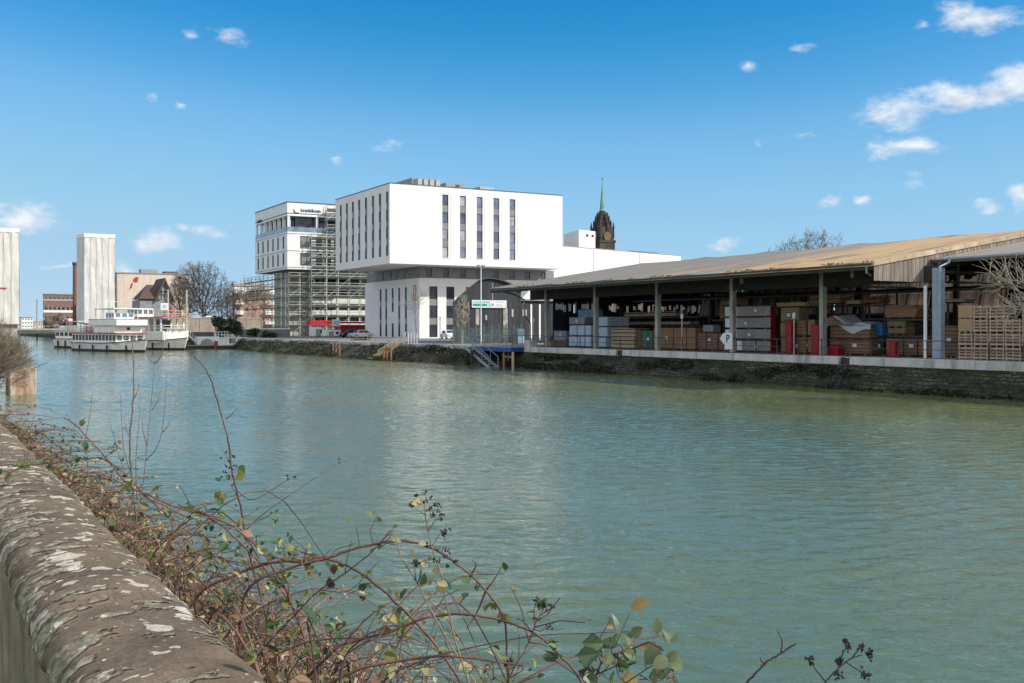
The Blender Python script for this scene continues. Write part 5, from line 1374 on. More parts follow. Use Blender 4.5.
crown_tree('bare_shrub', 'bleached leafless shrub against the left corner of the dark barn', gpos(462, 101), htop(291, 462, 101), 1.0, 12, bark_pale, bark_pale, .05, .12, 260, tw=.024, cat='shrub', step=.22)
bare_tree('bare_tree', 'pale sunlit leafless tree reaching in at the quay beside the slatted crates', (47.9, Yx(1076, 47.9), -.3), 7.9, 1.0, 19, bark_pale, bark_pale, .22, .15, 5, 3, .009, upb=.1, droop=.03)
bare_tree('bare_tree', 'distant leafless tree between the brick block and the wrapped tower', gpos(60, 400), 7.5, .9, 41, bark_grey, bark_twig, .2, .2, 5, 3, .05)
bare_tree('bare_tree', 'distant low leafless tree before the brick block', gpos(48, 410), 6.5, .9, 42, bark_grey, bark_twig, .2, .2, 5, 3, .05)
bare_tree('bare_tree', 'leafless tree beside the overhanging office corner', gpos(252, 262), htop(271, 252, 262), .8, 43, bark_grey, bark_twig, .25, .2, 6, 3, .025)

green_leaf = leafmat('evergreen_leaf', [(0, (.012, .03, .012)), (.6, (.03, .06, .025)), (1, (.06, .09, .035))], .55, .15)
olive_leaf = leafmat('olive_twig_leaf', [(0, (.06, .05, .025)), (.5, (.13, .11, .045)), (.8, (.16, .15, .06)), (1, (.24, .18, .1))], .65, .2)
def bush(label, c, rx, ry, rz_, seed, mat_, n=1600, sz=.16, name='evergreen_bush', stems=0, cat='bush'):
    rnd = random.Random(seed); t_ = thing(name, label, cat, (c[0], c[1], c[2]))
    cl = [(Vector((rnd.uniform(-.75, .75) * rx, rnd.uniform(-.75, .75) * ry, rnd.uniform(.2, .82) * rz_)), rnd.uniform(.25, .5)) for _ in range(14)]
    q = MB(); C0 = Vector(c)
    for i in range(n):
        b_, r_ = rnd.choice(cl); d = Vector((rnd.gauss(0, 1), rnd.gauss(0, 1), rnd.gauss(0, 1))).normalized() * r_ * rnd.uniform(.5, 1.1)
        leafquad(q, C0 + b_ + Vector((d.x * rx, d.y * ry, d.z * rz_ * .7)), sz * rnd.uniform(.6, 1.3))
    q.build('foliage', mat_, t_)
    q = MB()
    for i in range(stems or 5):
        b_, r_ = rnd.choice(cl); q.tube([C0 + Vector((rnd.gauss(0, .1) * rx, rnd.gauss(0, .1) * ry, -.15)), C0 + b_ * .5 + Vector((0, 0, .1)), C0 + b_ + Vector((0, 0, rz_ * r_ * rnd.uniform(.3, 1.1)))], [.04, .025, .012], 5)
    q.build('stem', bark_twig, t_)
    return t_
bush('dark evergreen bush before the beige canal wall', gpos(228, 200, -.2), 3.0, 2.2, 4.2, 1, green_leaf, 3600, .2)
bush('small dark evergreen bush right of the large one at the beige wall', gpos(252, 205, -.1), 1.3, 1.2, 1.9, 2, green_leaf, 900, .18)
bush('dark shrub on the far bank at the foot of the long scaffold', gpos(268, 186.5, -.3), 1.8, 1.2, 1.5, 3, green_leaf, 900, .16)
bush('brownish low shrub on the slope between the two pile groups', gpos(362, 143, -1.0), 1.5, 4.5, 1.2, 4, olive_leaf, 1500, .13, 'slope_shrub')
bush('dark bush on the far slope left of the blue landing stage', gpos(441, 101, -.9), 1.2, 2.8, .9, 6, green_leaf, 1000, .12)
bush('low distant green bush at the bridge end', gpos(58, 370, 0), 5, 3, 2.6, 7, olive_leaf, 900, .4)

# ================================================================ wrapped bridge towers and bridge
def wrapped_tower(label, x0, x1, y0, y1, z1, seed):
    t_ = thing('bridge_tower', label, 'tower', ((x0 + x1) / 2, y0, 0))
    q = MB(); nz_ = 40; zb_ = 3.0
    def sheet(P, wd, n):
        vs = []
        for i in range(n + 1):
            for j in range(nz_ + 1):
                a, z = wd * i / n, zb_ + (z1 - zb_ - 1.2) * j / nz_
                dsp = .16 * mnoise.noise(Vector((a * .55 + seed * 7, z * .3, seed))) + .12 * abs(math.sin(a * 1.25 + .12 * z)) + .1 * mnoise.noise(Vector((a * 1.6, z * .9, seed)))
                vs.append(P(a, z, dsp))
        q.add(vs, [(i * (nz_ + 1) + j, (i + 1) * (nz_ + 1) + j, (i + 1) * (nz_ + 1) + j + 1, i * (nz_ + 1) + j + 1) for i in range(n) for j in range(nz_)])
    sheet(lambda a, z, d: (x0 + a, y0 - d, z), x1 - x0, 24); sheet(lambda a, z, d: (x0 - d - a * .16, y0 + a, z), y1 - y0, 20); sheet(lambda a, z, d: (x1 + d - a * .16, y0 + a, z), y1 - y0, 12)
    q.build('sheeting', sheeting, t_, smooth=True)
    q = MB(); q.prism([(x0 - .15, y0 - .2, z1 - 1.2), (x1 + .15, y0 - .2, z1 - 1.2), (x1 + .15 - (y1 - y0) * .16, y1, z1 - 1.2), (x0 - .2 - (y1 - y0) * .16, y1, z1 - 1.2)], (0, 0, 1.2)); q.build('top_wrap', hull_white, t_)
    for k in range(1, 5): xx = x0 + (x1 - x0) * k / 5; q = MB(); q.tube([(xx + .12 * math.sin(z * .5 + k), y0 - .3, z) for z in [zb_ + .2 + (z1 - zb_ - 1.6) * j / 14 for j in range(15)]], .05, 4); q.build('lashing', M('lashing_grey', (.42, .42, .42)) if k == 1 else bpy.data.materials['lashing_grey'], t_)
    q = MB(); q.box(x0 + .4, x1 - .4, y0 + .4, y1 - .4, -3, zb_ + 1); q.box(x0 - .6, x1 + .6, y0 - .6, y0 + .3, zb_ - .35, zb_ - .05, 1); q.build('base', [concrete, timber_red], t_)
    return t_
wrapped_tower('bridge tower wrapped in white sheeting, the one rising above the passenger boat', Xy(84.5, 353), Xy(114.8, 353), 353, 361, Zp(233.2, 44, 353), 1)
wrapped_tower('bridge tower wrapped in white sheeting with a faint red stripe, cut by the frame edge', 15.2, Xy(19, 345), 345, 353, Zp(228.5, 25, 345), 2)
q = MB(); q.box(17, 22, 344.6, 344.75, Zp(288.6, 22, 345), Zp(287.6, 22, 345)); o = q.build('red_stripe', red_paint, [o for o in bpy.data.objects if o.name.startswith('bridge_tower')][-1])
br = thing('canal_bridge', 'low grey-green girder bridge crossing the canal between the wrapped towers', 'bridge', (35, 356, 0))
q = MB(); q.box(-60, 60, 352, 364, Zp(332.3, 35, 352), Zp(328.6, 35, 352)); q.box(-60, 60, 351.6, 351.98, Zp(333.6, 35, 352), Zp(330, 35, 352), 1); q.build('deck', [concrete, M('bridge_green', (.09, .11, .085), (.06, .075, .06), 1, .6)], br)
q = MB()
for k in range(60): x = -60 + 2 * k; q.box(x - .05, x + .05, 351.9, 352, Zp(329, 35, 352), Zp(326.2, 35, 352))
q.box(-60, 60, 351.88, 352.02, Zp(326.2, 35, 352), Zp(325.8, 35, 352)); q.build('railing', mid_grey, br)
for x in (20, 48): q = MB(); q.box(x - 2, x + 2, 354, 362, -4, Zp(332.4, 35, 352)); q.build('pier', concrete, br)
t_ = thing('brick_chimney', 'slender brown brick chimney with dark rim beside the wrapped tower', 'chimney', gpos(75, 380))
x, y = Xy(74.8, 380), 380; r0 = 2.0 / 1052 * dep(x, y)
q = MB(); q.tube([(x, y, 0), (x, y, Zp(265, x, y))], [r0 * 1.08, r0 * .95], 10); q.build('shaft', M('chimney_brick', (.24, .1, .07), (.16, .07, .05), 1.5, .85), t_)
q = MB(); q.tube([(x, y, Zp(265, x, y)), (x, y, Zp(262.3, x, y))], r0 * 1.25, 10); q.build('rim', dark_grey, t_)

# ================================================================ distant buildings
def block(name, label, px0, px1, Y, py0, depth, wm, rows, cols_, roof=None, win=pane_dark, fm=frame_white, zb_=0, wf=.5, hf=.5, left=0, bands=None, cat='building', winrows=None):
    x0, x1 = Xy(px0, Y), Xy(px1, Y); z1 = Zp(py0, (x0 + x1) / 2, Y)
    t_ = thing(name, label, cat, ((x0 + x1) / 2, Y, zb_))
    O = Vector((x0, Y, zb_)); W_, H_ = x1 - x0, z1 - zb_; q = MB(); holes = []
    for r_ in range(rows):
        if winrows is not None and r_ not in winrows: continue
        for c_ in range(cols_):
            a = W_ * (c_ + .5) / cols_; b_ = H_ * (r_ + .5) / rows; holes.append((a - W_ / cols_ * wf / 2, a + W_ / cols_ * wf / 2, b_ - H_ / rows * hf / 2, b_ + H_ / rows * hf / 2))
    wallgrid(q, O, VX, VZ, -VY, W_, H_, holes, .25)
    hl = []
    if left:
        for r_ in range(rows):
            for c_ in range(left):
                a = depth * (c_ + .5) / left; b_ = H_ * (r_ + .5) / rows; hl.append((a - depth / left * .35, a + depth / left * .35, b_ - H_ / rows * .28, b_ + H_ / rows * .28))
    wallgrid(q, O, VY, VZ, -VX, depth, H_, hl, .25)
    q.quad((x1, Y, zb_), (x1, Y + depth, zb_), (x1, Y + depth, z1), (x1, Y, z1)); q.quad((x0, Y + depth, zb_), (x1, Y + depth, zb_), (x1, Y + depth, z1), (x0, Y + depth, z1))
    q.build('wall', wm, t_)
    for h in holes: window(t_, O, VX, VZ, -VY, *h, .2, fm, win, .1)
    for h in hl: window(t_, O, VY, VZ, -VX, *h, .2, fm, win, .1)
    q = MB(); q.box(x0 - .2, x1 + .2, Y - .25, Y + depth + .2, z1, z1 + .3); q.build('roof', roof or mid_grey, t_)
    if bands:
        for (f0, f1, mm, nm) in bands: q = MB(); q.box(x0 - .05, x1 + .05, Y - .12, Y - .004, zb_ + H_ * f0, zb_ + H_ * f1); q.build(nm, mm, t_)
    return t_, x0, x1, z1
t_, x0, x1, z1 = block('apartment_block', 'pink brick apartment block with white balcony bands right of the big bare tree', 234, 292, 300, 285.5, 1.5, pink_brick, 5, 7, roof=M('mossy_roof', (.2, .18, .12), None, 1, .9), wf=.34, hf=.42, fm=frame_white, win=pane_tint)
q = MB(); q.box(x0 - .3, x1, 299, 299.98, z1 - 2.3, z1 - .6); q.box(x0 - .3, x1, 299.3, 299.9, z1 - .15, z1 - .003); q.build('roof_fascia', sign_white, t_)
for c_ in (0, 3.6):
    for r_ in range(4):
        q = MB(); xx = x0 + .1 + c_ * (x1 - x0) / 7; q.box(xx, xx + 2.6, 298.7, 299.9, 2.7 + r_ * 2.9, 3.8 + r_ * 2.9); q.build('balcony', sign_white, t_)
t_, x0, x1, z1 = block('office_block', 'cream windowless block with a red mural figure behind the gabled house', 117.2, 190, 366, 274, 16, cream_wall, 5, 6, roof=mid_grey, winrows=(), left=3)
q = MB(); q.box(Xy(141, 372), Xy(158, 372), 372, 376, z1 + .3, Zp(269, Xy(141, 372), 372)); q.box(Xy(165, 372), Xy(178, 372), 372, 377, z1 + .3, Zp(271.5, Xy(170, 372), 372), 1); q.build('roof_plant', [mid_grey, brown_roof], t_)
cx, cz = Xy(135.5, 366), Zp(279.5, Xy(135.5, 366), 366); k_ = dep(cx, 366) / 1052
def blob(mb, pts): mb.prism([(cx + a * k_, 365.93, cz - b_ * k_) for a, b_ in pts], (0, .05, 0))
q = MB(); blob(q, [(-2.6, 1), (-1.4, -1.6), (1, -2.6), (3, -2), (2.2, .4), (2, 2.6), (0, 3.2), (-1.8, 2.6)]); blob(q, [(-5.4, 9.6), (-6.4, 11.2), (-5.2, 7.4), (-4.2, 4.2), (-2.2, 3.4), (-3.2, 6.4), (-3.6, 8.6)]); q.build('mural', mural_red, t_)
q = MB(); 
for p0 in (135, 138, 141.3): q.box(Xy(p0, 366), Xy(p0 + 2, 366), 365.9, 365.99, Zp(300, cx, 366), Zp(296, cx, 366))
q.build('window_opening', pane_dark, t_)
# gabled house with dark tiled roof
t_ = thing('gabled_house', 'dark-roofed gabled house with pale half-timbered front behind the boats', 'house', gpos(152, 290))
Yh = 290
def hx(p): return Xy(p, Yh)
def hzp(py): return Zp(py, Xy(150, Yh), Yh)
q = MB(); q.box(hx(140), hx(172), Yh, Yh + 12, 0, hzp(300)); q.prism([(hx(155.5), Yh + .05, hzp(300)), (hx(173), Yh + .05, hzp(300)), (hx(165), Yh + .05, hzp(281))], (0, .3, 0)); q.build('wall', M('half_timber_wall', (.3, .31, .33), (.2, .2, .22), 1, .85), t_)
q = MB(); q.prism([(hx(153.5), Yh - .6, hzp(302)), (hx(164.8), Yh - .6, hzp(277.5)), (hx(175), Yh - .6, hzp(302)), (hx(173.4), Yh - .6, hzp(302)), (hx(164.8), Yh - .6, hzp(281)), (hx(155.5), Yh - .6, hzp(302))], (0, 12.8, 0))
q.prism([(hx(139), Yh - .3, hzp(300)), (hx(160), Yh - .3, hzp(300)), (hx(160), Yh + 5, hzp(285)), (hx(150), Yh + 5, hzp(285))], (0, .2, 0)); q.add([(hx(138.5), Yh - .5, hzp(299)), (hx(158), Yh - .5, hzp(299)), (hx(160), Yh + 5, hzp(284)), (hx(150), Yh + 5, hzp(284)), (hx(138.5), Yh + 10, hzp(299))], [(0, 1, 2, 3), (0, 3, 4)]); q.build('roof', roof_tile_dark, t_)
q = MB()
for (a, b_, c, d) in ((161, 288, 161.6, 300), (167.6, 288, 168.2, 300), (164.5, 284, 165.1, 300), (158, 294, 171.5, 294.7)): q.box(hx(a), hx(c), Yh - .06, Yh + .04, hzp(d), hzp(b_))
q.build('timber_framing', dark_grey, t_)
for p in (159.2, 163, 166.2): window(t_, Vector((hx(p), Yh, 0)), VX, VZ, -VY, 0, .9, hzp(293.8), hzp(289.5), -.1, frame_white, pane_dark)
t_, x0, x1, z1 = block('brick_building', 'flat red-brick building with white window bands behind the bridge', 43.5, 74, 480, 294.5, 2, M('red_brick', (.23, .135, .12), (.19, .115, .105), .6, .85), 4, 7, roof=mid_grey, wf=.7, hf=.32, bands=[(.3, .36, white_panel, 'band'), (.52, .58, white_panel, 'band'), (.83, .88, M('pale_band', (.4, .36, .33)), 'band')])
t_, x0, x1, z1 = block('apartment_block', 'small pale apartment block seen under the left wrapped tower', 21.5, 33, 560, 317.5, 12, white_panel, 4, 4, wf=.55, hf=.45)
block('apartment_block', 'low distant pale block beside the small apartment block at the bridge', 33.5, 43, 600, 322, 12, cream_wall, 2, 4, wf=.5, hf=.45)
block('shop_building', 'low dark flat-roofed building behind the bare shrubs near the hotel', 560, 700, 260, 300, 12, mid_grey, 3, 6)
# canal wall beyond the basin
t_ = thing('retaining_wall', 'long beige rendered wall along the basin end behind the jetties', 'wall', gpos(215, 222))
q = MB(); x0, x1 = 42.6, Xy(262, 216); zt_ = Zp(318.5, 50, 216); n = 6
for k in range(n): a, b_ = x0 + (x1 - x0) * k / n, x0 + (x1 - x0) * (k + 1) / n; q.box(a + .02, b_ - .02, 216, 216.5, 0, zt_)
q.build('wall_panel', beige_wall, t_)
q = MB(); q.box(x0, x1, 215.9, 216.6, zt_ + .003, zt_ + .2); q.build('coping', concrete, t_)
q = MB()
for k in range(n + 1): a = x0 + (x1 - x0) * k / n; q.box(a - .08, a + .08, 215.9, 216.02, 0, zt_ - .01)
q.build('joint_strip', mid_grey, t_)
t_ = thing('parked_van', 'small white van roof showing above the beige wall', 'van', gpos(210, 222, zt_ - 1.2))
xx = Xy(205.8, 222); q = MB(); q.bbox(xx, xx + 2.1, 222, 223.8, zt_ - 1.2, zt_ + .55, .15); q.build('body', sign_white, t_); q = MB(); q.box(xx + .2, xx + 1.9, 221.97, 221.995, zt_ + .05, zt_ + .35); q.build('window', pane_dark, t_)
t_ = thing('garden_wall', 'low dark wall with railing behind the evergreen bushes', 'wall', gpos(255, 208))
q = MB(); q.box(Xy(240, 208), Xy(290, 208), 208, 208.3, 0, 1.5); q.build('wall_panel', barn_boards, t_); q = MB(); q.box(Xy(240, 208), Xy(290, 208), 207.95, 208.35, 1.503, 1.65); q.build('coping', concrete, t_)
# poles
for (px, Y, yt, lab, r_, mm) in ((186.5, 212, 291.5, 'tall beige concrete pole behind the beige canal wall', .22, col_concrete), (168, 212, 291, 'beige pole between the boats and the gabled house', .2, col_concrete), (37, 357, 300, 'distant lamp column on the bridge', .22, mid_grey),
                             (216, 205, 322, 'thin dark post before the beige canal wall', .1, dark_steel)):
    X = Xy(px, Y); t_ = thing('pole', lab, 'pole', (X, Y, 0)); q = MB(); q.tube([(X, Y, -3.5), (X, Y, Zp(yt, X, Y))], [r_, r_ * .8], 8); q.build('mast', mm, t_)
    q = MB(); q.tube([(X, Y, Zp(yt, X, Y)), (X, Y, Zp(yt, X, Y) + .25)], [r_ * 1.2, r_ * .6], 8); q.build('cap', mm, t_)

# ================================================================ boats and pontoons
def loft(mb, secs, m=0):
    """secs: list of (x, [(y,z)...]) one side from keel to rail; mirrored"""
    n = len(secs[0][1]); rows_ = []
    for x, pr_ in secs: rows_.append([(x + dx, y, z) for (y, z, dx) in pr_] + [(x + dx, -y, z) for (y, z, dx) in pr_[::-1]])
    vs = [p for r_ in rows_ for p in r_]; k = 2 * n
    mb.add(vs, [(i * k + j, i * k + j + 1, (i + 1) * k + j + 1, (i + 1) * k + j) for i in range(len(secs) - 1) for j in range(k - 1)] + [[j for j in range(k)], [(len(secs) - 1) * k + j for j in range(k)][::-1]], m)
def hull(parent, L, B, zd, sheer=.5, stripe=red_paint):
    def hb(f_): return (B / 2) * (min(1, .82 + .5 * f_) if f_ < .36 else 1 if f_ < .62 else max(.03, 1 - ((f_ - .62) / .38) ** 2.1))
    def sh(f_): return zd + (sheer * max(0, (f_ - .6) / .4) ** 1.6)
    fs = [i / 16 for i in range(17)]
    def prof_(f_, lo, hi, o=0):
        b_ = hb(f_); r_ = .9 * max(0, (f_ - .75) / .25)
        return [(b_ * (.8 + .2 * (z - (-1)) / 2.2) + o, z, r_ * (z + .6) * .5) for z in [lo + (hi - lo) * k / 3 for k in range(4)]]
    q = MB(); loft(q, [(-L / 2 + L * f_, prof_(f_, .35, sh(f_))) for f_ in fs]); q.build('hull', hull_white, parent, local=True)
    q = MB(); loft(q, [(-L / 2 + L * f_, prof_(f_, -1, .36, .0)) for f_ in fs]); q.build('boot_stripe', hull_dark, parent, local=True)
    q = MB()
    for s_ in (-1, 1): q.tube([(-L / 2 + L * f_ + .9 * max(0, (f_ - .75) / .25) * (sh(f_) + .6) * .5, s_ * (hb(f_) * (.8 + .2 * (sh(f_) + 1) / 2.2) + .03), sh(f_) - .05) for f_ in fs], .07, 5)
    q.build('rubbing_strake', stripe, parent, local=True)
    q = MB()
    for f_ in (.2, .45, .68, .88):
        for s_ in (-1, 1):
            b_ = hb(f_); q.tube([(-L / 2 + L * f_, s_ * (b_ + .16), zd - .35), (-L / 2 + L * f_, s_ * (b_ + .12), .3)], .13, 7)
    q.build('fender', rubber, parent, local=True)
def cabinbox(parent, x0, x1, hw, z0, z1, name, wm, win=None, nw=0, fz=.45, gz=.85, taper=0, wend=0):
    q = MB(); q.prism([(x0, -hw, z0), (x1, -hw * (1 - taper), z0), (x1, hw * (1 - taper), z0), (x0, hw, z0)], (0, 0, z1 - z0)); o = q.build(name, wm, parent, local=True)
    if win and nw:
        for s_ in (-1, 1):
            q = MB(); h_ = z1 - z0
            for k in range(nw):
                a, b_ = x0 + (x1 - x0) * (k + .12) / nw, x0 + (x1 - x0) * (k + .88) / nw
                ya_, yb2_ = hw * (1 - taper * (a - x0) / (x1 - x0)) + .012, hw * (1 - taper * (b_ - x0) / (x1 - x0)) + .012
                q.add([(a, s_ * ya_, z0 + h_ * fz), (b_, s_ * yb2_, z0 + h_ * fz), (b_, s_ * yb2_, z0 + h_ * gz), (a, s_ * ya_, z0 + h_ * gz)], [(0, 1, 2, 3)])
            q.build('window_row', win, o, local=True)
    if win and wend:
        q = MB(); h_ = z1 - z0; w2 = hw * (1 - taper)
        for k in range(wend):
            a, b_ = -w2 + 2 * w2 * (k + .12) / wend, -w2 + 2 * w2 * (k + .88) / wend
            q.add([(x1 + .012, a, z0 + h_ * fz), (x1 + .012, b_, z0 + h_ * fz), (x1 + .012, b_, z0 + h_ * gz), (x1 + .012, a, z0 + h_ * gz)], [(0, 1, 2, 3)])
        q.build('front_window', win, o, local=True)
    return o
def railing(parent, pts, z0, h, mat_, r=.03):
    q = MB(); P = [Vector((*p, z0)) for p in pts]
    for a, b_ in zip(P, P[1:]):
        n = max(1, int((b_ - a).length / 1.2))
        for i in range(n + 1): p = a.lerp(b_, i / n); q.tube([p, p + Vector((0, 0, h))], r, 4)
        for f_ in (.5, 1): q.tube([a + Vector((0, 0, h * f_)), b_ + Vector((0, 0, h * f_))], r, 4)
    q.build('railing', mat_, parent, local=True)
boat_glass = glassmat('boat_glass', (.05, .07, .09))
boat_blue = glassmat('boat_blue_glass', (.12, .2, .3))
# --- white passenger boat
c = at(112, 330, 163); t_ = thing('passenger_boat', 'white three-deck passenger boat with red trim, bow towards the jetties', 'boat', (c.x, c.y, WL), rz=R(-72))
L, B = 19.5, 5.0
hull(t_, L, B, 1.35, .55, hull_dark)
q = MB(); q.box(-L / 2 + .6, L * .3, -2.3, 2.3, 1.2, 1.32); q.build('deck', deck_grey, t_, local=True)
cabinbox(t_, -8.6, 5.6, 2.3, 1.3, 2.75, 'saloon', hull_white, boat_glass, 13, .28, .86, .04, 4)
q = MB(); q.box(-9.15, 6.55, -2.45, 2.45, 2.77, 2.885); q.build('promenade_deck', deck_grey, t_, local=True)
q = MB()
for s_ in (-1, 1): q.box(-9.2, 6.6, s_ * 2.48 - .03, s_ * 2.48 + .03, 2.76, 2.9)
q.box(6.56, 6.62, -2.45, 2.45, 2.76, 2.9); q.build('roof_trim', red_paint, t_, local=True)
cabinbox(t_, -1.5, 5.2, 2.2, 2.9, 3.95, 'upper_saloon', hull_white, boat_glass, 0)
q = MB(); q.bbox(-2.6, 6.4, -2.5, 2.5, 3.96, 4.9, .06); q.build('bulwark', hull_white, t_, local=True)
q = MB(); q.box(-2.65, 6.45, -2.52, -2.47, 4.905, 4.97); q.box(-2.65, 6.45, 2.47, 2.52, 4.905, 4.97); q.box(6.41, 6.46, -2.47, 2.47, 4.905, 4.97); q.build('rail_trim', red_paint, t_, local=True)
cabinbox(t_, 1.4, 4.0, 1.7, 4.99, 5.95, 'wheelhouse', hull_white, boat_blue, 3, .25, .88, .08, 3)
q = MB(); q.bbox(-1.8, 4.8, -2.1, 2.1, 6.45, 6.62, .03); q.build('canopy_roof', hull_white, t_, local=True)
q = MB()
for x in (-1.6, 1.2, 4.5):
    for s_ in (-1, 1): q.tube([(x, s_ * 1.9, 4.95), (x, s_ * 1.9, 6.45)], .05, 5)
q.build('canopy_post', hull_white, t_, local=True)
q = MB(); q.box(-6.6, -2.7, -2.0, 2.0, 4.25, 4.36); q.build('awning', M('faded_red_awning', (.3, .12, .1), (.22, .09, .07), 1, .7), t_, local=True)
q = MB()
for x in (-6.5, -4.6, -2.8):
    for s_ in (-1, 1): q.tube([(x, s_ * 1.9, 2.9), (x, s_ * 1.9, 4.25)], .06, 5)
q.build('awning_post', M('pinkish_paint', (.42, .2, .17), None, 2, .6), t_, local=True)
railing(t_, [(-9.2, 2.3), (-9.2, -2.3), (-1.6, -2.3)], 2.9, .95, hull_white, .035)
railing(t_, [(-9.2, 2.3), (-1.6, 2.3)], 2.9, .95, hull_white, .035)
railing(t_, [(5.8, -2.1), (8.6, -.9), (9.6, 0), (8.6, .9), (5.8, 2.1)], 1.75, .7, hull_white, .03)
q = MB(); q.bbox(-8.9, -7.0, -1.2, 1.2, 2.95, 3.7, .1); q.build('deck_locker', white_wrap, t_, local=True)
q = MB(); q.tube([(.8, 0, 6.6), (.8, 0, 8.4)], .05, 5); q.tube([(.8, -.6, 7.7), (.8, .6, 7.7)], .03, 4); q.build('mast', hull_white, t_, local=True)
q = MB(); q.tube([(6.62, -.35, 1.6), (6.75, -.35, .9)], .16, 6); q.box(5.22, 5.25, -.25, .25, 3.3, 3.7); q.build('anchor', hull_dark, t_, local=True)
# --- second boat with open roofed deck
c = at(157, 330, 176); t_ = thing('excursion_boat', 'white excursion boat with roofed open deck moored behind the passenger boat', 'boat', (c.x, c.y, WL), rz=R(-68))
L, B = 15.0, 5.0
hull(t_, L, B, 1.55, .5, hull_dark)
q = MB(); q.box(-L / 2 + .5, L * .32, -2.3, 2.3, 1.45, 1.56); q.build('deck', deck_grey, t_, local=True)
q = MB(); 
for s_ in (-1, 1): q.box(-7, 5.6, s_ * 2.42 - .03, s_ * 2.42 + .03, .95, 1.08)
q.build('side_stripe', M('dull_red_stripe', (.35, .05, .05), None, 2, .5), t_, local=True)
q = MB(); q.bbox(-7.0, 5.4, -2.4, 2.4, 1.6, 3.1, .06); q.build('lower_saloon', hull_white, t_, local=True)
cabinbox(t_, -6.6, 0, 2.1, 3.12, 5.2, 'upper_saloon', hull_white, boat_glass, 6, .3, .85)
q = MB(); 
for x in (.8, 2.6, 4.4):
    for s_ in (-1, 1): q.box(x - .12, x + .12, s_ * 2.1 - .12, s_ * 2.1 + .12, 3.12, 5.2)
q.build('deck_pillar', hull_white, t_, local=True)
q = MB(); q.box(1.4, 2.6, -.8, .8, 3.12, 4.9); q.build('stair_house', dark_grey, t_, local=True)
q = MB(); q.box(-7, 5.6, -2.6, 2.6, 5.21, 5.36); q.build('roof', hull_white, t_, local=True); q = MB(); q.box(-7.05, 5.65, -2.66, -2.6, 5.3, 5.46); q.box(-7.05, 5.65, 2.6, 2.66, 5.3, 5.46); q.box(5.6, 5.66, -2.6, 2.6, 5.3, 5.46); q.build('roof_trim', red_paint, t_, local=True)
railing(t_, [(-6.8, -2.4), (5.4, -2.4), (5.4, 2.4), (-6.8, 2.4)], 5.48, .95, M('railing_cream', (.6, .5, .36), None, 2, .5), .035)
railing(t_, [(0.2, -2.3), (5.3, -2.3), (5.3, 2.3), (.2, 2.3)], 3.12, .9, hull_white, .05)
cabinbox(t_, -6.4, -3.4, 1.6, 5.48, 6.9, 'wheelhouse', hull_white, boat_glass, 3, .35, .88, .06, 3)
railing(t_, [(5.6, -1.9), (7.2, -.7), (7.6, 0), (7.2, .7), (5.6, 1.9)], 2.0, .8, hull_white, .03)
q = MB()
for k in range(9): q.bbox(5.5 - .2 * (k % 3), 5.8 - .2 * (k % 3), -1.9 + .42 * k, -1.6 + .42 * k, 3.1, 3.5, .04)
q.build('deck_chair', deck_grey, t_, local=True)
q = MB(); q.tube([(4.2, 0, 5.48), (4.2, 0, 6.9)], .05, 5); q.build('flag_staff', mid_grey, t_, local=True); q = MB(); q.tube([(4.2, 0, 6.2), (4.2, 0, 6.9)], [.45, .3], 6); q.build('red_float', red_paint, t_, local=True)
# --- small boat astern
c = at(78, 330, 190); t_ = thing('small_boat', 'smaller weathered white boat with covered deck astern of the passenger boat', 'boat', (c.x, c.y, WL), rz=R(-64))
L, B = 10, 4.2
hull(t_, L, B, 1.7, .4, hull_dark)
cabinbox(t_, -4.2, 2.4, 1.8, 1.7, 3.0, 'cabin', hull_white, boat_glass, 5, .35, .85, .05, 3)
q = MB(); q.box(-4.6, 3.2, -2.0, 2.0, 3.01, 3.12); q.build('cabin_roof', white_paint, t_, local=True)
railing(t_, [(-4.5, -1.9), (3.1, -1.9), (3.1, 1.9), (-4.5, 1.9), (-4.5, -1.9)], 3.12, .9, white_paint, .04)
q = MB(); q.bbox(-1.2, 2.6, -1.7, 1.7, 4.75, 4.86, .02)
for x in (-1, 2.4):
    for s_ in (-1, 1): q.tube([(x, s_ * 1.6, 3.12), (x, s_ * 1.6, 4.75)], .045, 5)
q.build('canopy', white_paint, t_, local=True)
q = MB(); q.bbox(-3.9, -1.6, -1.3, 1.3, 3.13, 3.9, .15); q.build('covered_bench', white_wrap, t_, local=True)
# square sign on a post by the boats
X, Y = Xy(164.5, 200), 200; t_ = thing('harbour_sign', 'white square board with a round mark on a post above the excursion boat', 'sign', (X, Y, 0))
k_ = dep(X, Y) / 1052
q = MB(); q.box(X - 3.7 * k_, X + 3.7 * k_, Y, Y + .12, Zp(310, X, Y), Zp(303, X, Y)); q.build('board', sign_white, t_)
q = MB(); q.tube([(X, Y - .03, Zp(306.5, X, Y)), (X, Y - .01, Zp(306.5, X, Y))], 2.1 * k_, 16); q.build('round_mark', M('pale_grey_ink', (.5, .52, .54)), t_); 
q = MB(); q.tube([(X, Y + .2, -3.5), (X, Y + .2, Zp(303, X, Y))], .12, 6); q.build('post', dark_steel, t_)
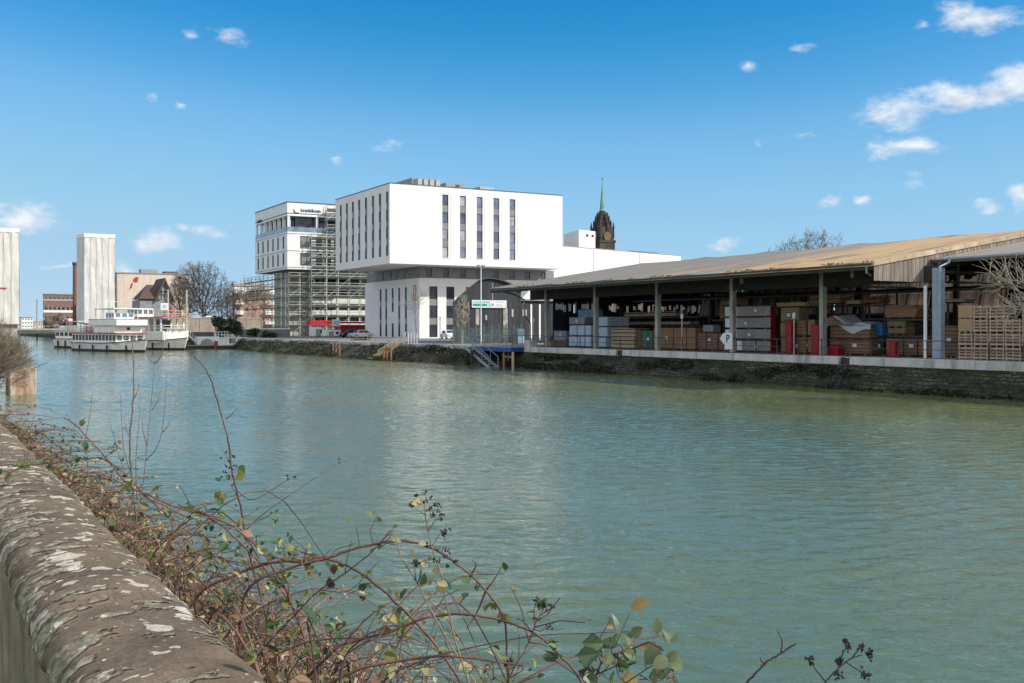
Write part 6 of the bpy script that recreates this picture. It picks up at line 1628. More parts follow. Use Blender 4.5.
# pontoons
def pontoon(label, px0, px1, Y, kids):
    x0, x1 = Xy(px0, Y), Xy(px1, Y); t_ = thing('pontoon', label, 'pontoon', ((x0 + x1) / 2, Y, WL))
    q = MB(); q.bbox(x0, x1, Y, Y + 3, WL - .6, WL + .55, .08); q.build('float', hull_dark, t_)
    q = MB(); q.box(x0, x1, Y, Y + 3, WL + .553, WL + .66); q.build('decking', pallet_wood, t_)
    return t_, x0, x1
t_, x0, x1 = pontoon('dark pontoon with white cabin and gangway right of the excursion boat', 182, 214, 184, 0)
q = MB(); q.bbox(x0 + 2.6, x0 + 6.4, 184.4, 186.4, WL + .67, WL + 2.1, .08); q.build('cabin', sign_white, t_)
q = MB(); q.bbox(x0 + 1.0, x0 + 6.0, 186.45, 186.85, WL + .67, WL + 2.9, .06); q.build('dark_screen', dark_grey, t_)
q = MB(); n = 12
q.prism([(x0 + 3.1 + 2.4 * k / n, 184.37, WL + .7) if k in (0, n) else (x0 + 4.3 + 1.1 * math.cos(math.pi - math.pi * k / n), 184.37, WL + .75 + 1.0 * math.sin(math.pi * k / n)) for k in range(n + 1)], (0, .02, 0)); q.build('arched_door', mid_grey, t_)
q = MB(); q.prism([(x0 + .2, 184.6, WL + 3.2), (x0 + 2.9, 184.6, WL + .7), (x0 + 2.9, 184.6, WL + .95), (x0 + .2, 184.6, WL + 3.45)], (0, 1.2, 0))
for k in range(9): f_ = k / 8; xx = x0 + .2 + 2.7 * f_; zz_ = WL + 3.3 - 2.5 * f_; q.box(xx - .03, xx + .03, 184.55, 184.6, zz_, zz_ + 1.0)
q.build('gangway', sign_white, t_)
q = MB()
for k in range(14): xx = x0 + .2 + (x1 - x0 - .4) * k / 13; q.box(xx - .05, xx + .05, 186.9, 186.98, WL + .66, WL + 2.6)
q.box(x0, x1, 186.9, 186.98, WL + 2.5, WL + 2.62); q.build('fence', sign_white, t_)
t_, x0, x1 = pontoon('dark pontoon with white slatted fence before the evergreen bush', 218, 247, 181, 0)
q = MB(); n = 22
for k in range(n + 1): 
    xx = x0 + .1 + (x1 - x0 - .2) * k / n
    if k in (9, 10, 11, 12, 13): continue
    q.box(xx - .09, xx + .09, 181.05, 181.12, WL + .66, WL + 1.9)
q.box(x0, x1, 181.0, 181.05, WL + 1.85, WL + 2.0); q.box(x0, x1, 181.0, 181.05, WL + .72, WL + .95); q.build('fence', sign_white, t_)
q = MB(); q.bbox(x0 + 2.8, x0 + 4.6, 181.6, 183.2, WL + .67, WL + 1.8, .05); q.build('locker', mid_grey, t_)
X, Y = Xy(216.5, 182.2), 182.2; q = MB(); q.tube([(X, Y, -4), (X, Y, Zp(341, X, Y))], .42, 10)
tag(q.build('mooring_pile', M('rusty_pile', (.26, .1, .08), (.17, .07, .06), 1.4, .85), smooth=False), 'thick reddish mooring pile between the two pontoons', 'mooring pile')
rl2 = thing('quay_railing', 'white railing along the basin end behind the pontoons', 'railing', (44, 197, 0))
q = MB(); x0, x1 = Xy(184, 197), Xy(228, 197); n = 14
for k in range(n + 1): xx = x0 + (x1 - x0) * k / n; q.box(xx - .05, xx + .05, 197, 197.1, 0, 1.1)
q.build('post', sign_white, rl2); q = MB()
for zz_ in (.5, 1.05): q.box(x0, x1, 197.02, 197.08, zz_, zz_ + .07)
q.build('rail', sign_white, rl2)
# ================================================================ foreground wall
m, nt2, b = newmat('lichened_sandstone')
v = coords(nt2, (1, 1, 1))
base = ramp(nt2, noisef(nt2, v, 3.2, 6, .6), [(.28, (.11, .083, .062)), (.5, (.195, .15, .1)), (.72, (.29, .22, .145))])
fine = noisef(nt2, v, 55, 6, .7)
base = mix(nt2, ramp(nt2, fine, [(.3, .5), (.55, 0)]), base, (.06, .05, .04))
# grey-olive crust, heaviest on the land side shoulder
g0 = N(nt2, 'ShaderNodeTexCoord'); sp_ = N(nt2, 'ShaderNodeSeparateXYZ'); nt2.links.new(g0.outputs['Object'], sp_.inputs[0])
mr_ = N(nt2, 'ShaderNodeMapRange'); mr_.inputs[1].default_value = .08; mr_.inputs[2].default_value = -.2; nt2.links.new(sp_.outputs['X'], mr_.inputs[0])
cr = noisef(nt2, coords(nt2, (.8, 1.35, 1)), 8, 7, .68, .4)
ca = N(nt2, 'ShaderNodeMath', operation='MULTIPLY_ADD'); nt2.links.new(mr_.outputs[0], ca.inputs[0]); ca.inputs[1].default_value = .28; nt2.links.new(cr, ca.inputs[2])
av = N(nt2, 'ShaderNodeAttribute', attribute_name='crust'); crust = ramp(nt2, av.outputs['Fac'], [(.2, 0), (.6, .9)])
ccol = ramp(nt2, noisef(nt2, v, 30, 5, .7), [(.34, (.09, .078, .052)), (.47, (.22, .2, .135)), (.62, (.42, .385, .28))])
base = mix(nt2, crust, base, ccol)
# pale round lichens
dv = N(nt2, 'ShaderNodeVectorMath', operation='ADD'); nn = N(nt2, 'ShaderNodeTexNoise'); nn.inputs['Scale'].default_value = 16; nn.inputs['Detail'].default_value = 5; nt2.links.new(v, nn.inputs['Vector'])
ns = N(nt2, 'ShaderNodeVectorMath', operation='SCALE'); ns.inputs['Scale'].default_value = .085; nt2.links.new(nn.outputs['Color'], ns.inputs[0]); nt2.links.new(v, dv.inputs[0]); nt2.links.new(ns.outputs[0], dv.inputs[1])
lich = None
for (sc_, th, amt) in ((7.5, .34, .5), (14, .31, .52), (30, .3, .6)):
    vo = N(nt2, 'ShaderNodeTexVoronoi'); vo.inputs['Scale'].default_value = sc_; nt2.links.new(dv.outputs[0], vo.inputs['Vector'])
    sx = N(nt2, 'ShaderNodeSeparateColor'); nt2.links.new(vo.outputs['Color'], sx.inputs[0])
    th_ = N(nt2, 'ShaderNodeMath', operation='MULTIPLY'); nt2.links.new(sx.outputs[0], th_.inputs[0]); th_.inputs[1].default_value = th * 1.5
    on = N(nt2, 'ShaderNodeMath', operation='GREATER_THAN'); nt2.links.new(sx.outputs[1], on.inputs[0]); on.inputs[1].default_value = amt
    ls = N(nt2, 'ShaderNodeMath', operation='SUBTRACT'); nt2.links.new(th_.outputs[0], ls.inputs[0]); nt2.links.new(vo.outputs['Distance'], ls.inputs[1])
    sm = ramp(nt2, ls.outputs[0], [(.0, 0), (.05, 1)])
    mu = N(nt2, 'ShaderNodeMath', operation='MULTIPLY'); nt2.links.new(sm, mu.inputs[0]); nt2.links.new(on.outputs[0], mu.inputs[1])
    if lich is None: lich = mu.outputs[0]
    else:
        x_ = N(nt2, 'ShaderNodeMath', operation='MAXIMUM'); nt2.links.new(lich, x_.inputs[0]); nt2.links.new(mu.outputs[0], x_.inputs[1]); lich = x_.outputs[0]
lcol = ramp(nt2, noisef(nt2, v, 40, 5, .7), [(.3, (.4, .37, .28)), (.6, (.62, .57, .46))])
col = mix(nt2, lich, base, lcol)
nt2.links.new(col, b.inputs['Base Color']); b.inputs['Roughness'].default_value = .92; b.inputs['Specular IOR Level'].default_value = .2
hsum = N(nt2, 'ShaderNodeMath', operation='ADD'); nt2.links.new(crust, hsum.inputs[0]); nt2.links.new(fine, hsum.inputs[1])
h2_ = N(nt2, 'ShaderNodeMath', operation='MULTIPLY_ADD'); nt2.links.new(lich, h2_.inputs[0]); h2_.inputs[1].default_value = .5; nt2.links.new(hsum.outputs[0], h2_.inputs[2])
bump(nt2, b, h2_.outputs[0], 1.0, .011)
def wallc(y): return .505 - .012 * max(0, y - 1)
wl_ = thing('parapet_wall', 'old sandstone parapet wall with rounded coping blotched by pale lichen', 'wall', (.5, 2, 0))
prof_c = [(-.14, .70), (-.172, .715), (-.19, .76), (-.188, .82), (-.175, .865), (-.148, .9), (-.108, .922), (-.06, .934), (0, .938), (.06, .936), (.12, .926), (.17, .906), (.222, .875), (.247, .83), (.247, .77), (.215, .72), (.17, .70)]
# resample the profile finely
def resample(pr_, n):
    d = [0]
    for a, b_ in zip(pr_, pr_[1:]): d.append(d[-1] + math.hypot(b_[0] - a[0], b_[1] - a[1]))
    out = []
    for k in range(n + 1):
        s_ = d[-1] * k / n; i = max(j for j in range(len(d)) if d[j] <= s_ + 1e-9); i = min(i, len(pr_) - 2)
        f_ = (s_ - d[i]) / max(1e-9, d[i + 1] - d[i]); out.append((pr_[i][0] + (pr_[i + 1][0] - pr_[i][0]) * f_, pr_[i][1] + (pr_[i + 1][1] - pr_[i][1]) * f_))
    return out
prof_c = [(a, .795 + (z - .70) * (.143 / .238)) for a, z in prof_c]; pf = resample(prof_c, 72); CR = []
ys_ = [-1.5 + .1 * i for i in range(20)] + [.5 + .0105 * i for i in range(420)] + [4.91 + .02 * i for i in range(156)] + [8.03 + .08 * i for i in range(140)] + [19.3 + 1.5 * i for i in range(40)]
vs = []
for y in ys_:
    c_ = wallc(y)
    for (dx, z) in pf:
        p = Vector((dx, y, z)); nrm = Vector((dx * 1.6, 0, (z - .8))).normalized() if z > .805 else Vector((0, 0, -1))
        sh_ = max(0, min(1, (.06 - dx) / .22))
        n_a = mnoise.noise(Vector((dx * 7, y * 15, z * 4 + 3))) + .35 * mnoise.noise(Vector((dx * 22, y * 40, 5))) + .16 * mnoise.noise(Vector((dx * 60, y * 90, 8)))
        n_b = mnoise.noise(Vector((dx * 3.0, y * 5.0, z * 2 + 11)))
        th_ = .42 - .5 * sh_ - .35 * n_b
        crv_ = max(0, min(1, (n_a - th_) / .13)); CR.append(crv_)
        step = crv_ * .0085 + crv_ * .004 * mnoise.noise(Vector((dx * 30, y * 55, 4)))
        dsp = mnoise.noise(p * 3.0) * .012 + mnoise.noise(p * 11) * .005 + mnoise.noise(p * 34) * .0028 + step - .004 * max(0, mnoise.noise(Vector((dx * 14, y * 26, 1))) - .1)
        vs.append((c_ + dx + nrm.x * dsp, y, z + nrm.z * dsp + .01 * mnoise.noise(Vector((0, y * .6, 0)))))
q = MB(); k = len(pf)
q.add(vs, [(i * k + j, (i + 1) * k + j, (i + 1) * k + j + 1, i * k + j + 1) for i in range(len(ys_) - 1) for j in range(k - 1)])
cop = q.build('coping', m, wl_, smooth=True)
at_ = cop.data.attributes.new('crust', 'FLOAT', 'POINT'); at_.data.foreach_set('value', CR)
q = MB(); n = 60
m2, nt3, b3 = newmat('wall_face_stone')
v3 = coords(nt3)
fc = ramp(nt3, noisef(nt3, v3, 4, 6, .65), [(.3, (.16, .125, .08)), (.5, (.31, .25, .165)), (.72, (.42, .35, .24))])
nt3.links.new(mix(nt3, ramp(nt3, noisef(nt3, coords(nt3, (1, 1, .3)), 6, 5, .7), [(.48, 0), (.66, .75)]), fc, (.13, .13, .055)), b3.inputs['Base Color']); b3.inputs['Roughness'].default_value = .95
bump(nt3, b3, noisef(nt3, v3, 18, 7, .72), 1.0, .02)
ysb = [-1.5 + .12 * i for i in range(60)] + [5.7 + 1.4 * i for i in range(52)]
for (sx, e_) in ((-1, .158), (1, .18)):
    vs = []
    for y in ysb:
        for z in (-.5, -.1, .1, .3, .5, .82): vs.append((wallc(y) + sx * (e_ + .012 * mnoise.noise(Vector((y * 3, z * 3, sx)))), y, z))
    q.add(vs, [(i * 6 + j, i * 6 + j + 1, (i + 1) * 6 + j + 1, (i + 1) * 6 + j) for i in range(len(ysb) - 1) for j in range(5)])
q.build('wall_face', m2, wl_, smooth=True)

# ================================================================ plants on the near bank
stem_red = M('bramble_stem', (.21, .095, .075), (.09, .042, .038), 7, .55, 0, island=.5, lo=.42, hi=.6)
stem_tan = M('dry_stem', (.3, .22, .15), (.19, .135, .095), 6, .75, 0, island=.45)
stem_grey = M('sapling_bark', (.2, .15, .12), (.13, .095, .08), 8, .7, 0, island=.25)
stem_dark = M('dark_twig', (.07, .05, .045), (.04, .03, .028), 8, .75, 0, island=.3)
leaf_mix = leafmat('bramble_leaf', [(0, (.035, .07, .025)), (.28, (.07, .13, .035)), (.48, (.15, .19, .05)), (.66, (.27, .26, .07)), (.8, (.38, .32, .13)), (.9, (.22, .1, .06)), (1, (.52, .46, .25))], .45, .3)
leaf_green = leafmat('fresh_bramble_leaf', [(0, (.045, .085, .04)), (.5, (.085, .13, .06)), (.85, (.13, .16, .07)), (1, (.3, .22, .08))], .4, .3)
leaf_pale = leafmat('pale_leaf', [(0, (.42, .36, .2)), (.5, (.5, .42, .22)), (.8, (.26, .25, .1)), (1, (.5, .38, .2))], .5, .35)
leaf_dry = leafmat('dry_leaf', [(0, (.1, .06, .04)), (.4, (.2, .12, .07)), (.75, (.32, .22, .12)), (1, (.42, .34, .22))], .7, .15)
berry_m = M('dried_berry', (.035, .022, .025), (.015, .01, .012), 40, .6, 0, island=.4)
def crv(P, n=6):
    """Catmull-Rom through the points"""
    P = [Vector(p) for p in P]; P = [P[0] * 2 - P[1]] + P + [P[-1] * 2 - P[-2]]; out = []
    for i in range(1, len(P) - 2):
        for k in range(n):
            t = k / n; a, b_, c_, d = P[i - 1], P[i], P[i + 1], P[i + 2]
            out.append(.5 * ((2 * b_) + (c_ - a) * t + (2 * a - 5 * b_ + 4 * c_ - d) * t * t + (3 * b_ - a - 3 * c_ + d) * t ** 3))
    out.append(P[-2]); return out
def leaf(mb, p, d, up, s, wf=.34, m=0, curl=.25):
    d = d.normalized(); sd = d.cross(up)
    if sd.length < 1e-4: sd = d.orthogonal()
    sd.normalize(); nrm = sd.cross(d).normalized()
    fr = [(0, 0), (.18, .55), (.42, 1.0), (.7, .78), (.88, .38), (1, 0)]
    vs = []
    for (t, w_) in fr:
        c_ = p + d * s * t - nrm * s * curl * t * t * .5
        vs += [c_ - sd * s * wf * w_ + nrm * s * .1 * w_, c_, c_ + sd * s * wf * w_ + nrm * s * .1 * w_]
    fs = []
    for i in range(5):
        a = i * 3
        fs += [(a, a + 1, a + 4, a + 3), (a + 1, a + 2, a + 5, a + 4)]
    mb.add(vs, fs, m)
def rv(s=1): return Vector((random.gauss(0, s), random.gauss(0, s), random.gauss(0, s)))
def thorns(mb, pts, r, every=.035):
    acc = 0
    for a, b_ in zip(pts, pts[1:]):
        acc += (b_ - a).length
        if acc > every:
            acc = 0; d = (b_ - a).normalized(); o = d.orthogonal(); o.rotate(__import__('mathutils').Quaternion(d, random.uniform(0, 6.28)))
            mb.tube([b_, b_ + o.normalized() * (r + .006) - d * .003], [r * .45, .0004], 3, cap=False)
def taper(n, r0, r1): return [r0 + (r1 - r0) * i / (n - 1) for i in range(n)]
def foot(p):                                  # continue a cane down to the soil behind the wall
    x = max(.85, min(2.4, p.x - .1)); return Vector((x + random.gauss(0, .08), p.y + random.gauss(.05, .15), bankZ(x, p.y) - .05))
def berries(mb, p, n, spread, r=.006):
    for _ in range(n):
        c_ = p + rv(spread); k = random.randint(5, 9)
        for _2 in range(k):
            e = c_ + rv(r * .55); s_ = r * random.uniform(.4, .65)
            mb.add([e + Vector((s_, 0, 0)), e + Vector((-s_, 0, 0)), e + Vector((0, s_, 0)), e + Vector((0, -s_, 0)), e + Vector((0, 0, s_)), e + Vector((0, 0, -s_))], [(0, 2, 4), (2, 1, 4), (1, 3, 4), (3, 0, 4), (2, 0, 5), (1, 2, 5), (3, 1, 5), (0, 3, 5)])
def cane(label, P, r0, r1, sm, lm=None, nl=0, ls=.035, root=True, th=True, side=(), berry=(), name='bramble_cane', cat='bramble', leaves_at=(), group=None, bmat=None, bush=1.0):
    pts0 = [at(*p) for p in P]
    t_ = thing(name, label, cat, tuple(foot(pts0[0]) if root else pts0[0]), group)
    if root:
        ex = (pts0[0] - pts0[1]).normalized() * .16 + pts0[0] - Vector((0, 0, .05))
        ft = foot(ex); t_.location = ft
        pts0 = [ft, ft.lerp(ex, .6) + Vector((random.gauss(0, .04), random.gauss(0, .04), .05)), ex] + pts0
    pts = crv(pts0, 7); r0 *= .76; r1 *= .85; nl = int(nl * 1.8)
    for i in range(1, len(pts) - 1): pts[i] = pts[i] + rv(r0 * .25)
    q = MB(); q.tube(pts, taper(len(pts), r0, r1), 7)
    if th: thorns(q, pts, r0 * .8)
    L_ = MB(); Bq = MB(); PT = []; allp = list(pts)
    for S in side:
        sp_ = crv([at(*p) for p in S], 5); allp += sp_; q.tube(sp_, taper(len(sp_), r1 * 1.1 if r1 > .0015 else .0018, .0009), 5)
        if th: thorns(q, sp_, .0015, .05)
    if lm is not None:                                 # thin side shoots with a few leaves
        for k in range(int(len(pts) * .45 * bush)):
            i = random.randint(4, max(5, int((len(pts) - 2) * (1 if bush >= 1 else .5)))); d = rv(1); d.z = abs(d.z) * .7; d.normalize(); ln = random.uniform(.03, .16) * (1 if r0 < .006 else 1.25)
            e = pts[i] + d * ln; mid = (pts[i] + e) / 2 + rv(.012)
            q.tube([pts[i], mid, e], [.0018, .0015, .0012], 4, cap=False)
            for j in range(random.randint(0, 3)): leaf(L_, e + rv(.01), d + rv(.6), Vector((0, -.4, 1)) + rv(.5), ls * random.uniform(.4, .95))
    q.build('stem', sm, t_, smooth=True)
    if lm is not None:
        for k in range(nl):
            i = random.randint(int(len(pts) * .25), len(pts) - 2); d = (rv(.7) + Vector((0, 0, .15))).normalized()
            pet = pts[i] + d * .02
            for j in range(random.choice((1, 3, 3))):
                leaf(L_, pet + rv(.006), d + rv(.55), Vector((0, 0, 1)) + rv(.5), ls * random.uniform(.6, 1.25))
        for (px, py, s_, sz) in leaves_at:
            p = at(px, py, s_); dd_ = Vector((random.gauss(0, .6), random.gauss(0, .6), random.uniform(-.5, .5)))
            leaf(L_, p, dd_, Vector((0, -1, .6)) + rv(.4), sz, .36)
            near_ = min(allp, key=lambda v_: (v_ - p).length); PT.append((near_, p))
        if L_.v: L_.build('leaf', lm, t_)
        if PT:
            q = MB()
            for (a_, b_) in PT: q.tube([a_, (a_ + b_) / 2 + rv(.004), b_], [.0016, .0013, .001], 4, cap=False)
            q.build('leaf_stalk', sm, t_)
    for (px, py, s_, n_, spd) in berry: berries(Bq, at(px, py, s_), n_, spd)
    if Bq.v: Bq.build('berry', berry_m, t_)
    return t_
S_ = lambda pts, s: [(x, y, s) for x, y in pts]
cane('thick arching red cane running from the wall top down right through the thicket', S_([(281, 590), (251, 553), (211, 518), (176, 507), (131, 486), (108, 460), (75, 425), (64, 418)], 5.2), .010, .003, stem_red, leaf_mix, 5, .05, bush=.8)
cane('thin cane lying across the wall coping towards the left', S_([(150, 500), (105, 460), (60, 463), (25, 466), (8, 474)], 5.4), .007, .0025, stem_red, leaf_mix, 2, .05, leaves_at=[(18, 468, 5.4, .07), (12, 474, 5.4, .06)])
cane('tall upright cane with dark dried berries at mid-height against the water', S_([(262, 600), (250, 556), (240, 505), (232, 470), (228, 440), (220, 410), (212, 383), (205, 368), (194, 357)], 5.4), .009, .003, stem_red, leaf_mix, 0, .05, bush=.5,
     side=[S_([(226, 419), (232, 414), (238, 407)], 5.4), S_([(236, 490), (252, 500), (275, 488), (290, 478)], 5.4), S_([(233, 470), (226, 455), (222, 450)], 5.4), S_([(246, 530), (262, 515), (300, 488), (338, 463)], 5.6)],
     berry=[(228, 458, 5.4, 6, .03), (233, 470, 5.4, 5, .03), (225, 482, 5.4, 4, .03), (237, 462, 5.4, 3, .02), (290, 478, 5.4, 4, .03), (338, 463, 5.6, 2, .02)], leaves_at=[(239, 466, 5.4, .07), (235, 480, 5.4, .06), (216, 500, 5.4, .08), (222, 495, 5.4, .07)])
cane('short arching cane ending on the left of the big double arch', S_([(290, 600), (280, 578), (260, 550), (233, 527), (200, 512), (178, 505)], 4.3), .009, .004, stem_red, leaf_mix, 8, .045)
cane('smooth red cane of the double arch that bends down to the bottom of the picture', S_([(235, 575), (271, 563), (306, 561), (326, 559), (356, 570), (386, 593), (413, 620), (439, 649), (459, 680), (468, 700)], 4.0), .008, .0055, stem_red, leaf_mix, 4, .045, bush=.7)
cane('thorny cane of the double arch with the high bow over the water', S_([(290, 568), (326, 559), (350, 550), (376, 544), (399, 541), (426, 546), (452, 560), (486, 590), (504, 620), (507, 653), (509, 690)], 3.7), .0065, .0045, stem_red, leaf_mix, 2, .04, bush=.6,
     side=[S_([(486, 590), (494, 580), (502, 566)], 3.7), S_([(470, 577), (476, 565), (472, 560)], 3.7), S_([(486, 590), (478, 610), (466, 630)], 3.7)], leaves_at=[(470, 580, 3.7, .045), (474, 588, 3.7, .035), (506, 614, 3.7, .05), (512, 618, 3.7, .04)])
cane('low flat arching cane passing in front of the berry stalks to the right', S_([(330, 655), (346, 643), (386, 633), (426, 618), (459, 614), (492, 618), (519, 626), (540, 637), (559, 654), (578, 676), (588, 695)], 3.3), .0058, .0045, stem_red, leaf_mix, 2, .04, bush=.7)
cane('dark twig crossing the thicket from lower left up to the arches', S_([(255, 660), (285, 625), (320, 590), (345, 573), (372, 552), (392, 530)], 3.4), .005, .002, stem_dark, None, th=False, name='dry_twig', cat='twig', side=[S_([(320, 590), (350, 590), (380, 560)], 3.4), S_([(345, 573), (348, 555), (352, 540)], 3.4)])
cane('taller upright stalk topped by a head of dark dried berries', S_([(472, 695), (459, 653), (448, 611), (442, 578), (434, 554), (428, 531), (425, 513), (426, 493)], 3.1), .0048, .0016, stem_tan, leaf_pale, 2, .035, th=False, bush=.3,
     side=[S_([(428, 531), (434, 522), (440, 516)], 3.1), S_([(426, 515), (418, 510), (412, 505)], 3.1), S_([(425, 512), (432, 506), (437, 502)], 3.1), S_([(432, 546), (440, 534), (446, 527)], 3.1), S_([(436, 560), (424, 560), (414, 566)], 3.1)],
     berry=[(426, 500, 3.1, 5, .012), (413, 506, 3.1, 3, .008), (437, 503, 3.1, 3, .008), (434, 515, 3.1, 3, .01), (441, 517, 3.1, 2, .005), (440, 530, 3.1, 3, .012), (448, 536, 3.1, 2, .006), (416, 563, 3.1, 5, .012), (432, 553, 3.1, 6, .02), (448, 558, 3.1, 5, .014)],
     leaves_at=[(428, 568, 3.1, .034), (437, 582, 3.1, .036), (446, 590, 3.1, .05), (434, 596, 3.1, .03)], name='berry_stalk')
cane('slim bare stalk leaning left beside the berry head', S_([(482, 695), (454, 650), (436, 620), (416, 581), (401, 557), (395, 537), (392, 523)], 3.15), .0045, .0014, stem_tan, leaf_pale, 3, .03, th=False, bush=.35, name='dry_stalk', cat='stalk', side=[S_([(416, 581), (414, 560), (412, 548)], 3.15), S_([(436, 620), (420, 612), (408, 606)], 3.15)])
cane('short reddish stalk with a few berries at the right edge of the thicket', S_([(500, 700), (512, 672), (529, 642), (535, 625), (544, 608)], 2.8), .0038, .0013, stem_red, leaf_mix, 3, .03,
     side=[S_([(535, 625), (534, 610), (537, 603)], 2.8), S_([(541, 615), (548, 610), (552, 606)], 2.8), S_([(532, 632), (524, 622), (516, 618)], 2.8)], berry=[(537, 602, 2.8, 3, .007), (551, 607, 2.8, 4, .008), (550, 626, 2.8, 2, .004), (508, 662, 2.8, 3, .01)], leaves_at=[(540, 619, 2.8, .035), (535, 612, 2.8, .03)], name='berry_stalk')
# leafy sprig bottom centre
cl_ = [(576, 655, .052), (585, 646, .05), (593, 640, .055), (597, 652, .05), (602, 668, .06), (611, 647, .045), (621, 644, .05), (632, 655, .04), (630, 648, .045), (588, 668, .05), (645, 664, .055), (655, 654, .06), (662, 668, .055), (672, 668, .05), (676, 676, .05), (650, 675, .05), (618, 665, .03), (577, 672, .05), (610, 678, .06), (640, 678, .05), (668, 660, .045), (582, 660, .045), (600, 645, .05)]
cane('leafy green bramble sprig rising from below at bottom centre', S_([(585, 720), (592, 690), (600, 665), (612, 655), (625, 652)], 2.35), .004, .0016, stem_red, leaf_green, 0, .05, root=True,
     side=[S_([(596, 680), (586, 662), (578, 655)], 2.35), S_([(602, 664), (596, 650), (592, 642)], 2.35), S_([(600, 700), (630, 680), (655, 664), (668, 660)], 2.35), S_([(640, 675), (655, 682), (668, 676)], 2.35)],
     berry=[(618, 662, 2.35, 4, .008), (622, 668, 2.35, 3, .006)], leaves_at=[(x + random.gauss(0, 1.5), y + random.gauss(0, 1.5), 2.35 + random.gauss(0, .05), s_) for x, y, s_ in cl_ + [(x + random.uniform(-7, 7), y + random.uniform(2, 12), s_ * .8) for x, y, s_ in cl_[::2]]], name='bramble_sprig')
cane('bare dark forked twig poking up right of the leafy sprig', S_([(735, 700), (748, 682), (764, 664), (780, 654), (796, 643)], 2.2), .0042, .0022, stem_dark, None, th=True, side=[S_([(781, 652), (782, 641), (777, 630)], 2.2), S_([(764, 664), (761, 660), (760, 657)], 2.2)], name='dry_twig', cat='twig')
cane('rightmost dry stalk with round dark seed heads', S_([(815, 705), (826, 682), (840, 667), (852, 658), (862, 655)], 2.1), .003, .0014, stem_dark, None, th=False,
     side=[S_([(840, 667), (842, 655), (848, 645)], 2.1), S_([(852, 658), (858, 650), (861, 646)], 2.1), S_([(846, 662), (858, 670), (867, 676)], 2.1), S_([(826, 682), (816, 670), (811, 661)], 2.1), S_([(840, 667), (839, 664), (837, 661)], 2.1)],
     berry=[(848, 644, 2.1, 4, .004), (861, 645, 2.1, 3, .004), (869, 655, 2.1, 3, .003), (838, 662, 2.1, 4, .004), (867, 676, 2.1, 4, .004), (811, 660, 2.1, 4, .003), (838, 676, 2.1, 3, .003)], name='berry_stalk', cat='stalk')
# two-stemmed sapling against the water
sap = cane('slender bare sapling with several upright shoots growing from the bank', S_([(134, 500), (131, 470), (130, 440), (133, 400), (134, 372), (132, 340)], 9.5), .017, .006, stem_grey, None, th=False, name='sapling', cat='sapling',
     side=[S_([(140, 502), (144, 478), (147, 445), (152, 395), (154, 366), (155, 360)], 9.3), S_([(155, 364), (149, 358), (147, 348), (147, 330)], 9.3), S_([(155, 363), (160, 358), (163, 347), (164, 328)], 9.3), S_([(146, 460), (156, 449), (162, 432), (165, 405), (167, 372)], 9.3), S_([(137, 500), (136, 460), (139, 420), (140, 395)], 9.6),
           S_([(130, 470), (124, 450), (122, 425), (120, 385)], 9.6), S_([(128, 480), (119, 455), (112, 430), (106, 410)], 9.6), S_([(152, 410), (158, 400), (160, 390)], 9.3), S_([(163, 432), (168, 426), (170, 420)], 9.3), S_([(131, 440), (126, 428), (124, 415)], 9.5), S_([(133, 400), (138, 390), (139, 378)], 9.5), S_([(122, 450), (116, 445), (113, 446)], 9.6), S_([(147, 445), (143, 430), (142, 415)], 9.3)])
q = MB()
for (px, py) in ((113, 445), (118, 440), (124, 428), (110, 448), (121, 462), (115, 432)): leaf(q, at(px, py, 9.6), rv(1), rv(1), .05)
q.build('bud', leaf_dry, sap)
# second, lower shoots cluster at left
cane('thin dry shoots rising beside the wall end left of the sapling', S_([(88, 470), (86, 440), (90, 415), (92, 395)], 11), .009, .003, stem_grey, None, th=False, name='dry_twig', cat='twig', side=[S_([(100, 478), (98, 450), (104, 428)], 11), S_([(76, 465), (72, 450), (68, 438)], 11), S_([(110, 480), (116, 462), (124, 455)], 10)])

# dense thicket: nobody could count these stems and leaves
def thick(y): return .95 if y < 5 else max(.4, .95 - (y - 5) * .09)
SM, LF = MB(), MB()
rnd = random
def ubase():
    y = 1.7 + 23.2 * rnd.random() ** 1.9
    x = wallc(y) + .26 + (bankX(y) - wallc(y) - .4) * rnd.random() ** 1.25
    return x, y
for i in range(2100):
    x, y = ubase(); z = bankZ(x, y); T_ = thick(y) * rnd.uniform(.35, 1.0)
    p0 = Vector((x, y, z - .03)); az = rnd.uniform(0, 6.28); ln = rnd.uniform(.3, 1.0) * (1 if y < 12 else 1.4)
    d = Vector((math.cos(az), math.sin(az), 0))
    p1 = p0 + d * ln * .3 + Vector((0, 0, T_ * .75)); p2 = p0 + d * ln * .75 + Vector((0, 0, T_ * rnd.uniform(.8, 1.05))); p3 = p0 + d * ln * 1.15 + Vector((0, 0, T_ * rnd.uniform(.3, 1)))
    for p in (p1, p2, p3):
        lim = wallc(p.y) + .27
        if p.x < lim: p.x = lim + rnd.uniform(0, .2)
    pts = crv([p0, p1, p2, p3], 4); r0 = rnd.choice((.003, .0035, .0045, .0065)) * (1 if y < 8 else 1.3)
    k = rnd.random(); mi = 0 if k < .64 else 1 if k < .9 else 2
    SM.tube(pts, taper(len(pts), r0, r0 * .4), 4 if y > 4 else 5, mi, cap=False)
    for j in range(rnd.randint(1, 7)):
        q_ = pts[rnd.randint(3, len(pts) - 1)]
        leaf(LF, q_ + rv(.012), rv(1), Vector((.2, -.3, 1)) + rv(.6), rnd.uniform(.026, .068) * (1 if y < 8 else 1.3), .34, 0 if rnd.random() < .72 else 1)
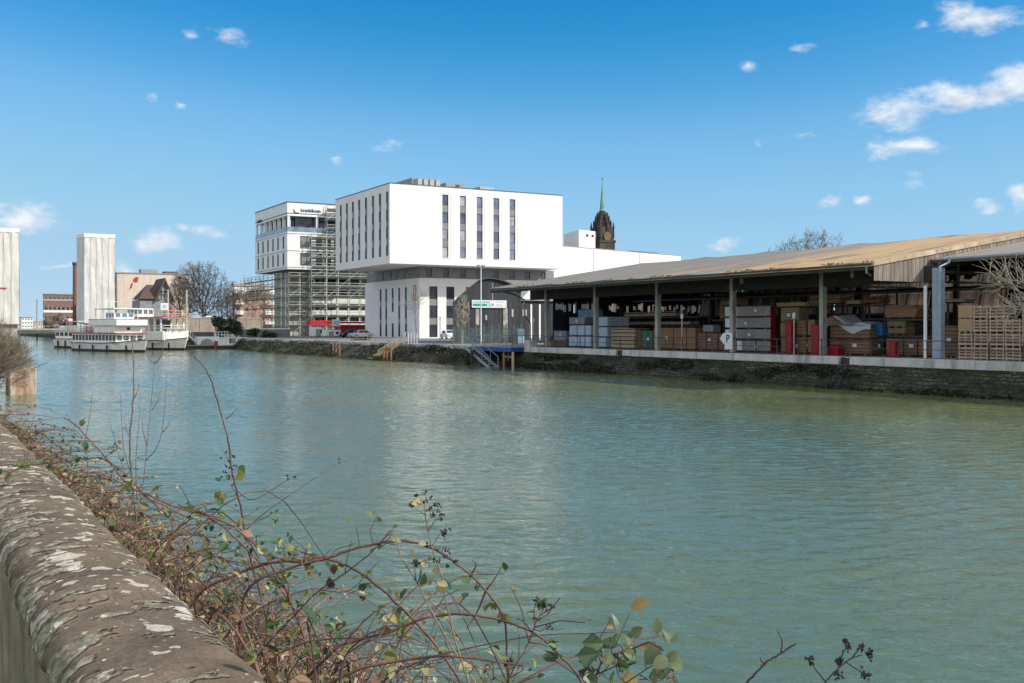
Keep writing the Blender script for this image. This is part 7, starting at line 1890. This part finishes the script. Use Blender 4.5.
for i in range(4200):                                 # short side twigs
    x, y = ubase(); z = bankZ(x, y); T_ = thick(y)
    p0 = Vector((x, y, z + T_ * rnd.uniform(0, .8))); d = rv(1); d.z = abs(d.z) * .6; ln = rnd.uniform(.08, .35)
    p1 = p0 + d.normalized() * ln
    if p1.x < wallc(p1.y) + .25: p1.x = wallc(p1.y) + .26
    SM.tube([p0, (p0 + p1) / 2 + rv(.02), p1], [.0022, .0017, .001], 3, rnd.choice((0, 1, 1, 2)), cap=False)
for i in range(14000):                                 # leaf litter and small leaves
    x, y = ubase(); z = bankZ(x, y); T_ = thick(y)
    leaf(LF, Vector((x, y, z + (rnd.random() ** 1.8) * T_ * .75)), rv(1), Vector((0, 0, 1)) + rv(.7), rnd.uniform(.018, .052) * (1 if y < 8 else 1.35), .34, 0 if rnd.random() < .5 else 1)
SM.f, SM.m = SM.f, SM.m
struct('undergrowth', SM, [stem_red, stem_tan, stem_dark], 'stuff'); bpy.data.objects['undergrowth']['label'] = 'tangle of reddish bramble stems and dry twigs on the near bank'
struct('undergrowth_leaves', LF, [leaf_mix, leaf_dry], 'stuff')
# grass at the land side of the wall
GR = MB()
for i in range(4200):
    y = rnd.uniform(1.2, 9); x = wallc(y) - .2 - abs(rnd.gauss(0, .5)); h = rnd.uniform(.06, .28); d = rv(.4); d.z = 1; w_ = Vector((rnd.gauss(0, 1), rnd.gauss(0, 1), 0)).normalized() * .004
    p = Vector((x, y, -.02)); t = p + d * h + Vector((0, 0, 0)); mm_ = p + d * h * .55 + rv(.01)
    GR.add([p - w_, p + w_, mm_ + w_ * .8, t, mm_ - w_ * .8], [(0, 1, 2, 3, 4)])
struct('grass', GR, leafmat('grass_blade', [(0, (.03, .07, .015)), (.7, (.07, .13, .03)), (1, (.2, .18, .08))], .6, .3), 'stuff')
shrub_twig = M('shrub_twig', (.25, .21, .15), (.15, .13, .09), 6, .8, 0, island=.4)
# shrubs and concrete block further up the near bank
X, Y = at(23, 395, 57.5).xy
q = MB(); q.bbox(X - .75, X + .62, Y - .6, Y + 1.8, -2.6, Zp(367.5, X, Y), .06)
tag(q.build('mooring_block', M('stained_concrete', (.5, .43, .35), (.27, .155, .1), 2.4, .9, .02, (1, 1, .22), lo=.42, hi=.56, dirt=(.3, .2, .14))), 'rust-stained concrete block standing in the water below the near-bank shrubs', 'concrete block')
for (lab, y_, x_, h_, sd, n_) in (('brownish shrub overhanging the concrete block on the near bank', 44, 2.0, 3.4, 61, 2200), ('dense olive-brown twiggy shrub on the near bank at the frame edge', 27, 1.0, 2.4, 62, 2200), ('twiggy shrub on the near bank between the block and the wall end', 34, 1.35, 2.8, 63, 2200), ('farthest twiggy shrub on the near bank behind the concrete block', 62, 1.9, 4.0, 64, 1400)):
    z_ = bankZ(x_, y_) - .05
    t_ = bare_tree('bank_shrub', lab, (x_, y_, z_), h_, .5, sd, shrub_twig, shrub_twig, .28, .02, 5, 3, .0035, stems=9, cat='shrub', upb=.2, wob=.24)
    q = MB()
    for i in range(n_):
        d = rv(1).normalized() * rnd.random() ** .4
        leaf(q, Vector((x_ + d.x * .68, y_ + d.y * 1.3, z_ + h_ * .52 + d.z * h_ * .48)), rv(1), rv(1), rnd.uniform(.025, .055))
    q.build('leaf', olive_leaf, t_)
